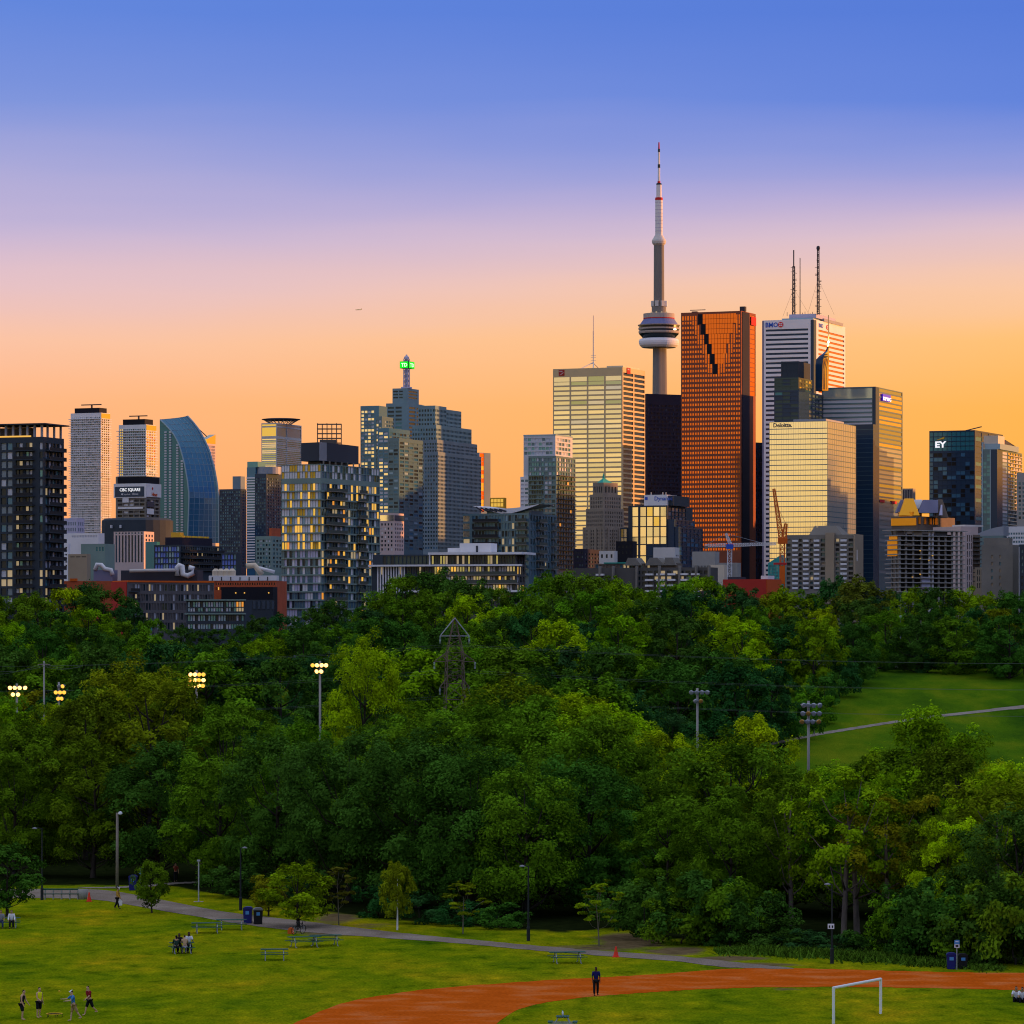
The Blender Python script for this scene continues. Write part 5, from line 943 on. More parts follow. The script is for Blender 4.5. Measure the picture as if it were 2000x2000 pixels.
b = Bld('concrete_slab_block', 'blank grey concrete block with two columns of small square windows', 1917, 1978, 1990, 1064, 1400, 23, 'building')
rws = [(b.z(1090.5 + 13.6 * i), b.z(1084 + 13.6 * i)) for i in range(5)]
b.vol('concrete', b.Ht, L=dict(c=[(b.lx(1935.5), b.lx(1939.5)), (b.lx(1951.5), b.lx(1955.5))], r=rws, m=[('tan', 1), ('gl_slate', 1)], dep=.3)); b.vol('concrete', b.z(1050), xa=b.lx(1918), xb=b.lx(1968), ya=2, yb=b.W2 * .8, z0=b.Ht + .01)
block('white_office', 'white banded office building at right edge behind the concrete block', 1961, 2010, 2040, 1028, 1800, 'white', (1963, 2008, 9, .72, 1038, 1070, 4, .5, [('gl_slate', 2), ('gl_blue', 1)]))
b = block('grey_roof_hall', 'long hall with sweeping grey curved roof below the blue-grey condo', 1905, 1960, 1966, 1046, 1750, 'gl_slate'); mb = MB(); xs_ = np.linspace(b.lx(1905), 0, 9); mb.prism([(xs_[0], b.Ht + .01)] + [(0, b.Ht + .01)] + [(x, b.z(1028 + 16 * (1 - (i / 8)) ** 1.6)) for i, x in list(enumerate(xs_))[::-1]], 0, 10); mb.build('roof', M('steel'), b.root)
block('dark_apartment', 'dark brick apartment cut by right edge beside blank concrete block', 1991, 2030, 2050, 1063, 1380, 'charcoal', (1993, 2028, 5, .5, 1070, 1160, 7, .5, [('gl_slate', 1), ('gl_dark', 2)]))
block('grey_tower', 'grey tower with pale balconies cut off by the right edge', 1986, 2020, 2050, 923, 3100, 'concrete_l', (1988, 2018, 4, .6, 940, 1015, 9, .6, [('gl_slate', 2), ('gl_dark', 1)]))
block('ribbed_tower', 'small ribbed grey tower top between the blue-sign tower and orange gables', 1762, 1783, 1788, 954, 3600, 'concrete_l', (1763, 1782.5, 6, .55, 956, 1000, 1, .97, 'gl_navy'))
# ---- 47 left middle cluster
block('grey_office', 'grey windowed office block left of the white hall', 118, 150, 165, 1012, 2600, 'lavender', (120, 149, 7, .5, 1017, 1040, 2, .6, 'gl_slate'), (152, 164, 3, .5, 1017, 1040, 2, .6, 'gl_slate'))
b = block('white_hall', 'large white windowless hall behind the dark condo tower', 118, 192, 204, 1041, 2200, 'white', (140, 190, 16, .7, 1045, 1050, 1, .8, 'gl_white'))
block('stack_building', 'narrow white tower with dark window slots beside the dark condo', 120, 133, 137, 1062, 1900, 'white', (121, 132, 2, .7, 1066, 1108, 6, .4, 'gl_dark'))
b = block('dark_round_block', 'dark mid-rise block with rounded charcoal front before the sign tower', 203, 275, 291, 1013, 2450, 'concrete_d'); mb = MB(); mb.lathe([(22, 0), (22, b.z(1016)), (20, b.z(1012))], 28, 0, b.lx(252), 12); mb.build('rounded_front', M('charcoal'), b.root)
for px in (231, 249): b.box('light_slot', b.lx(px), b.lx(px + 2.5), -11.4, -11.0 + 1.4, b.z(1032), b.z(1026), M('gl_white'))
b = Bld('ribbed_building', 'pale ribbed concrete building with tall vertical window slots', 222, 281, 301, 1038, 2050, 22, 'building')
b.vol('pink', b.Ht, L=dict(c=b.lcols(224, 280, 9, .52), r=[(b.z(1042.5), b.z(1039.5)), (b.z(1098), b.z(1045))], m=[('gl_dark', 2), ('gl_navy', 2), ('gl_slate', 1)]), Rt=dict(c=b.rcols(283, 300, 3, .5), r=b.rows(1042, 1100, 7, .6), m=dkw))
block('glass_infill', 'narrow dark teal glass block between ribbed building and blue glass block', 284, 306, 312, 1058, 1950, 'gl_teal')
block('stepped_garden_block', 'grey stepped block with planted roof left of ribbed building', 158, 205, 224, 1062, 2000, 'green_wall', (186, 204, 3, .6, 1066, 1078, 1, .7, 'gl_teal'))
b = block('beige_block', 'plain beige concrete block behind the rooftop ducts', 133, 170, 177, 1082, 1700, 'tan', (136, 169, 3, .8, 1086, 1089, 1, .6, 'concrete_d'))
b = Bld('blue_glass_building', 'low apartment with bright blue glass end and dark balconies', 301, 351, 435, 1064, 1750, 27, 'building')
rws = b.rows(1066, 1112, 4, .8)
b.vol('charcoal', b.Ht, L=dict(c=b.lcols(302, 350, 9, .88), r=rws, m=[('blue_panel', 3), ('gl_ltblue', 1), ('gl_blue', 1.2)]), Rt=dict(c=b.rcols(353, 433, 18, .7), r=rws, m=[('gl_green', 2), ('gl_dark', 3), ('gl_grey', 1.5), ('lit_pale', .3)]))
b.slabs('R', b.ry(353), b.ry(433), [q[0] - .6 for q in rws], 1.4, .3, 'charcoal', 'rail_dark', 1.0); b.box('roof_plant', b.lx(318), b.ry(351) - 1, 2, b.W2 * .8, b.Ht + .01, b.z(1049), M('blackbrown')); b.box('vent_stack', b.lx(322), b.lx(340), 5, 8, b.z(1049) + .01, b.z(1039), M('gold_panel'))
for i in range(5): b.box('vent_stack', -2.6, -1.2, 4 + i * 5, 6.5 + i * 5, b.z(1049) + .01, b.z(1045.5), M('yellow_panel'))
block('blue_annex', 'small blue panelled annex right of the balcony apartment', 432, 462, 470, 1080, 1680, 'charcoal', (433, 461, 5, .85, 1082, 1115, 3, .85, [('blue_panel', 2), ('gl_blue', 1)]))
b = block('green_apartment', 'pale green apartment block with brown cap beside yellow-panelled condo', 499, 530, 552, 1047, 1800, 'green_wall', (501, 529, 5, .6, 1052, 1110, 7, .55, [('gl_teal2', 2), ('gl_dark', 2), ('gl_white', 1)]), (532, 551, 3, .6, 1052, 1110, 7, .55, [('gl_teal2', 2), ('gl_dark', 2)])); b.box('roof_cap', b.lx(524), -.4, 1, b.W2 * .9, b.Ht + .01, b.z(1031), M('brick_red'))
# brick works with ducts
b = Bld('brick_works', 'long red brick works with white parapet and big rooftop ducts', 122, 540, 560, 1134, 1350, 8, 'building')
b.vol('brick_red', b.Ht, L=dict(c=b.lcols(415, 538, 26, .5), r=[(b.z(1142.5), b.z(1138)), (b.z(1152), b.z(1146.5))], m=[('gl_black', 4), ('lit_warm', .25)], dep=.25))
b.box('parapet', b.lx(408), 0.05, -.2, 4, b.z(1134) + .01, b.z(1124), M('white')); b.box('roof_house', b.lx(232), b.lx(382), 3, 12, b.Ht + .01, b.z(1113), M('dark_steel')); b.box('roof_house', b.lx(180), b.lx(216), 2, 10, b.Ht + .01, b.z(1112), M('lead')); b.box('orange_awning', b.lx(137), b.lx(150), -.4, 1, b.Ht + .01, b.z(1129), M('orange_paint'))
for i in range(7): b.box('white_pier', b.lx(414 + i * 18), b.lx(416 + i * 18), -.35, -.21, b.z(1133.5), b.z(1126.5), M('dark_steel'))
def duct(pts, r, m): q = MB(); q.tube([(b.lx(p), y, b.z(z)) for p, y, z in pts], r, 10); q.build('rooftop_duct', M(m), b.root, smooth=True)
duct([(252, 1, 1114), (300, 1, 1113.5), (346, 1, 1113)], .6, 'offwhite'); duct([(345, 1, 1124), (345, 1, 1108), (349, 1, 1103.5), (354, 1, 1105), (356, 1, 1121), (366, 1, 1124), (376, 1, 1119), (376, 1, 1110), (368, 1, 1108)], .95, 'white'); duct([(183, 2, 1112), (187, 2, 1101), (195, 2, 1102), (202, 2, 1110), (214, 2, 1112), (217, 2, 1122)], .75, 'white')
duct([(480, 1, 1105), (496, 1, 1104), (503, 1, 1112), (510, 1, 1122)], 1.0, 'cream'); duct([(500, 1, 1108), (535, 1, 1117)], .6, 'white')
for px in (420, 430, 441, 452): q = MB(); q.lathe([(1.2, 0), (1.3, 1.6), (.5, 2.4)], 10); q.build('rooftop_vent', M('cream'), b.root, loc=(b.lx(px), 1.2, b.z(1124)))
b.box('black_hall', b.lx(442), .4, -8, -.3, 0, b.z(1147), M('black'))
for px in (469, 486, 533): b.box('wall_lamp', b.lx(px), b.lx(px) + .4, -8.2, -8.01, b.z(1159.5), b.z(1157.5), M('lit_warm'))
b.box('charcoal_base', b.lx(490), .6, -9, -8.02, 0, b.z(1172), M('charcoal'))
for i in range(6): b.box('dark_window', b.lx(496 + i * 9), b.lx(501 + i * 9), -9.2, -9.01, b.z(1190), b.z(1174), M('gl_navy'))
b = Bld('grey_brick_lofts', 'dark grey brick loft building with scattered white windows and red end wall', 219, 249, 418, 1137, 1180, 62, 'building')
rws = [(b.z(1153.5), b.z(1141)), (b.z(1173), b.z(1160.5)), (b.z(1191), b.z(1178)), (b.z(1210), b.z(1197)), (b.z(1229), b.z(1216))]
b.vol('brick_grey', b.Ht, L=None, Rt=dict(c=b.rcols(258, 416, 30, .7), r=rws, m=[('gl_white', 1.1), ('lit_pale', .35), ('brick_grey', 5), ('gl_dark', 1.6), ('gl_green', .7)], dep=.3))
b.box('red_end', -b.W1 - .1, -.3, -.3, -.02, 0, b.Ht + .2, M('red')); b.slabs('R', b.ry(252), b.ry(270), [q[0] - .5 for q in rws], 1.5, .3, 'charcoal', 'rail_dark', .9); b.box('roof_edge', -b.W1, .2, .05, b.W2, b.Ht + .01, b.Ht + .5, M('orange_paint'))
b = Bld('glass_pavilion', 'low dark glass pavilion with pale window strips before the black hall', 364, 478, 492, 1173, 1120, 14, 'building')
b.vol('charcoal', b.Ht, L=dict(c=b.lcols(366, 476, 22, .84), r=[(b.z(1185), b.z(1175.5)), (b.z(1194), b.z(1187)), (b.z(1212.5), b.z(1202)), (b.z(1228), b.z(1219))], m=lambda i, j: [('lit_pale', 1), ('lit_amber', .3)] if i > 18 and j > 1 else [('gl_ltblue', 1.5), ('gl_teal2', 2), ('gl_white', 2), ('gl_dark', 1.4), ('lit_pale', .3)], dep=.25)); b.slabs('L', b.lx(362), .4, [b.Ht, b.z(1200)], .9, .35, 'green_wall', name='roof_edge')
g = P(286, 1240, 1000); t = thing('copper_dome', 'small turquoise dome among the treetops at left', 'dome', (g.x, g.y, H(g.x, g.y) - .3)); zz = CAMZ - (1232 - HORY) / F * 1000 - t.location.z; part(lambda q: q.lathe([(1.5, 0), (1.5, zz)], 20), 'drum', 'concrete', t, False)
q = MB(); q.lathe([(1.55 * math.cos(a_), zz + 1.5 * math.sin(a_)) for a_ in np.linspace(0, 1.45, 8)], 24); q.build('dome_shell', M('teal_wall'), t, smooth=True)

# ---- unseen towers added beyond the right edge to block the low sun; their long evening shadows fall across the city in view
rr = random.Random(21); NB = 0
for row in (0, 1):
    y = 1240 + 75 * row
    while y < 4800:
        x = .128 * y + 120 + 120 * row + rr.uniform(-10, 25); hgt = (rr.uniform(62, 82) if y < 2000 else rr.uniform(95, 135) if y < 2500 else rr.uniform(128, 172)); w_, dp = rr.uniform(26, 34), rr.uniform(50, 64); g_ = H(x, y); NB += 1
        t = thing('shade_tower', f"concrete apartment tower outside the photo beyond its right edge, {ORDINALS[NB - 1]} from the viewer", 'tower', (x, y, g_ - 1), R(rr.uniform(-8, 8)), 'towers beyond the right edge')
        q = MB(); q.box(-w_ / 2, w_ / 2, -dp / 2, dp / 2, 0, hgt); q.build('wall', M(rr.choice(('concrete', 'concrete_l', 'tan', 'brick_grey', 'offwhite'))), t)
        q = MB()
        for z in np.arange(5, hgt - 3, 3.2):
            for f in (-1, 1): q.box(min(f * w_ / 2, f * (w_ / 2 + .15)), max(f * w_ / 2, f * (w_ / 2 + .15)), -dp / 2 + 1, dp / 2 - 1, z, z + 1.5); q.box(-w_ / 2 + 1, w_ / 2 - 1, min(f * dp / 2, f * (dp / 2 + .15)), max(f * dp / 2, f * (dp / 2 + .15)), z, z + 1.5)
        stuff(q.build('window_bands', M('gl_dark'), t)); q = MB(); q.box(-w_ / 4, w_ / 4, -dp / 5, dp / 5, hgt, hgt + 5); q.build('penthouse', M('concrete_d'), t)
        y += rr.uniform(64, 78) if y < 1800 else rr.uniform(95, 125) if y < 2400 else rr.uniform(130, 160)
# ------------------------------------------------------------------ trees
def leaf_material():
    m = bpy.data.materials.new('leaves'); m.use_nodes = True; nt = m.node_tree; nt.nodes.remove(nt.nodes['Principled BSDF']); L = nt.links.new
    oi = nt.nodes.new('ShaderNodeObjectInfo'); at = nt.nodes.new('ShaderNodeAttribute'); at.attribute_name = 'tone'
    mr = nt.nodes.new('ShaderNodeMapRange'); mr.inputs[3].default_value = .28; mr.inputs[4].default_value = 1.95; L(at.outputs['Fac'], mr.inputs[0])
    mx = nt.nodes.new('ShaderNodeMix'); mx.data_type = 'RGBA'; mx.blend_type = 'MULTIPLY'; mx.inputs[0].default_value = 1; L(oi.outputs['Color'], mx.inputs[6]); L(mr.outputs[0], mx.inputs[7])
    df = nt.nodes.new('ShaderNodeBsdfDiffuse'); tr = nt.nodes.new('ShaderNodeBsdfTranslucent'); L(mx.outputs[2], df.inputs[0]); L(mx.outputs[2], tr.inputs[0])
    ms = nt.nodes.new('ShaderNodeMixShader'); ms.inputs[0].default_value = .22; L(df.outputs[0], ms.inputs[1]); L(tr.outputs[0], ms.inputs[2]); L(ms.outputs[0], nt.nodes['Material Output'].inputs[0]); return m
LEAF = leaf_material()
mat('bark_open', (.17, .13, .10), .9, 0, .1, var=.3, vscale=3, stretch=(1, 1, .2)); mat('bark', (.045, .036, .028), .9, 0, .1, var=.3, vscale=3, stretch=(1, 1, .2)); mat('bark_pale', (.17, .15, .10), .9, 0, .1, var=.25, vscale=3); mat('bark_white', (.75, .72, .70), .8, 0, .1, var=.15, vscale=4)
def tree_proto(seed, Ht, Rad, base, nl, leaf, flat=1.05, lobes=9, sub=9, conical=0, limbs=True, spread=1.0, trunk_r=.32, bk='bark'):
    r = np.random.default_rng(seed); cl = []; lims = []
    cz = base + (Ht - base) * .5; hz = (Ht - base) * .5
    for i in range(lobes):
        az = i * 2.39996 + r.uniform(-.4, .4); f = (i + .5) / lobes; el = -1.15 + 2.5 * f + r.uniform(-.15, .15)
        rad = r.uniform(.62, .95)
        if conical: el = -.9 + 2.3 * f
        rr = Rad * rad * max(math.cos(min(abs(el), 1.5)), .08) ** .75 * ((1 - conical * f) if conical else 1); p = np.array([rr * math.cos(az), rr * math.sin(az), cz + hz * math.sin(el) * r.uniform(.80, .97)])
        lims.append(p); s = Rad * r.uniform(.30, .46) * (.7 if conical else 1) * (1 - .25 * max(0, math.sin(el)))
        for _ in range(sub):
            q = r.normal(0, 1, 3); q /= np.linalg.norm(q); q[2] = q[2] * 1.0 + .2
            cl.append((p + q * s * r.uniform(.45, 1.05) * spread, s * r.uniform(.34, .58), r.uniform(0, 1)))
    # top leaders
    for _ in range(4): cl.append((np.array([r.normal(0, Rad * .12), r.normal(0, Rad * .12), Ht - Rad * r.uniform(.10, .22)]), Rad * r.uniform(.13, .2), r.uniform(0, 1)))
    w = np.array([c[1] ** 2 for c in cl]); cnt = np.maximum(12, (w / w.sum() * nl)).astype(int)
    Vs = []; T = []
    for (c, s, tn), n in zip(cl, cnt):
        d = r.normal(0, 1, (n, 3)); d /= np.linalg.norm(d, axis=1)[:, None]; d[:, 2] = np.where(d[:, 2] < -.45, -d[:, 2], d[:, 2])
        rr = s * r.uniform(.35, 1.08, n) ** .6 * (1 + .35 * np.maximum(0, r.normal(0, 1, n)) * (r.random(n) < .2)); pos = c + d * rr[:, None] * np.array([1, 1, flat])
        co = pos - np.array([0, 0, cz - hz * .3]); co /= np.linalg.norm(co, axis=1)[:, None] + 1e-6; nrm = d * .55 + co * .55 + np.array([0, 0, .2]) + r.normal(0, .34, (n, 3)); nrm /= np.linalg.norm(nrm, axis=1)[:, None]
        t = np.cross(nrm, r.normal(0, 1, (n, 3))); t /= np.linalg.norm(t, axis=1)[:, None]; b2 = np.cross(nrm, t)
        a = leaf * r.uniform(.6, 1.35, n)[:, None]; bb = a * r.uniform(.45, .75, n)[:, None]; t = t * a * .5; b2 = b2 * bb * .5; dr = nrm * a * .12
        Vs.append(np.stack([pos - t, pos - b2 + dr, pos + t, pos + b2 + dr], 1)); T.append(np.clip(.5 + (tn - .5) * .7 + r.normal(0, .09, n), 0, 1))
    V = np.concatenate(Vs).reshape(-1, 3); T = np.concatenate(T); n = len(T)
    me = bpy.data.meshes.new('crown'); me.vertices.add(n * 4); me.vertices.foreach_set('co', V.astype(np.float32).ravel()); me.loops.add(n * 4); me.loops.foreach_set('vertex_index', np.arange(n * 4, dtype=np.int32)); me.polygons.add(n); me.polygons.foreach_set('loop_start', np.arange(0, n * 4, 4, dtype=np.int32))
    at = me.attributes.new('tone', 'FLOAT', 'FACE'); at.data.foreach_set('value', T.astype(np.float32)); me.materials.append(LEAF); me.update(calc_edges=True)
    mb = MB(); lean = r.normal(0, .25, 2)
    tp = [(0, 0, -.6), (lean[0] * .15, lean[1] * .15, .4), (lean[0] * .5, lean[1] * .5, base * .8 + Ht * .1), (lean[0], lean[1], cz), (0, 0, Ht * .93)]
    mb.tube(tp, [trunk_r * 1.5, trunk_r, trunk_r * .8, trunk_r * .5, .03], 8)
    if limbs:
        for p in lims:
            z0 = max(base * .75, p[2] - Rad * r.uniform(.6, 1.0)); z0 = min(z0, Ht * .75); f = min(1, max(0, (z0 - .4) / (cz - .4))); st = np.array([lean[0] * f, lean[1] * f, z0]); md = st * .45 + p * .55 + np.array([0, 0, -.25 * abs(p[2] - z0)]); mb.tube([st, md, p], [trunk_r * .38, trunk_r * .22, .025], 5)
    return me, mb.mesh('trunk', M(bk), smooth=True), Ht
PR = {'broad': [tree_proto(10 + i, 16, 6.2, 1.0, 32000, .31, lobes=19 + i % 3, sub=10) for i in range(5)],
      'tall': [tree_proto(30 + i, 18, 5.0, 1.6, 29000, .31, lobes=20, sub=9) for i in range(4)],
      'open': [tree_proto(50 + i, 17, 5.4, 5.5, 9000, .36, lobes=10, sub=7, spread=1.15, bk='bark_open') for i in range(3)],
      'park': [tree_proto(60 + i, 16, 6.6, 3.0, 9000, .62, lobes=17, sub=8, trunk_r=.36) for i in range(3)],
      'far': [tree_proto(70 + i, 14, 5.6, .2, 13000, .45, lobes=16, sub=9) for i in range(6)],
      'shrub': [tree_proto(90 + i, 4.2, 3.2, .0, 5200, .27, lobes=8, sub=8, limbs=False, trunk_r=.08) for i in range(4)],
      'conifer': [tree_proto(110, 13, 2.6, .6, 7000, .34, lobes=22, sub=7, conical=.85, flat=.5)]}
GC = {'yellow': (.30, .41, .004), 'light': (.19, .325, .005), 'mid': (.108, .225, .008), 'deep': (.052, .135, .014), 'blue': (.030, .105, .022), 'olive': (.20, .235, .006), 'moss': (.098, .165, .006), 'brown': (.13, .14, .012), 'lime': (.34, .47, .004)}  # deep and blue greens take a teal tint for shaded leaves
TREES = []
def tree(kind, loc, ht, col, wid=None, row='', descr=None, rz=None, vi=None, jit=.12):
    ps = PR[kind]; me, tm, h0 = ps[vi % len(ps)] if vi is not None else random.choice(ps); s = ht / h0; sw = s if wid is None else wid
    o = bpy.data.objects.new('shrub' if kind == 'shrub' else 'conifer_tree' if kind == 'conifer' else 'tree', None); COL.objects.link(o); o.location = loc; o.rotation_euler = (0, 0, random.uniform(0, 6.28) if rz is None else rz); o.scale = (sw, sw, s); o.empty_display_size = .5
    c = obj('crown', me, o); g = GC[col] if isinstance(col, str) else col; j = [1 + random.uniform(-jit, jit) for _ in range(2)]; c.color = (g[0] * j[0], g[1] * j[1], g[2], 1); obj('trunk', tm, o)
    TREES.append((o, kind, col, row, descr)); return o
def front_cols(px): return [('moss', 4), ('deep', 2), ('olive', .6)] if px < 420 else [('deep', 3), ('blue', 2), ('mid', 1)] if px < 800 else [('deep', 3), ('mid', 2.5)] if px < 1220 else [('moss', 2), ('deep', 2), ('mid', 1.5)]  # front row darkened in leaf colour for the shade at the wood's base
def mid_cols(px): return [('moss', 4), ('olive', 1.5), ('mid', 1)] if px < 420 else [('deep', 2), ('mid', 3), ('light', 1)] if px < 800 else [('light', 3), ('mid', 2), ('yellow', 1.5)] if px < 1250 else [('mid', 2.5), ('light', 2), ('moss', 1.5), ('yellow', .8)]  # lighter greens hold the highlights of the upper crowns
def row_line(pts, d, step, kind, cols, row, dj=12, wmul=1.0, topj=10, x0=-80, x1=2080, colfn=None, skip=()):
    X = [p[0] for p in pts]; Y = [p[1] for p in pts]; px = x0 + random.uniform(0, step)
    while px < x1:
        if any(a < px < b2 for a, b2 in skip): px += step * random.uniform(.75, 1.25); continue
        dd = (d(px) if callable(d) else d) + random.uniform(-dj, dj); yt = float(np.interp(px, X, Y)) + random.uniform(-topj * .4, topj); x = (px - 1000) / F * dd; g = H(x, dd); zt = CAMZ - (yt - HORY) / F * dd; ht = max(3.5, zt - g)
        kd = random.choice(kind) if isinstance(kind, (list, tuple)) else kind; cols = colfn(px) if colfn else cols
        if colfn is front_cols and 1500 < px < 1760: kd = 'open'
        col = random.choices([c[0] for c in cols], [c[1] for c in cols])[0]
        me, tm, h0 = PR[kd][0]; s = ht / h0; sw = min(max(s, .62), 1.25) * wmul * random.uniform(.85, 1.12)
        tree(kd, (x, dd, g - .1), ht, col, sw, row); px += step * random.uniform(.75, 1.25)
G1 = [('mid', 4), ('deep', 4), ('light', 2), ('blue', 1.5), ('olive', .5), ('yellow', .6)]
ridge = [(-80, 1165), (0, 1160), (60, 1168), (120, 1150), (200, 1140), (232, 1162), (255, 1205), (300, 1212), (400, 1228), (470, 1214), (520, 1200), (580, 1192), (640, 1175), (700, 1182), (740, 1160), (775, 1128), (850, 1116), (910, 1130), (940, 1152), (1000, 1154), (1040, 1140), (1075, 1124), (1130, 1122), (1200, 1132), (1250, 1150), (1310, 1140), (1360, 1122), (1405, 1132), (1440, 1158), (1490, 1160), (1530, 1155), (1590, 1150), (1650, 1122), (1690, 1140), (1760, 1160), (1830, 1150), (1890, 1150), (1940, 1160), (2080, 1160)]
row_line([(a, b + 2) for a, b in ridge], 905, 46, 'far', G1 + [('brown', .35)], 'ridge below the skyline', 25, .95, 9)
row_line([(a, b + 34) for a, b in ridge], 850, 62, 'far', G1, 'second rank under the ridge', 10, 1.0, 16)
s1 = [(-80, 1225), (200, 1230), (330, 1252), (500, 1245), (600, 1225), (760, 1212), (900, 1215), (1000, 1200), (1100, 1205), (1250, 1215), (1400, 1205), (1500, 1220), (1600, 1215), (1680, 1225)]
row_line(s1, 790, 62, 'far', [('deep', 4), ('mid', 4), ('blue', 2), ('light', 1.4), ('yellow', .6)], 'upper valley slope', 14, 1.05, 16, x1=1680)
row_line([(1770, 1215), (1880, 1222), (2080, 1225)], 838, 70, 'far', [('deep', 3), ('mid', 3), ('olive', 1)], 'head of the grass slope', 5, 1.0, 12, x0=1800)
row_line([(1690, 1262), (1880, 1268), (2080, 1268)], 858, 46, 'far', [('deep', 3), ('blue', 2), ('mid', 2)], 'undergrowth behind the slope head', 4, .8, 10, x0=1670)
m3 = [(-80, 1268), (100, 1285), (200, 1275), (330, 1262), (450, 1272), (560, 1282), (700, 1300), (800, 1285), (900, 1272), (1050, 1255), (1200, 1265), (1300, 1298), (1400, 1280), (1520, 1300), (1600, 1330), (1660, 1350)]
row_line(m3, 722, 66, 'far', [('deep', 4), ('blue', 3), ('mid', 3), ('light', 1)], 'foot of the valley slope', 16, 1.1, 16, x1=1530)
m2 = [(-80, 1320), (60, 1345), (200, 1340), (300, 1345), (420, 1400), (520, 1395), (600, 1410), (680, 1350), (780, 1390), (860, 1400), (980, 1330), (1100, 1325), (1200, 1340), (1320, 1380), (1420, 1405)]
row_line(m2, 620, 84, ['far', 'broad'], [('deep', 3), ('mid', 3), ('blue', 2), ('olive', .4)], 'valley floor', 20, 1.05, 22, x1=1400, skip=((560, 660),))
m1 = [(-80, 1380), (60, 1385), (180, 1350), (300, 1350), (420, 1400), (520, 1425), (640, 1430), (780, 1415), (860, 1390), (960, 1395), (1080, 1370), (1180, 1395), (1280, 1410), (1400, 1450)]
row_line(m1, 510, 95, ['broad', 'tall'], [('mid', 3), ('light', 2), ('deep', 2), ('yellow', 1.0), ('olive', .5)], 'middle of the wood', 18, 1.0, 20, x1=1420)
f3 = [(-80, 1440), (0, 1425), (120, 1400), (250, 1318), (330, 1335), (420, 1370), (480, 1385), (560, 1430), (700, 1455), (800, 1400), (900, 1362), (1000, 1390), (1118, 1362), (1190, 1400), (1260, 1430), (1340, 1455), (1420, 1470), (1500, 1500), (1620, 1510), (1740, 1490), (1822, 1440), (1900, 1500), (2080, 1530)]
row_line(f3, lambda p: line_d(p) + 68, 105, ['broad', 'tall', 'open'], [('light', 3), ('mid', 3), ('yellow', 1.2), ('olive', .4)], 'third row of the wood', 8, 1.02, 16, colfn=mid_cols)
f2 = [(-80, 1450), (0, 1430), (120, 1390), (240, 1300), (330, 1330), (400, 1370), (480, 1400), (560, 1415), (640, 1400), (720, 1440), (800, 1430), (880, 1405), (960, 1400), (1060, 1415), (1130, 1405), (1200, 1430), (1260, 1470), (1340, 1500), (1420, 1450), (1470, 1420), (1540, 1500), (1650, 1510), (1740, 1460), (1822, 1418), (1880, 1480), (1940, 1500), (2080, 1510)]
row_line(f2, lambda p: line_d(p) + 40, 124, ['broad', 'tall'], [('mid', 4), ('light', 3), ('deep', 2), ('yellow', 1)], 'second row of the wood', 6, 1.08, 14, colfn=mid_cols)
f1 = [(-80, 1520), (0, 1490), (120, 1460), (240, 1440), (330, 1480), (430, 1490), (540, 1450), (640, 1425), (760, 1470), (850, 1450), (960, 1500), (1060, 1520), (1140, 1492), (1230, 1560), (1300, 1580), (1400, 1560), (1500, 1550), (1640, 1505), (1740, 1570), (1850, 1600), (1930, 1580), (2080, 1590)]
row_line(f1, lambda p: line_d(p) + 17, 132, ['broad', 'tall', 'broad'], [('mid', 4), ('deep', 4), ('light', 1.4), ('blue', 1)], 'front edge of the wood', 4, 1.08, 12, colfn=front_cols)
# distinct trees
def at(kind, px, ptop, d, col, w, vi=None, descr=None, row='solo'):
    x = (px - 1000) / F * d; g = H(x, d); return tree(kind, (x, d, g - .1), CAMZ - (ptop - HORY) / F * d - g, col, w, row, descr, vi=vi)
at('broad', 714, 1272, 605, 'yellow', 1.02, 1, 'bright yellow-green tree just right of the lit floodlight pole')
at('tall', 1118, 1358, 385, 'yellow', 1.0, 0, 'tall pale yellow-green tree crown in the centre of the wood'); at('broad', 1192, 1398, 372, 'yellow', .9, 2, 'rounded yellow-green tree right of the tallest pale crown'); at('tall', 1470, 1415, 330, 'lime', .72, 1, 'lime-green tree standing before the foot of the hill path'); at('broad', 1822, 1410, 320, 'light', .9, 3, 'broad light green tree in front of the grass hill'); at('broad', 1853, 1612, 288, 'lime', .50, 0, 'rounded lime-green small tree above the blue bin at right')
at('conifer', 262, 1228, 830, 'blue', .8, 0, 'dark pointed spruce below the turquoise dome'); at('conifer', 1531, 1450, 420, (.008, .018, .008), .7, 0, 'nearly black conifer at the foot of the hill path'); at('conifer', 1297, 1150, 880, 'blue', .6, 0, 'small dark spruce before the grey balcony block')
at('open', 1646, 1500, 296, 'light', .75, 0, 'tall open tree with pale bare trunk behind the black signpost'); at('open', 1735, 1560, 296, 'olive', .7, 1, 'thin leaning tree with long bare trunk right of the signpost'); at('open', 1945, 1540, 292, 'olive', .8, 2, 'thin branchy olive tree near the right edge')
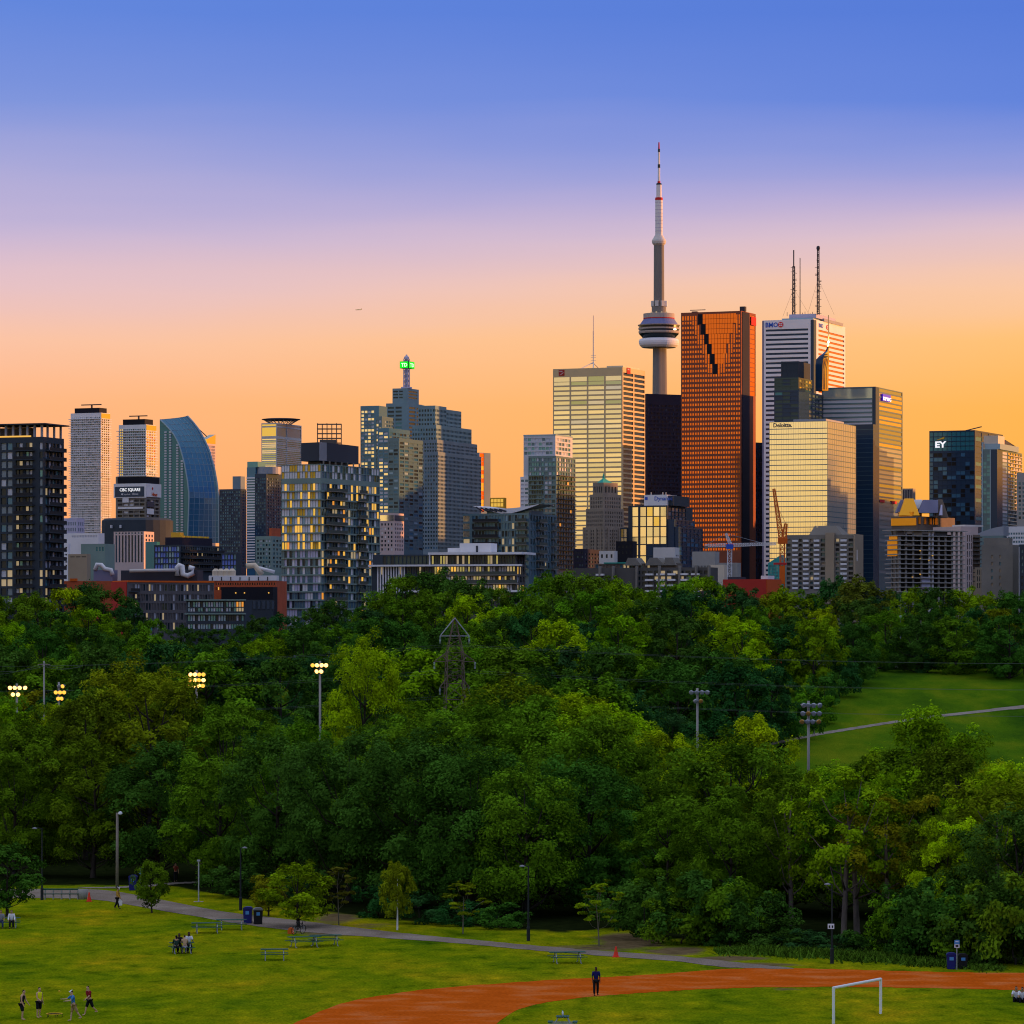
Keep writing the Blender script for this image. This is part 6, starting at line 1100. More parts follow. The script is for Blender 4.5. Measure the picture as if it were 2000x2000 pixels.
# shrub edge along the wood, leaf colours darkened for the shade at its base
for i, (px, yb, ht, col, w) in enumerate([(1260, 1838, 4.0, 'deep', 1.0), (1330, 1848, 3.4, 'mid', .9), (1375, 1850, 4.6, 'deep', 1.1), (1425, 1853, 4.2, 'mid', 1.0), (1480, 1856, 3.6, 'deep', .9), (1520, 1858, 2.2, 'deep', .8), (1575, 1862, 1.4, 'blue', .7), (1640, 1866, 1.3, 'blue', .7), (1700, 1868, 1.6, 'deep', .7), (1755, 1872, 4.0, 'mid', .9), (1790, 1876, 4.8, 'deep', 1.0), (1830, 1880, 4.2, 'deep', 1.0), (1885, 1884, 4.0, 'mid', 1.0), (1935, 1888, 5.0, 'deep', 1.1), (1985, 1890, 5.4, 'mid', 1.1), (2030, 1892, 5.0, 'deep', 1.1), (900, 1812, 1.8, 'blue', .7), (820, 1808, 2.2, 'blue', .8), (980, 1818, 1.8, 'deep', .7), (560, 1772, 2.2, 'blue', .9), (470, 1756, 2.6, 'deep', 1.0), (1215, 1818, 3.2, 'deep', .9), (740, 1796, 2.4, 'blue', .8)]):
    d = CAMZ * F / (yb - HORY) + 2.5; x = (px - 1000) / F * d; tree('shrub', (x, d, H(x, d) - .1), ht, col, w, 'shrub border under the trees', vi=i)
for i, (px, d, ht, col, w) in enumerate([(1712, 828, 5.5, 'deep', 1.2), (1742, 838, 4.5, 'mid', 1.1), (1775, 836, 5, 'deep', 1.3), (1812, 826, 4.6, 'blue', 1.2), (1850, 838, 5.5, 'deep', 1.4), (1885, 832, 4.2, 'mid', 1.2), (1925, 824, 6.0, 'deep', 1.5), (1965, 830, 5.4, 'blue', 1.4), (2000, 820, 6.0, 'deep', 1.5), (1690, 815, 6.5, 'mid', 1.4), (1664, 798, 7.0, 'deep', 1.5), (1640, 782, 6.5, 'blue', 1.4), (1612, 764, 6.5, 'deep', 1.4), (1585, 746, 6.0, 'mid', 1.4), (1562, 730, 6.0, 'deep', 1.3)]):
    x = (px - 1000) / F * d; tree('shrub', (x, d, H(x, d) - .2), ht, col, w, 'shrub fringe of the grass slope', vi=i)
at('far', 1790, 1222, 826, 'deep', .95, 2, 'dark spreading tree at the head of the grass slope, left of the next'); at('far', 1868, 1210, 822, 'mid', 1.05, 3, 'broad tree casting shade at the head of the grass slope'); at('far', 1972, 1205, 812, 'deep', 1.1, 4, 'dark tree hanging over the grass slope at the right edge')
# young park trees
at('park', 583, 1694, 306, 'light', .40, 1, 'small leafy park tree with a bicycle leaning against its trunk'); at('park', 14, 1658, 318, 'deep', .40, 1, 'dark round park tree at the left edge over the seated people'); at('park', 524, 1712, 318, 'olive', .22, 2, 'thin olive sapling just behind the bicycle tree'); at('park', 297, 1684, 322, 'moss', .22, 0, 'young olive-green tree on the lawn beside the path bend')
at('park', 776, 1690, 303, 'olive', .19, 2, 'slender young birch with white trunk beside the path')
PR['layered'] = [tree_proto(130 + i, 6, 1.7, 2.2, 2600, .24, lobes=8, sub=5, flat=.35, trunk_r=.05, bk='bark_pale') for i in range(2)]
at('layered', 904, 1722, 299, 'olive', 1.0, 0, 'thin sapling with flat tiers of leaves left of the dark lamp post'); at('layered', 1171, 1722, 287, 'light', 1.05, 1, 'thin sapling with flat green tiers behind the right picnic table'); at('layered', 662, 1690, 308, 'brown', .95, 1, 'sparse brown sapling before the bare earth gap')
for o, kind, col, row, descr in TREES:
    if descr and 'birch' in descr:
        for ch in o.children:
            if ch.name.startswith('trunk'): ch.data = tree_proto(33, 16, 5.0, 3.2, 40, .38, lobes=12, sub=1, trunk_r=.40, bk='bark_white', limbs=False)[1]
# labels that single each tree out: its row and its place in that row
CN = {'moss': 'dark olive', 'yellow': 'yellow-green', 'light': 'light green', 'mid': 'mid-green', 'deep': 'deep green', 'blue': 'dark blue-green', 'olive': 'olive', 'brown': 'brownish', 'lime': 'lime-green'}
rows_ = {}
for t_ in TREES: rows_.setdefault(t_[3], []).append(t_)
for rw_, ts in rows_.items():
    ts.sort(key=lambda t_: t_[0].location.x / t_[0].location.y)
    for i, (o, kind, col, row, descr) in enumerate(ts):
        cat = 'shrub' if kind == 'shrub' else 'tree'
        tag(o, descr or f"{CN.get(col, 'green')} leafy {cat}, {ordinal(i + 1)} from left in the {row}", cat, 'shrubs along the wood edge' if cat == 'shrub' else 'young park trees' if descr and ('park' in descr or 'sapling' in descr or 'young' in descr) else f'trees of the {row}' if not descr else 'trees that stand out in the wood')
# tall weeds in front of the shrubs
def weeds():
    r = np.random.default_rng(4); vs = []; n = 7500
    px = r.uniform(1400, 1960, n); yb = np.interp(px, [1400, 1550, 1700, 1960], [1858, 1864, 1874, 1893]) + r.normal(0, 3.0, n) + 1.5 * np.sin(px * .05); d = CAMZ * F / (yb - HORY) ; x = (px - 1000) / F * d; h = r.uniform(.08, .62, n) ** 1.1 * np.interp(px, [1400, 1500, 1750, 1960], [.5, 1, 1, .4]); a = r.uniform(0, 6.28, n); w = r.uniform(.05, .12, n); lx_, ly_ = r.normal(0, .3, n), r.normal(0, .3, n)
    V = np.stack([np.stack([x - w * np.cos(a), d - w * np.sin(a), 0 * x - .05], 1), np.stack([x + w * np.cos(a), d + w * np.sin(a), 0 * x - .05], 1), np.stack([x + lx_ + .02, d + ly_, h], 1), np.stack([x + lx_ - .02, d + ly_, h], 1)], 1).reshape(-1, 3)
    me = bpy.data.meshes.new('tall_weeds'); me.from_pydata(V.tolist(), [], np.arange(n * 4).reshape(-1, 4).tolist()); at = me.attributes.new('tone', 'FLOAT', 'FACE'); at.data.foreach_set('value', r.random(n).astype(np.float32)); me.materials.append(LEAF); o = obj('tall_weeds', me); o.color = (.075, .15, .012, 1)
    tag(o, 'tall green weeds growing along the foot of the shrubs', 'weeds', kind='stuff')
weeds()
# ------------------------------------------------------------------ park furniture
mat('pole_grey', (.33, .31, .27), .8, 0, .2, var=.15, vscale=2, stretch=(1, 1, .1)); mat('pole_wood', (.26, .22, .17), .9, 0, .1, var=.2, vscale=3, stretch=(4, 4, .15)); mat('pole_dark', (.018, .022, .024), .6, 0, .2); mat('galv', (.42, .44, .46), .5, .3, .3, var=.1, vscale=4)
mat('flood_lit', (1, .7, .3), .3, emit=(1, .50, .11), es=4.5); mat('flood_amber', (.5, .3, .05), .3, emit=(1, .45, .05), es=1.6); mat('flood_off', (.62, .66, .74), .12, .6, .5); mat('flood_glint', (.75, .42, .10), .2, .6, .5); mat('housing', (.22, .22, .23), .5, .2)
mat('rust_steel', (.17, .125, .085), .8, .1, .2, var=.3, vscale=1.5); mat('insulator', (.55, .60, .60), .4, 0, .4); mat('wire', (.10, .13, .10), .7)
mat('bin_blue', (.010, .012, .16), .5, 0, .3); mat('bin_black', (.008, .008, .01), .5, 0, .3); mat('cone_orange', (.80, .035, .012), .6); mat('bench_green', (.018, .095, .055), .6, 0, .2, var=.2, vscale=6); mat('sign_wt', (.78, .80, .86), .5); mat('sign_bl', (.08, .28, .62), .5)
mat('skin_a', (.58, .34, .20), .6); mat('rubber', (.01, .01, .012), .6); mat('goal_white', (.88, .88, .86), .5)
# floodlight masts
def lamp_proto(lens):
    h = MB(); h.lathe([(.10, -.20), (.22, -.12), (.30, .10), (.32, .16)], 12); h.v = [(x, -z, y) for x, y, z in h.v]
    l = MB(); l.lathe([(.29, 0), (.26, .05), (.10, .09)], 12); l.v = [(x, -.17 - z, y) for x, y, z in l.v]
    return h.mesh('lamp', M('housing')), l.mesh('lens', M(lens))
LP_ = {k: lamp_proto(k) for k in ('flood_lit', 'flood_amber', 'flood_off', 'flood_glint')}
def flood(label, px, ytop, d, rows, sp=10.5, r=.15):
    x = (px - 1000) / F * d; g = H(x, d); t = thing('floodlight_mast', label, 'floodlight', (x, d, g - .2), 0, 'sports floodlights above the wood'); k = d / F; z = lambda y: CAMZ - (y - HORY) / F * d - g + .2
    q = MB(); q.tube([(0, 0, 0), (0, 0, z(ytop - 7))], [r * 1.25, r], 10); q.build('pole', M('pole_grey'), t, smooth=True)
    for y, n, kinds, off in rows:
        w = sp * k * (n - 1) / 2 + .3; q = MB(); q.box(-w + off * k, w + off * k, -.06, .06, -.06, .06); arm = q.build('crossarm', M('galv'), t, loc=(0, -.22, z(y)))
        for i in range(n):
            kd = kinds[i % len(kinds)]; hm, lm = LP_[kd]; o = obj('lamp', hm, arm, ((i - (n - 1) / 2) * sp * k + off * k, -.25, -.05), (R(18), 0, R(random.uniform(-25, 25)))); obj('lens', lm, o)
    return t
A, O_, L_, G_ = 'flood_amber', 'flood_off', 'flood_lit', 'flood_glint'
flood('lit floodlight mast nearest the left edge, four bright lamps over two', 33, 1342, 560, [(1342, 4, [L_], 2), (1355, 2, [L_], -2)], 9.5)
flood('side-on floodlight mast glowing amber, second from left', 115, 1339, 575, [(1339, 2, [O_, A], 5), (1351, 3, [A], 3), (1363, 2, [A], 3)], 8)
flood('lit floodlight mast with three rows of lamps above the left trees', 384, 1316, 560, [(1316, 4, [L_, L_, A, A], 1), (1327, 4, [A, L_, A, L_], 1), (1338, 4, [A, L_, L_, A], 0)], 8.6)
flood('lit floodlight mast with tall bare pole left of the pylon', 625, 1298, 560, [(1298, 4, [A, L_, L_, L_], -1), (1310, 2, [L_], -1)], 8.6)
flood('unlit floodlight mast with six round lamps right of centre', 1362, 1351, 520, [(1351, 4, [O_], 4), (1368, 2, [O_, G_], 1)], 10.5)
flood('unlit floodlight mast with three full rows before the grass hill', 1579, 1376, 470, [(1376, 4, [O_], 5), (1392, 4, [O_, G_, O_, O_], 5), (1408, 4, [G_, O_, O_, G_], 3)], 10.5)
# pylon
d = 655; x = (888 - 1000) / F * d; g = H(x, d); k = d / F; Z = lambda y: CAMZ - (y - HORY) / F * d - g + .2; t = thing('electricity_pylon', 'rusty lattice electricity pylon rising from the wood', 'pylon', (x, d, g - .2), R(8))
q = MB(); lattice(q, (0, 0, 0), (0, 0, Z(1335)), 4.6, 2.9, 7, .14); lattice(q, (0, 0, Z(1335)), (0, 0, Z(1275)), 2.9, 2.6, 4, .12); lattice(q, (0, 0, Z(1275)), (0, 0, Z(1206)), 2.6, .2, 5, .10); stuff(q.build('lattice_body', M('rust_steel'), t))
def arm(y0, y1, half):
    for f in (-1, 1):
        q = MB(); e = Vector((f * half * k, 0, Z(y0)))
        if y0 < 1250:
            for s_ in (-.3, .3): q.bar((0, s_, Z(y1)), e, .13); q.bar((0, s_, Z(y0)), e, .13)
            s_ = 0
        for s_ in ((-1, 1) if y0 > 1250 else ()): q.bar((f * 1.2, s_ * 1.2, Z(y0)), e, .11); q.bar((f * 1.0, s_ * 1.0, Z(y1)), e, .11); q.bar((f * 1.2, s_ * 1.2, Z(y0)), (f * half * k * .55, s_ * .5, Z(y0 + (y1 - y0) * .45)), .1)
        stuff(q.build('crossarm', M('rust_steel' if y0 > 1250 else 'galv'), t))
        q = MB()
        for i in range(6): q.lathe([(.04, -.12 - i * .2), (.19, -.17 - i * .2), (.04, -.24 - i * .2)], 8)
        stuff(q.build('insulator', M('insulator'), t, loc=(f * half * k, 0, Z(y0))))
        WIRES.append(Vector((x + f * half * k, d, g - .2 + Z(y0) - 1.5)))
WIRES = []
arm(1242, 1207, 28.5); arm(1292, 1272, 40); arm(1342, 1322, 29)
for i, w in enumerate(WIRES):
    for sd, (ex, ey_, ez) in (('left', (-170, 700, w.z - 1)), ('right', (190, 610, w.z + .5))):
        q = MB(); pts = []; e = Vector((ex, ey_ + (i % 2) * 6, ez))
        for j in range(17): f = j / 16; p = w.lerp(e, f); p.z -= 3.2 * 4 * f * (1 - f); pts.append(p)
        q.tube(pts, .014, 4); o = q.build('power_line', M('wire')); tag(o, f"thin power line running {sd} from the pylon's {['top', 'middle', 'bottom'][i // 2]} {'left' if i % 2 == 0 else 'right'} arm", 'power line', 'power lines across the wood')
# small utility pole at left with wires
def utility(px, ytop, d, h, label):
    x = (px - 1000) / F * d; zt = CAMZ - (ytop - HORY) / F * d; g = H(x, d); t = thing('utility_pole', label, 'pole', (x, d, g - .2)); q = MB(); q.tube([(0, 0, 0), (0, 0, zt - g + .2)], [.18, .12], 8); q.build('pole', M('pole_grey'), t, smooth=True); q = MB(); q.box(-.9, .9, -.06, .06, zt - g - .4, zt - g - .25); q.build('crossarm', M('pole_wood'), t)
    for j, (ex, ey2) in enumerate(((-30, 1318), (-30, 1308), (160, 1302), (160, 1300))):
        q = MB(); a = Vector((x, d - .1, zt - .3 - .5 * (j % 2))); e = P(ex, ey2, d - 8); pts = [a.lerp(e, f) - Vector((0, 0, .5 * 4 * f * (1 - f))) for f in np.linspace(0, 1, 9)]; q.tube(pts, .02, 4); q.build('wire', M('wire'), t).parent = None if 0 else t
        t.children[-1].matrix_parent_inverse = Matrix.Translation(-t.location)
utility(86, 1291, 600, 9, 'grey utility pole with wires behind the left trees')
# poles beside the path
def base(px, py): g = gpt(px, py); return g, g.y / F
g, k = base(229, 1736); t = thing('lamp_pole', 'tall weathered wooden pole with small white lamp by the path', 'lamp post', g); h = 148 * k; q = MB(); q.tube([(0, 0, -.1), (0, 0, h)], [.15, .11], 10); q.build('pole', M('pole_wood'), t, smooth=True); q = MB(); q.lathe([(.05, -.1), (.19, 0), (.17, .16), (.05, .22)], 10); q.build('lamp_head', M('sign_wt'), t, loc=(.28, -.1, h - .1)); q = MB(); q.bar((0, 0, h - .15), (.3, -.1, h - .02), .05); q.build('bracket', M('galv'), t)
g, k = base(388, 1762); t = thing('sign_post', 'slim grey-blue metal post with small cap on the grass', 'post', g); q = MB(); q.tube([(0, 0, -.1), (0, 0, 79 * k)], .055, 8); q.build('pole', M('galv'), t); q = MB(); q.box(-.13, .13, -.13, .13, 79 * k, 82 * k); q.build('cap', M('galv'), t); q = MB(); q.box(-.4, .4, -.3, .3, -.05, .03); q.build('footing', M('concrete_l'), t)
def lamppost(label, px, pb, ht_px, arm_px, sign=False):
    g, k = base(px, pb); t = thing('lamp_post', label, 'lamp post', g, 0, 'dark lamp posts along the path'); h = ht_px * k
    q = MB(); q.tube([(0, 0, -.1), (0, 0, 1.0), (0, 0, 1.05), (0, 0, h)], [.13, .13, .08, .05], 10); q.build('pole', M('pole_dark'), t); q = MB(); q.tube([(0, 0, h - .05), (arm_px * k * .6, 0, h + .06), (arm_px * k, 0, h + .05)], .035, 6); a = q.build('arm', M('pole_dark'), t); q = MB(); q.lathe([(.22, 0), (.2, .06), (.05, .12)], 10, 0, arm_px * k, 0); q.build('lamp_head', M('housing'), a, loc=(0, 0, h - .03))
    if sign:
        q = MB(); q.box(-.22, .22, -.13, -.10, 68 * k, 78 * k); s_ = q.build('sign_panel', M('sign_wt'), t, loc=(-.08, 0, 0))
        for f in (-1, 1): q = MB(); q.box(f * .1 - .05, f * .1 + .05, -.14, -.131, 70 * k, 75 * k); q.build('symbol', M('pole_dark'), s_)
lamppost('dark lamp post with thin arm standing by the path near centre', 1032, 1838, 146, -12); lamppost('dark lamp post with white two-symbol sign beside the running track', 1625, 1883, 155, -9, True); lamppost('dark lamp post half lost in the trees left of the two bins', 470, 1778, 122, 8); lamppost('dark lamp post standing behind the long green bench', 82, 1758, 140, -14)
# bins
def bin_(label, px, pb, m, lid, w=.62, h=1.15):
    g, k = base(px, pb); t = thing('waste_bin', label, 'bin', g, R(random.uniform(-8, 8)), 'park waste bins'); q = MB(); a, b2 = w / 2 * .84, w / 2
    q.v = [(-a, -a, .02), (a, -a, .02), (a, a, .02), (-a, a, .02), (-b2, -b2, h * .86), (b2, -b2, h * .86), (b2, b2, h * .86), (-b2, b2, h * .86)]; q.f = [(0, 3, 2, 1), (0, 1, 5, 4), (1, 2, 6, 5), (2, 3, 7, 6), (3, 0, 4, 7), (4, 5, 6, 7)]; q.m = [0] * 6; q.build('body', M(m), t)
    q = MB(); q.prism([(-b2 - .03, h * .86 + .01), (b2 + .03, h * .86 + .01), (b2 * .9, h * .96), (b2 * .5, h), (-b2 * .5, h), (-b2 * .9, h * .96)], -b2 - .03, b2 + .03); q.build('lid', M(lid), t); q = MB(); q.box(-.14, .14, -b2 - .035, -b2 - .01, h * .55, h * .75); q.build('label_plate', M('sign_bl' if 'blue' in label else 'housing'), t)
    for f in (-1, 1): q = MB(); q.tube([(f * b2 * .8, b2 * .9, .1), (f * b2 * .8 + f * .05, b2 * .9, .1)], .1, 8); q.build('wheel', M('rubber'), t)
bin_('blue recycling bin by the path below the blue sign at left', 260, 1739, 'bin_blue', 'bin_blue', .7, 1.35); bin_('blue recycling bin beside a black bin on the path at left', 484, 1804, 'bin_blue', 'bin_blue', .68, 1.3); bin_('black waste bin right of the blue bin near the bicycle', 504, 1806, 'bin_black', 'housing', .72, 1.28); bin_('blue recycling bin before the shrubs at far right', 1858, 1893, 'bin_blue', 'bin_blue', .62, 1.1); bin_('black waste bin at far right beside the blue one', 1880, 1892, 'bin_black', 'bin_black', .62, 1.0)
def small_sign(label, px, pb, pt, wpx, hpx, two=False):
    g, k = base(px, pb); t = thing('park_sign', label, 'sign', g); h = (pb - pt) * k; q = MB(); q.tube([(0, .04, -.1), (0, .04, h)], .03, 6); q.build('post', M('galv'), t); q = MB(); q.box(-wpx * k / 2, wpx * k / 2, -.02, .0, h - hpx * k, h); p_ = q.build('panel', M('sign_bl'), t)
    if two: q = MB(); q.box(-wpx * k / 2, wpx * k / 2, -.02, .0, h - hpx * k * 1.9, h - hpx * k - .02); s2 = q.build('panel', M('sign_wt'), t); q = MB(); q.box(-.1, .1, -.03, -.021, h - hpx * k * 1.7, h - hpx * k * 1.2); q.build('symbol', M('pole_dark'), s2)
    q = MB(); q.box(-wpx * k * .3, wpx * k * .3, -.03, -.021, h - hpx * k * .5, h - hpx * k * .3); q.build('symbol', M('sign_wt'), p_)
small_sign('small blue sign beside the blue bin near the wooden pole', 275, 1732, 1695, 6, 12); small_sign('blue and white sign post between the two bins at far right', 1869, 1894, 1836, 10, 8, True)
def cone(label, px, pb, pt):
    g, k = base(px, pb); t = thing('traffic_cone', label, 'traffic cone', g, 0, 'orange traffic cones'); h = (pb - pt) * k; q = MB(); q.box(-.24, .24, -.24, .24, 0, .05); q.build('foot', M('cone_orange'), t); q = MB(); q.lathe([(.2, .05), (.13, h * .45), (.05, h)], 14); q.build('body', M('cone_orange'), t); q = MB(); q.lathe([(.125, h * .5), (.1, h * .66)], 14); q.build('stripe', M('orange_red'), t)
cone('orange traffic cone at the end of the long green bench', 174, 1761, 1743); cone('orange traffic cone on the path edge right of the picnic table', 1203, 1870, 1849)
# long bench and barrel at left
g, k = base(120, 1757); t = thing('long_bench', 'long low green bench with back rail beside the path at left', 'bench', g)
for z_, h_, yo in ((.42, .07, 0), (.78, .12, .25)): q = MB(); q.box(-36 * k, 34 * k, yo - .18, yo + .02, z_, z_ + h_); q.build('rail', M('bench_green'), t)
for i in range(5): q = MB(); q.box((-33 + 16 * i) * k, (-31 + 16 * i) * k, -.1, .3, 0, .78); q.build('leg', M('concrete_l'), t)
g, k = base(162, 1757); t = thing('concrete_planter', 'small round grey planter beside the long green bench', 'planter', g); q = MB(); q.lathe([(.34, 0), (.4, .5), (.42, .85), (.36, .85), (.34, .7)], 16); q.build('pot', M('concrete_l'), t, smooth=True); q = MB(); q.lathe([(.34, .7), (.05, .72)], 16); q.build('soil', M('bark'), t)
# picnic tables
def picnic(label, px, pb, rz, L=1.9, mt='bench_green'):
    g, k = base(px, pb); t = thing('picnic_table', label, 'picnic table', g, R(rz), 'green picnic tables on the lawn')
    for i in range(5): q = MB(); q.box(-L / 2, L / 2, -.36 + i * .148, -.36 + i * .148 + .13, .73, .77); q.build('top_plank', M(mt), t)
    for s_ in (-1, 1):
        for i in range(2): q = MB(); q.box(-L / 2, L / 2, s_ * .70 - .13 + i * .14, s_ * .70 - .13 + i * .14 + .125, .43, .465); q.build('seat_plank', M(mt), t)
    for f in (-1, 1):
        q = MB(); xx = f * L * .33; q.tube([(xx, -.85, .03), (xx, -.6, .05), (xx, -.25, .7)], .032, 6); q.tube([(xx, .85, .03), (xx, .6, .05), (xx, .25, .7)], .032, 6); q.bar((xx, -.8, .4), (xx, .8, .4), .05); q.bar((xx, -.3, .71), (xx, .3, .71), .05); q.build('leg_frame', M('galv'), t)
    return t, g
picnic('green picnic table left of the two bins, nearer the path bend', 404, 1822, 8, 2.3); picnic('green picnic table left of the two bins, its right neighbour', 452, 1816, 6, 2.3); picnic('left of the joined green picnic tables under the bicycle tree', 594, 1851, 20, 2.4); picnic('right of the joined green picnic tables under the bicycle tree', 636, 1847, 14, 2.3); picnic('small green picnic table alone on the lawn left of centre', 536, 1876, 4, 1.9); picnic('green picnic table by the path near the cone', 1108, 1882, 10, 2.5)
tbl, tg = picnic('picnic table with four people sitting round it on the lawn', 355, 1862, 12, 1.7); tb2, tg2 = picnic('picnic table with seated people under the tree at left edge', 14, 1812, 6, 2.0)
bt, bg_ = picnic('picnic table seen end-on at the bottom edge with a bottle on top', 1099, 2012, 88, 1.0)
t = thing('bottle', 'white bottle standing on the picnic table at the bottom edge', 'bottle', bg_ + Vector((0, 0, .77))); q = MB(); q.lathe([(.05, 0), (.055, .2), (.02, .28)], 10); q.build('body', M('sign_wt'), t, smooth=True); q = MB(); q.lathe([(.024, .28), (.024, .32)], 8); q.build('cap', M('sign_bl'), t)
# goal frame
a = gpt(1720, 1981.5); b_ = gpt(1628, 1999.6); t = thing('football_goal', 'white football goal frame standing on the infield grass', 'goal', a); hh = 2.1
for nm, p, q_ in (('post', Vector((0, 0, 0)), Vector((0, 0, hh))), ('post', b_ - a, b_ - a + Vector((0, 0, hh))), ('crossbar', Vector((0, 0, hh - .05)), b_ - a + Vector((0, 0, hh - .05)))): q = MB(); q.tube([p, q_], .085, 10); q.build(nm, M('goal_white'), t)
# bicycle against the tree, bag beside it
g, k = base(588, 1824); t = thing('bicycle', 'dark bicycle leaning against the small park tree', 'bicycle', g + Vector((-.2, -.3, 0)), R(60)); t.rotation_euler = (R(8), 0, R(55))
for xx in (-.52, .52): q = MB(); q.tube([(xx + .33 * math.cos(a_), 0, .34 + .33 * math.sin(a_)) for a_ in np.linspace(0, 6.283, 17)], .025, 6, cap=False); w_ = q.build('wheel', M('rubber'), t); q = MB(); [q.bar((xx, 0, .34), (xx + .32 * math.cos(a_), 0, .34 + .32 * math.sin(a_)), .012) for a_ in np.linspace(0, 6.28, 9)[:-1]]; stuff(q.build('spokes', M('galv'), w_))
q = MB()
for a1, a2 in (((-.52, 0, .34), (-.08, 0, .34)), ((-.08, 0, .34), (-.22, 0, .85)), ((-.08, 0, .34), (.36, 0, .82)), ((-.22, 0, .8), (.36, 0, .82)), ((-.52, 0, .34), (-.22, 0, .8)), ((.36, 0, .95), (.52, 0, .34))): q.bar(a1, a2, .035)
q.build('frame', M('pole_dark'), t); q = MB(); q.box(-.34, -.1, -.06, .06, .88, .94); q.build('saddle', M('rubber'), t); q = MB(); q.bar((.36, -.28, 1.0), (.36, .28, 1.0), .03); q.build('handlebar', M('pole_dark'), t)
g2 = gpt(568, 1824); q = MB(); q.prism([(-.22, 0), (.22, 0), (.26, .2), (.2, .42), (.05, .48), (-.15, .44), (-.25, .22)], -.14, .14); o = q.build('bag', M('orange_paint'), loc=g2); tag(o, 'orange bag lying on the grass beside the bicycle', 'bag')
# small things on the lawn, aircraft, hut on the hill
g = gpt(106, 1988); t = thing('roundnet', 'low yellow roundnet ring on the grass among the players', 'game net', g); q = MB(); q.tube([(.46 * math.cos(a_), .46 * math.sin(a_), .2) for a_ in np.linspace(0, 6.283, 25)], .025, 6, cap=False); q.build('ring', M('yellow_panel'), t)
for i in range(5): q = MB(); a_ = i * 1.2566; q.bar((.46 * math.cos(a_), .46 * math.sin(a_), 0), (.46 * math.cos(a_), .46 * math.sin(a_), .2), .03); q.build('leg', M('rubber'), t)
q = MB(); [(q.bar((-.44, y_, .19), (.44, y_, .19), .01), q.bar((y_, -.44, .19), (y_, .44, .19), .01)) for y_ in np.linspace(-.3, .3, 6)]; stuff(q.build('net', M('rubber'), t))
p = P(116, 1936, 233); q = MB(); q.lathe([(.02, -.05), (.05, -.04), (.06, 0), (.05, .04), (.02, .05)], 10); o = q.build('ball', M('yellow_panel'), smooth=True, loc=p); tag(o, 'small yellow ball in the air between the lawn players', 'ball')
p = P(700, 605, 20000); t = thing('aeroplane', 'tiny distant aeroplane glinting in the sky above the skyline', 'aeroplane', p, R(-20)); q = MB(); q.tube([(-17, 0, 0), (-14, 0, 0), (12, 0, 0), (18, 0, 1)], [.4, 1.9, 1.9, .4], 10); q.build('fuselage', M('gl_gold'), t, smooth=True)
for s_ in (-1, 1): q = MB(); q.prism([(-3, -.2), (2, -.2), (6, .2), (4, .3)], 0, 1); q.v = [(x, s_ * 16 * y, z) for x, y, z in q.v]; q.build('wing', M('gl_gold'), t)
q = MB(); q.prism([(12, 1), (17, 1), (18, 6), (16, 6)], -.2, .2); q.build('tail_fin', M('gold_panel'), t)
d = 846; x = (1746 - 1000) / F * d; g_ = H(x, d); t = thing('stone_gatehouse', 'grey walled hut among trunks at the top of the grass slope', 'building', (x, d, g_ - .3)); k = d / F; q = MB(); q.box(-30 * k, 16 * k, 0, 4, 0, 5.6); q.build('wall', M('concrete_d'), t); q = MB(); q.box(-32 * k, 18 * k, -.4, 4.4, 5.6, 5.9); q.build('roof', M('charcoal'), t); q = MB(); q.box(-2 * k, 13 * k, -.3, -.02, 0, 5.3); q.build('pale_panel', M('concrete_l'), t); q = MB(); q.box(-14 * k, -6 * k, -.12, -.02, 0, 3); q.build('door', M('charcoal'), t)
d = 860; x = (1759 - 1000) / F * d; g_ = H(x, d); t = thing('street_lamp', 'white globe street lamp above the hut on the hill', 'street lamp', (x, d, g_)); zt = CAMZ - (1205 - HORY) / F * d - g_; q = MB(); q.tube([(0, 0, 0), (0, 0, zt)], .08, 6); q.build('pole', M('galv'), t); q = MB(); q.lathe([(.2, -.4), (.38, 0), (.2, .35)], 10); q.build('globe', M('sign_wt'), t, loc=(0, 0, zt), smooth=True)
# ------------------------------------------------------------------ people
for n_, c_ in (('skin_b', (.42, .24, .14)), ('skin_c', (.10, .05, .03)), ('skin_d', (.60, .38, .25)), ('c_black', (.010, .010, .012)), ('c_yellow', (.90, .90, .01)), ('c_blue', (.06, .22, .55)), ('c_maroon', (.26, .012, .02)), ('c_khaki', (.42, .27, .12)), ('c_navy', (.012, .012, .12)), ('c_white', (.78, .76, .80)), ('c_ochre', (.50, .27, .04)), ('c_grey', (.28, .28, .30)), ('c_green', (.02, .045, .035)), ('c_beige', (.55, .36, .22)), ('c_jeans', (.03, .05, .11)), ('hair_dark', (.012, .009, .008)), ('hair_brown', (.06, .03, .015)), ('c_red', (.28, .05, .03))): mat(n_, c_, .85, 0, .15)
def skin_obj(name, V, E, Rr, m, parent, roots=(0,), sub=1):
    me = bpy.data.meshes.new(name); me.from_pydata([tuple(v) for v in V], E, []); me.materials.append(m); o = bpy.data.objects.new(name, me); COL.objects.link(o); o.parent = parent
    md = o.modifiers.new('skin', 'SKIN'); md.use_smooth_shade = True
    sv = me.skin_vertices[0].data
    for i, r in enumerate(Rr): sv[i].radius = r if isinstance(r, tuple) else (r, r)
    for i in roots: sv[i].use_root = True
    ms = o.modifiers.new('sub', 'SUBSURF'); ms.levels = sub; ms.render_levels = sub; return o
def Rx(a): return Matrix.Rotation(a, 3, 'X')
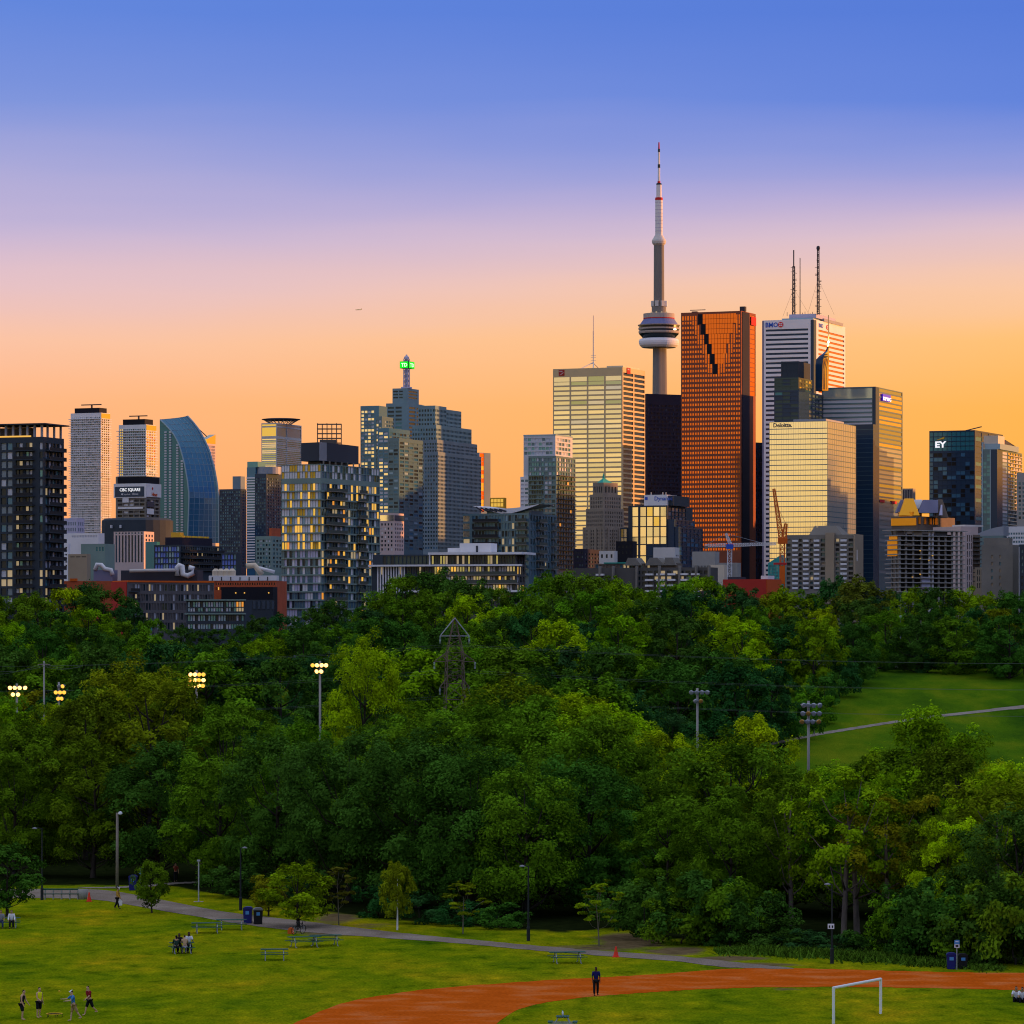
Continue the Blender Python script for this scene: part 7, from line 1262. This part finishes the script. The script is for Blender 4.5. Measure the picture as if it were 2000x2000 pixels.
def person(label, px, pb, face, top, bottom, skin='skin_b', h=1.75, loc=None, legs=((8, 4), (-8, 6)), arms=((5, 15), (-5, 15)), lean=2, sleeve=.45, leglen=.5, shoes='c_black', hair='hair_dark', cap=None, seat=None, spread=8, headturn=0, longhair=False):
    g = gpt(px, pb) if loc is None else Vector(loc); t = thing('person', label, 'person', g, R(face), 'people in the park'); s = h / 1.75; fw = Vector((0, -1, 0))
    pz = .93 if seat is None else seat + .10
    def rot(v, ang): return Rx(R(ang)) @ v     # positive = forward (towards -y)
    def down(L, ang): return rot(Vector((0, 0, -L)), -ang)
    def upv(L, ang): return rot(Vector((0, 0, L)), ang)
    pel = Vector((0, 0, pz)); J = {'pel': pel}; J['spine'] = pel + upv(.22, lean); J['chest'] = J['spine'] + upv(.24, lean); J['neck'] = J['chest'] + upv(.13, lean + 4); J['head'] = J['neck'] + upv(.10, lean); J['crown'] = J['head'] + upv(.13, lean); hr = Matrix.Rotation(R(headturn), 3, 'Z')
    V, E, Rr, ix = [], [], [], {}
    def add(n, p, r, frm=None):
        ix[n] = len(V); V.append(p * s); Rr.append((r[0] * s, r[1] * s) if isinstance(r, tuple) else r * s)
        if frm: E.append((ix[frm], ix[n]))
    add('pel', J['pel'], (.13, .10)); add('spine', J['spine'], (.125, .09), 'pel'); add('chest', J['chest'], (.145, .10), 'spine'); add('neck', J['neck'], .052, 'chest'); add('head', J['head'], (.075, .09), 'neck'); add('crown', J['crown'], (.06, .075), 'head'); add('nose', J['head'] + hr @ Vector((0, -.105, .02)), .016, 'head')
    for f in (-1, 1): add(f'ear{f}', J['head'] + hr @ Vector((f * .085, 0, .02)), .016, 'head')
    foot_z = []
    for f, (ap, eb), (lp, kb) in ((-1, arms[0], legs[0]), (1, arms[1], legs[1])):
        sh = J['chest'] + Vector((f * .19, 0, .04)); el = sh + down(.29, ap) + Vector((f * .05, 0, 0)); wr = el + down(.25, ap + eb) + Vector((-f * .01, 0, 0)); pm = wr + down(.09, ap + eb)
        add(f'sh{f}', sh, .062, 'chest'); add(f'el{f}', el, .043, f'sh{f}'); add(f'wr{f}', wr, .030, f'el{f}'); add(f'pm{f}', pm, (.038, .022), f'wr{f}'); dd = down(1, ap + eb + 12).normalized()
        for q, (o_, l_) in enumerate(((-.03, .075), (-.01, .09), (.01, .085), (.03, .065))): add(f'fg{f}{q}', pm + dd * l_ + Vector((0, o_, 0)), .0095, f'pm{f}')
        add(f'th{f}', wr + down(.05, ap + eb + 30) + Vector((-f * .03, -.035, 0)), .011, f'wr{f}')
        hp = pel + Vector((f * .095, 0, -.04)); kn = hp + down(.43, lp) + Vector((f * math.tan(R(spread)) * .18, 0, 0)); an = kn + down(.41, lp - kb) + Vector((f * .01, 0, 0)); to = an + rot(Vector((0, -.17, -.045)), min(0, lp - kb) * .3)
        add(f'hp{f}', hp, .088, 'pel'); add(f'kn{f}', kn, .058, f'hp{f}'); add(f'an{f}', an, .040, f'kn{f}'); add(f'to{f}', to, (.042, .03), f'an{f}'); foot_z.append(min(an.z, to.z) - .035)
    dz = -min(foot_z) * s if seat is None else 0.0
    if seat is None:
        for v in V: v.z += dz
    G = lambda n: V[ix[n]]
    body = skin_obj('body', V, E, Rr, M(skin), t)
    def cloth(name, chains, m, extra):
        cv, ce, cr, ci = [], [], [], {}
        for ch in chains:
            prev = None
            for n, p, r in ch:
                if n not in ci: ci[n] = len(cv); cv.append(p); cr.append((r[0] + extra, r[1] + extra) if isinstance(r, tuple) else r + extra)
                if prev is not None and (ci[prev], ci[n]) not in ce and prev != n: ce.append((ci[prev], ci[n]))
                prev = n
        return skin_obj(name, cv, ce, cr, M(m), t)
    rr = lambda n: Rr[ix[n]]
    sl = lambda f, fr: (f'el{f}', G(f'sh{f}').lerp(G(f'el{f}'), fr / .5) if fr <= .5 else G(f'el{f}'), .05 * s)
    ch = [[('hem', G('pel') + Vector((0, 0, -.03)), (.135 * s, .105 * s)), ('spine', G('spine'), rr('spine')), ('chest', G('chest'), rr('chest')), ('coll', G('chest').lerp(G('neck'), .5), .07 * s)]]
    for f in (-1, 1):
        c2 = [('chest', G('chest'), rr('chest')), (f'sh{f}', G(f'sh{f}'), .062 * s)]
        if sleeve > .05: c2.append(sl(f, min(sleeve, .5)))
        if sleeve > .6: c2.append((f'wr{f}', G(f'wr{f}'), .038 * s))
        ch.append(c2)
    cloth('shirt', ch, top, .018 * s)
    ch = []
    for f in (-1, 1):
        c2 = [('pel', G('pel') + Vector((0, 0, .04)), (.13 * s, .10 * s)), (f'hp{f}', G(f'hp{f}'), .09 * s)]
        kfr = min(leglen / .5, 1); c2.append((f'kn{f}', G(f'hp{f}').lerp(G(f'kn{f}'), kfr), .07 * s))
        if leglen > .6: c2.append((f'an{f}', G(f'kn{f}').lerp(G(f'an{f}'), .92), .055 * s))
        ch.append(c2)
    cloth('trousers' if leglen > .6 else 'shorts', ch, bottom, .02 * s)
    for f in (-1, 1): skin_obj('shoe', [G(f'an{f}') + Vector((0, .02, -.01)), G(f'to{f}') + Vector((0, -.02, 0))], [(0, 1)], [(.048 * s, .045 * s), (.048 * s, .032 * s)], M(shoes), t)
    hd, cr_ = G('head'), G('crown')
    hv = [hd + Vector((0, .035, .0)) * s, hd + Vector((0, .03, .06)) * s, cr_ + Vector((0, .0, .015)) * s]; he = [(0, 1), (1, 2)]; hr_ = [.075 * s, (.088 * s, .085 * s), (.075 * s, .08 * s)]
    if longhair: hv.append(hd + Vector((0, .07, -.16)) * s); he.append((0, 3)); hr_.append(.07 * s)
    skin_obj('hair', hv, he, hr_, M(hair), t)
    if cap: c_ = skin_obj('cap', [hd + Vector((0, .02, .07)) * s, cr_ + Vector((0, 0, .03)) * s, hd + hr @ Vector((0, -.17, .085)) * s], [(0, 1), (0, 2)], [(.1 * s, .1 * s), (.06 * s, .07 * s), (.06 * s, .012 * s)], M(cap), t)
    return t
person('player in black vest and black shorts at far left, facing right', 42, 1993.5, 70, 'c_black', 'c_black', 'skin_a', sleeve=0, legs=((18, 25), (2, 4)), arms=((5, 20), (10, 30)), lean=12, shoes='skin_a')
person('player in bright yellow sleeveless shirt and black shorts', 76, 1989, 45, 'c_yellow', 'c_black', 'skin_a', sleeve=0, legs=((6, 8), (-8, 4)), arms=((20, 45), (-8, 25)), spread=14, lean=4, shoes='skin_a')
person('player in blue shirt, khaki shorts and white cap reaching forward', 144, 1995.5, -65, 'c_blue', 'c_khaki', 'skin_d', legs=((12, 6), (-24, 14)), arms=((55, 35), (40, 45)), lean=10, cap='c_white', shoes='skin_d')
person('player in maroon shirt and black shorts, rightmost of the four', 175, 1984, -50, 'c_maroon', 'c_black', 'skin_a', legs=((20, 6), (-20, 30)), arms=((-15, 10), (25, 30)), lean=10, shoes='skin_a')
w = person('walker in ochre jacket and white cap on the path at left', 229, 1776, 75, 'c_ochre', 'c_black', 'skin_b', sleeve=.9, leglen=.9, legs=((16, 4), (-14, 14)), arms=((15, 30), (5, 20)), cap='c_white', lean=6)
q = MB(); q.prism([(-.14, 0), (.16, .02), (.18, .3), (.06, .5), (-.06, .52), (-.16, .28)], -.08, .08); o = q.build('carrier_bag', M('c_white'), loc=w.location + Vector((.25, -.12, .3))); tag(o, 'white carrier bag hanging from the walker in ochre jacket', 'bag')
person('walker in navy shirt and black trousers on the running track', 1164, 1946, 10, 'c_navy', 'c_black', 'skin_c', leglen=.9, legs=((10, 4), (-8, 8)), arms=((8, 12), (-2, 18)), headturn=20)
person('person in light shirt standing beside the slim grey post', 392, 1724, 60, 'c_grey', 'c_jeans', 'skin_a', leglen=.9)
person('person in dark clothes standing in shade right of the slim post', 402, 1722, -30, 'c_black', 'c_jeans', 'skin_b', leglen=.9, h=1.65)
person('person in rust-coloured top half hidden under the trees at left', 343, 1723, 20, 'c_red', 'c_black', 'skin_b', leglen=.9, h=1.7, arms=((70, 60), (10, 20)))
hp_ = gpt(1590, 1437); person('tiny far walker in white top on the hill path', 1590, 1437, 80, 'c_white', 'c_grey', 'skin_b', leglen=.9, legs=((15, 5), (-14, 12)))
def at_table(tb, dx, dy, face, *a, **k):
    rz = tb.rotation_euler.z; p = tb.location + Matrix.Rotation(rz, 3, 'Z') @ Vector((dx, dy, 0)); a0, *rest = a
    return person(a0, 0, 0, math.degrees(rz) + face, *rest, loc=(p.x, p.y, p.z), seat=.47, legs=((82, 80), (78, 84)), **k)
at_table(tbl, -.45, -.72, 180, 'woman with long dark hair in dark green at the picnic table', 'c_green', 'c_black', 'skin_b', sleeve=.9, leglen=.9, arms=((35, 45), (35, 45)), lean=14, longhair=True, h=1.65)
at_table(tbl, .12, -.72, 180, 'person in beige top with back turned at the picnic table', 'c_beige', 'c_grey', 'skin_d', sleeve=.9, leglen=.9, arms=((35, 45), (35, 45)), lean=8, hair='hair_brown', h=1.65)
at_table(tbl, -.1, .72, 0, 'person in dark top on the far side of the picnic table', 'c_black', 'c_black', 'skin_c', sleeve=.9, leglen=.9, arms=((35, 45), (35, 45)), lean=8, h=1.7)
at_table(tbl, .58, .72, 0, 'man in white shirt at the right end of the picnic table', 'c_white', 'c_black', 'skin_c', leglen=.9, arms=((35, 45), (35, 45)), lean=10, h=1.82)
at_table(tb2, .35, -.72, 0, 'person in white shirt seated under the tree at left edge', 'c_white', 'c_black', 'skin_b', sleeve=.9, leglen=.9, arms=((15, 40), (15, 40)), lean=6)
at_table(tb2, -.45, -.72, 0, 'person in grey shirt and jeans seated at the very left edge', 'c_grey', 'c_jeans', 'skin_b', leglen=.9, arms=((15, 40), (15, 40)), lean=6)
for px, pb, lb, hr_ in ((1985, 1957, 'left one of the pair sitting on the infield grass, white shirt', 20), (1997, 1959, 'right one of the pair sitting on the infield grass, white top', -10)):
    g = gpt(px, pb); person(lb, 0, 0, -10, 'c_white', 'c_black', 'skin_b', loc=(g.x, g.y, g.z), seat=.02, legs=((120, 115), (118, 120)), arms=((45, 35), (45, 35)), lean=12, leglen=.9, headturn=hr_)
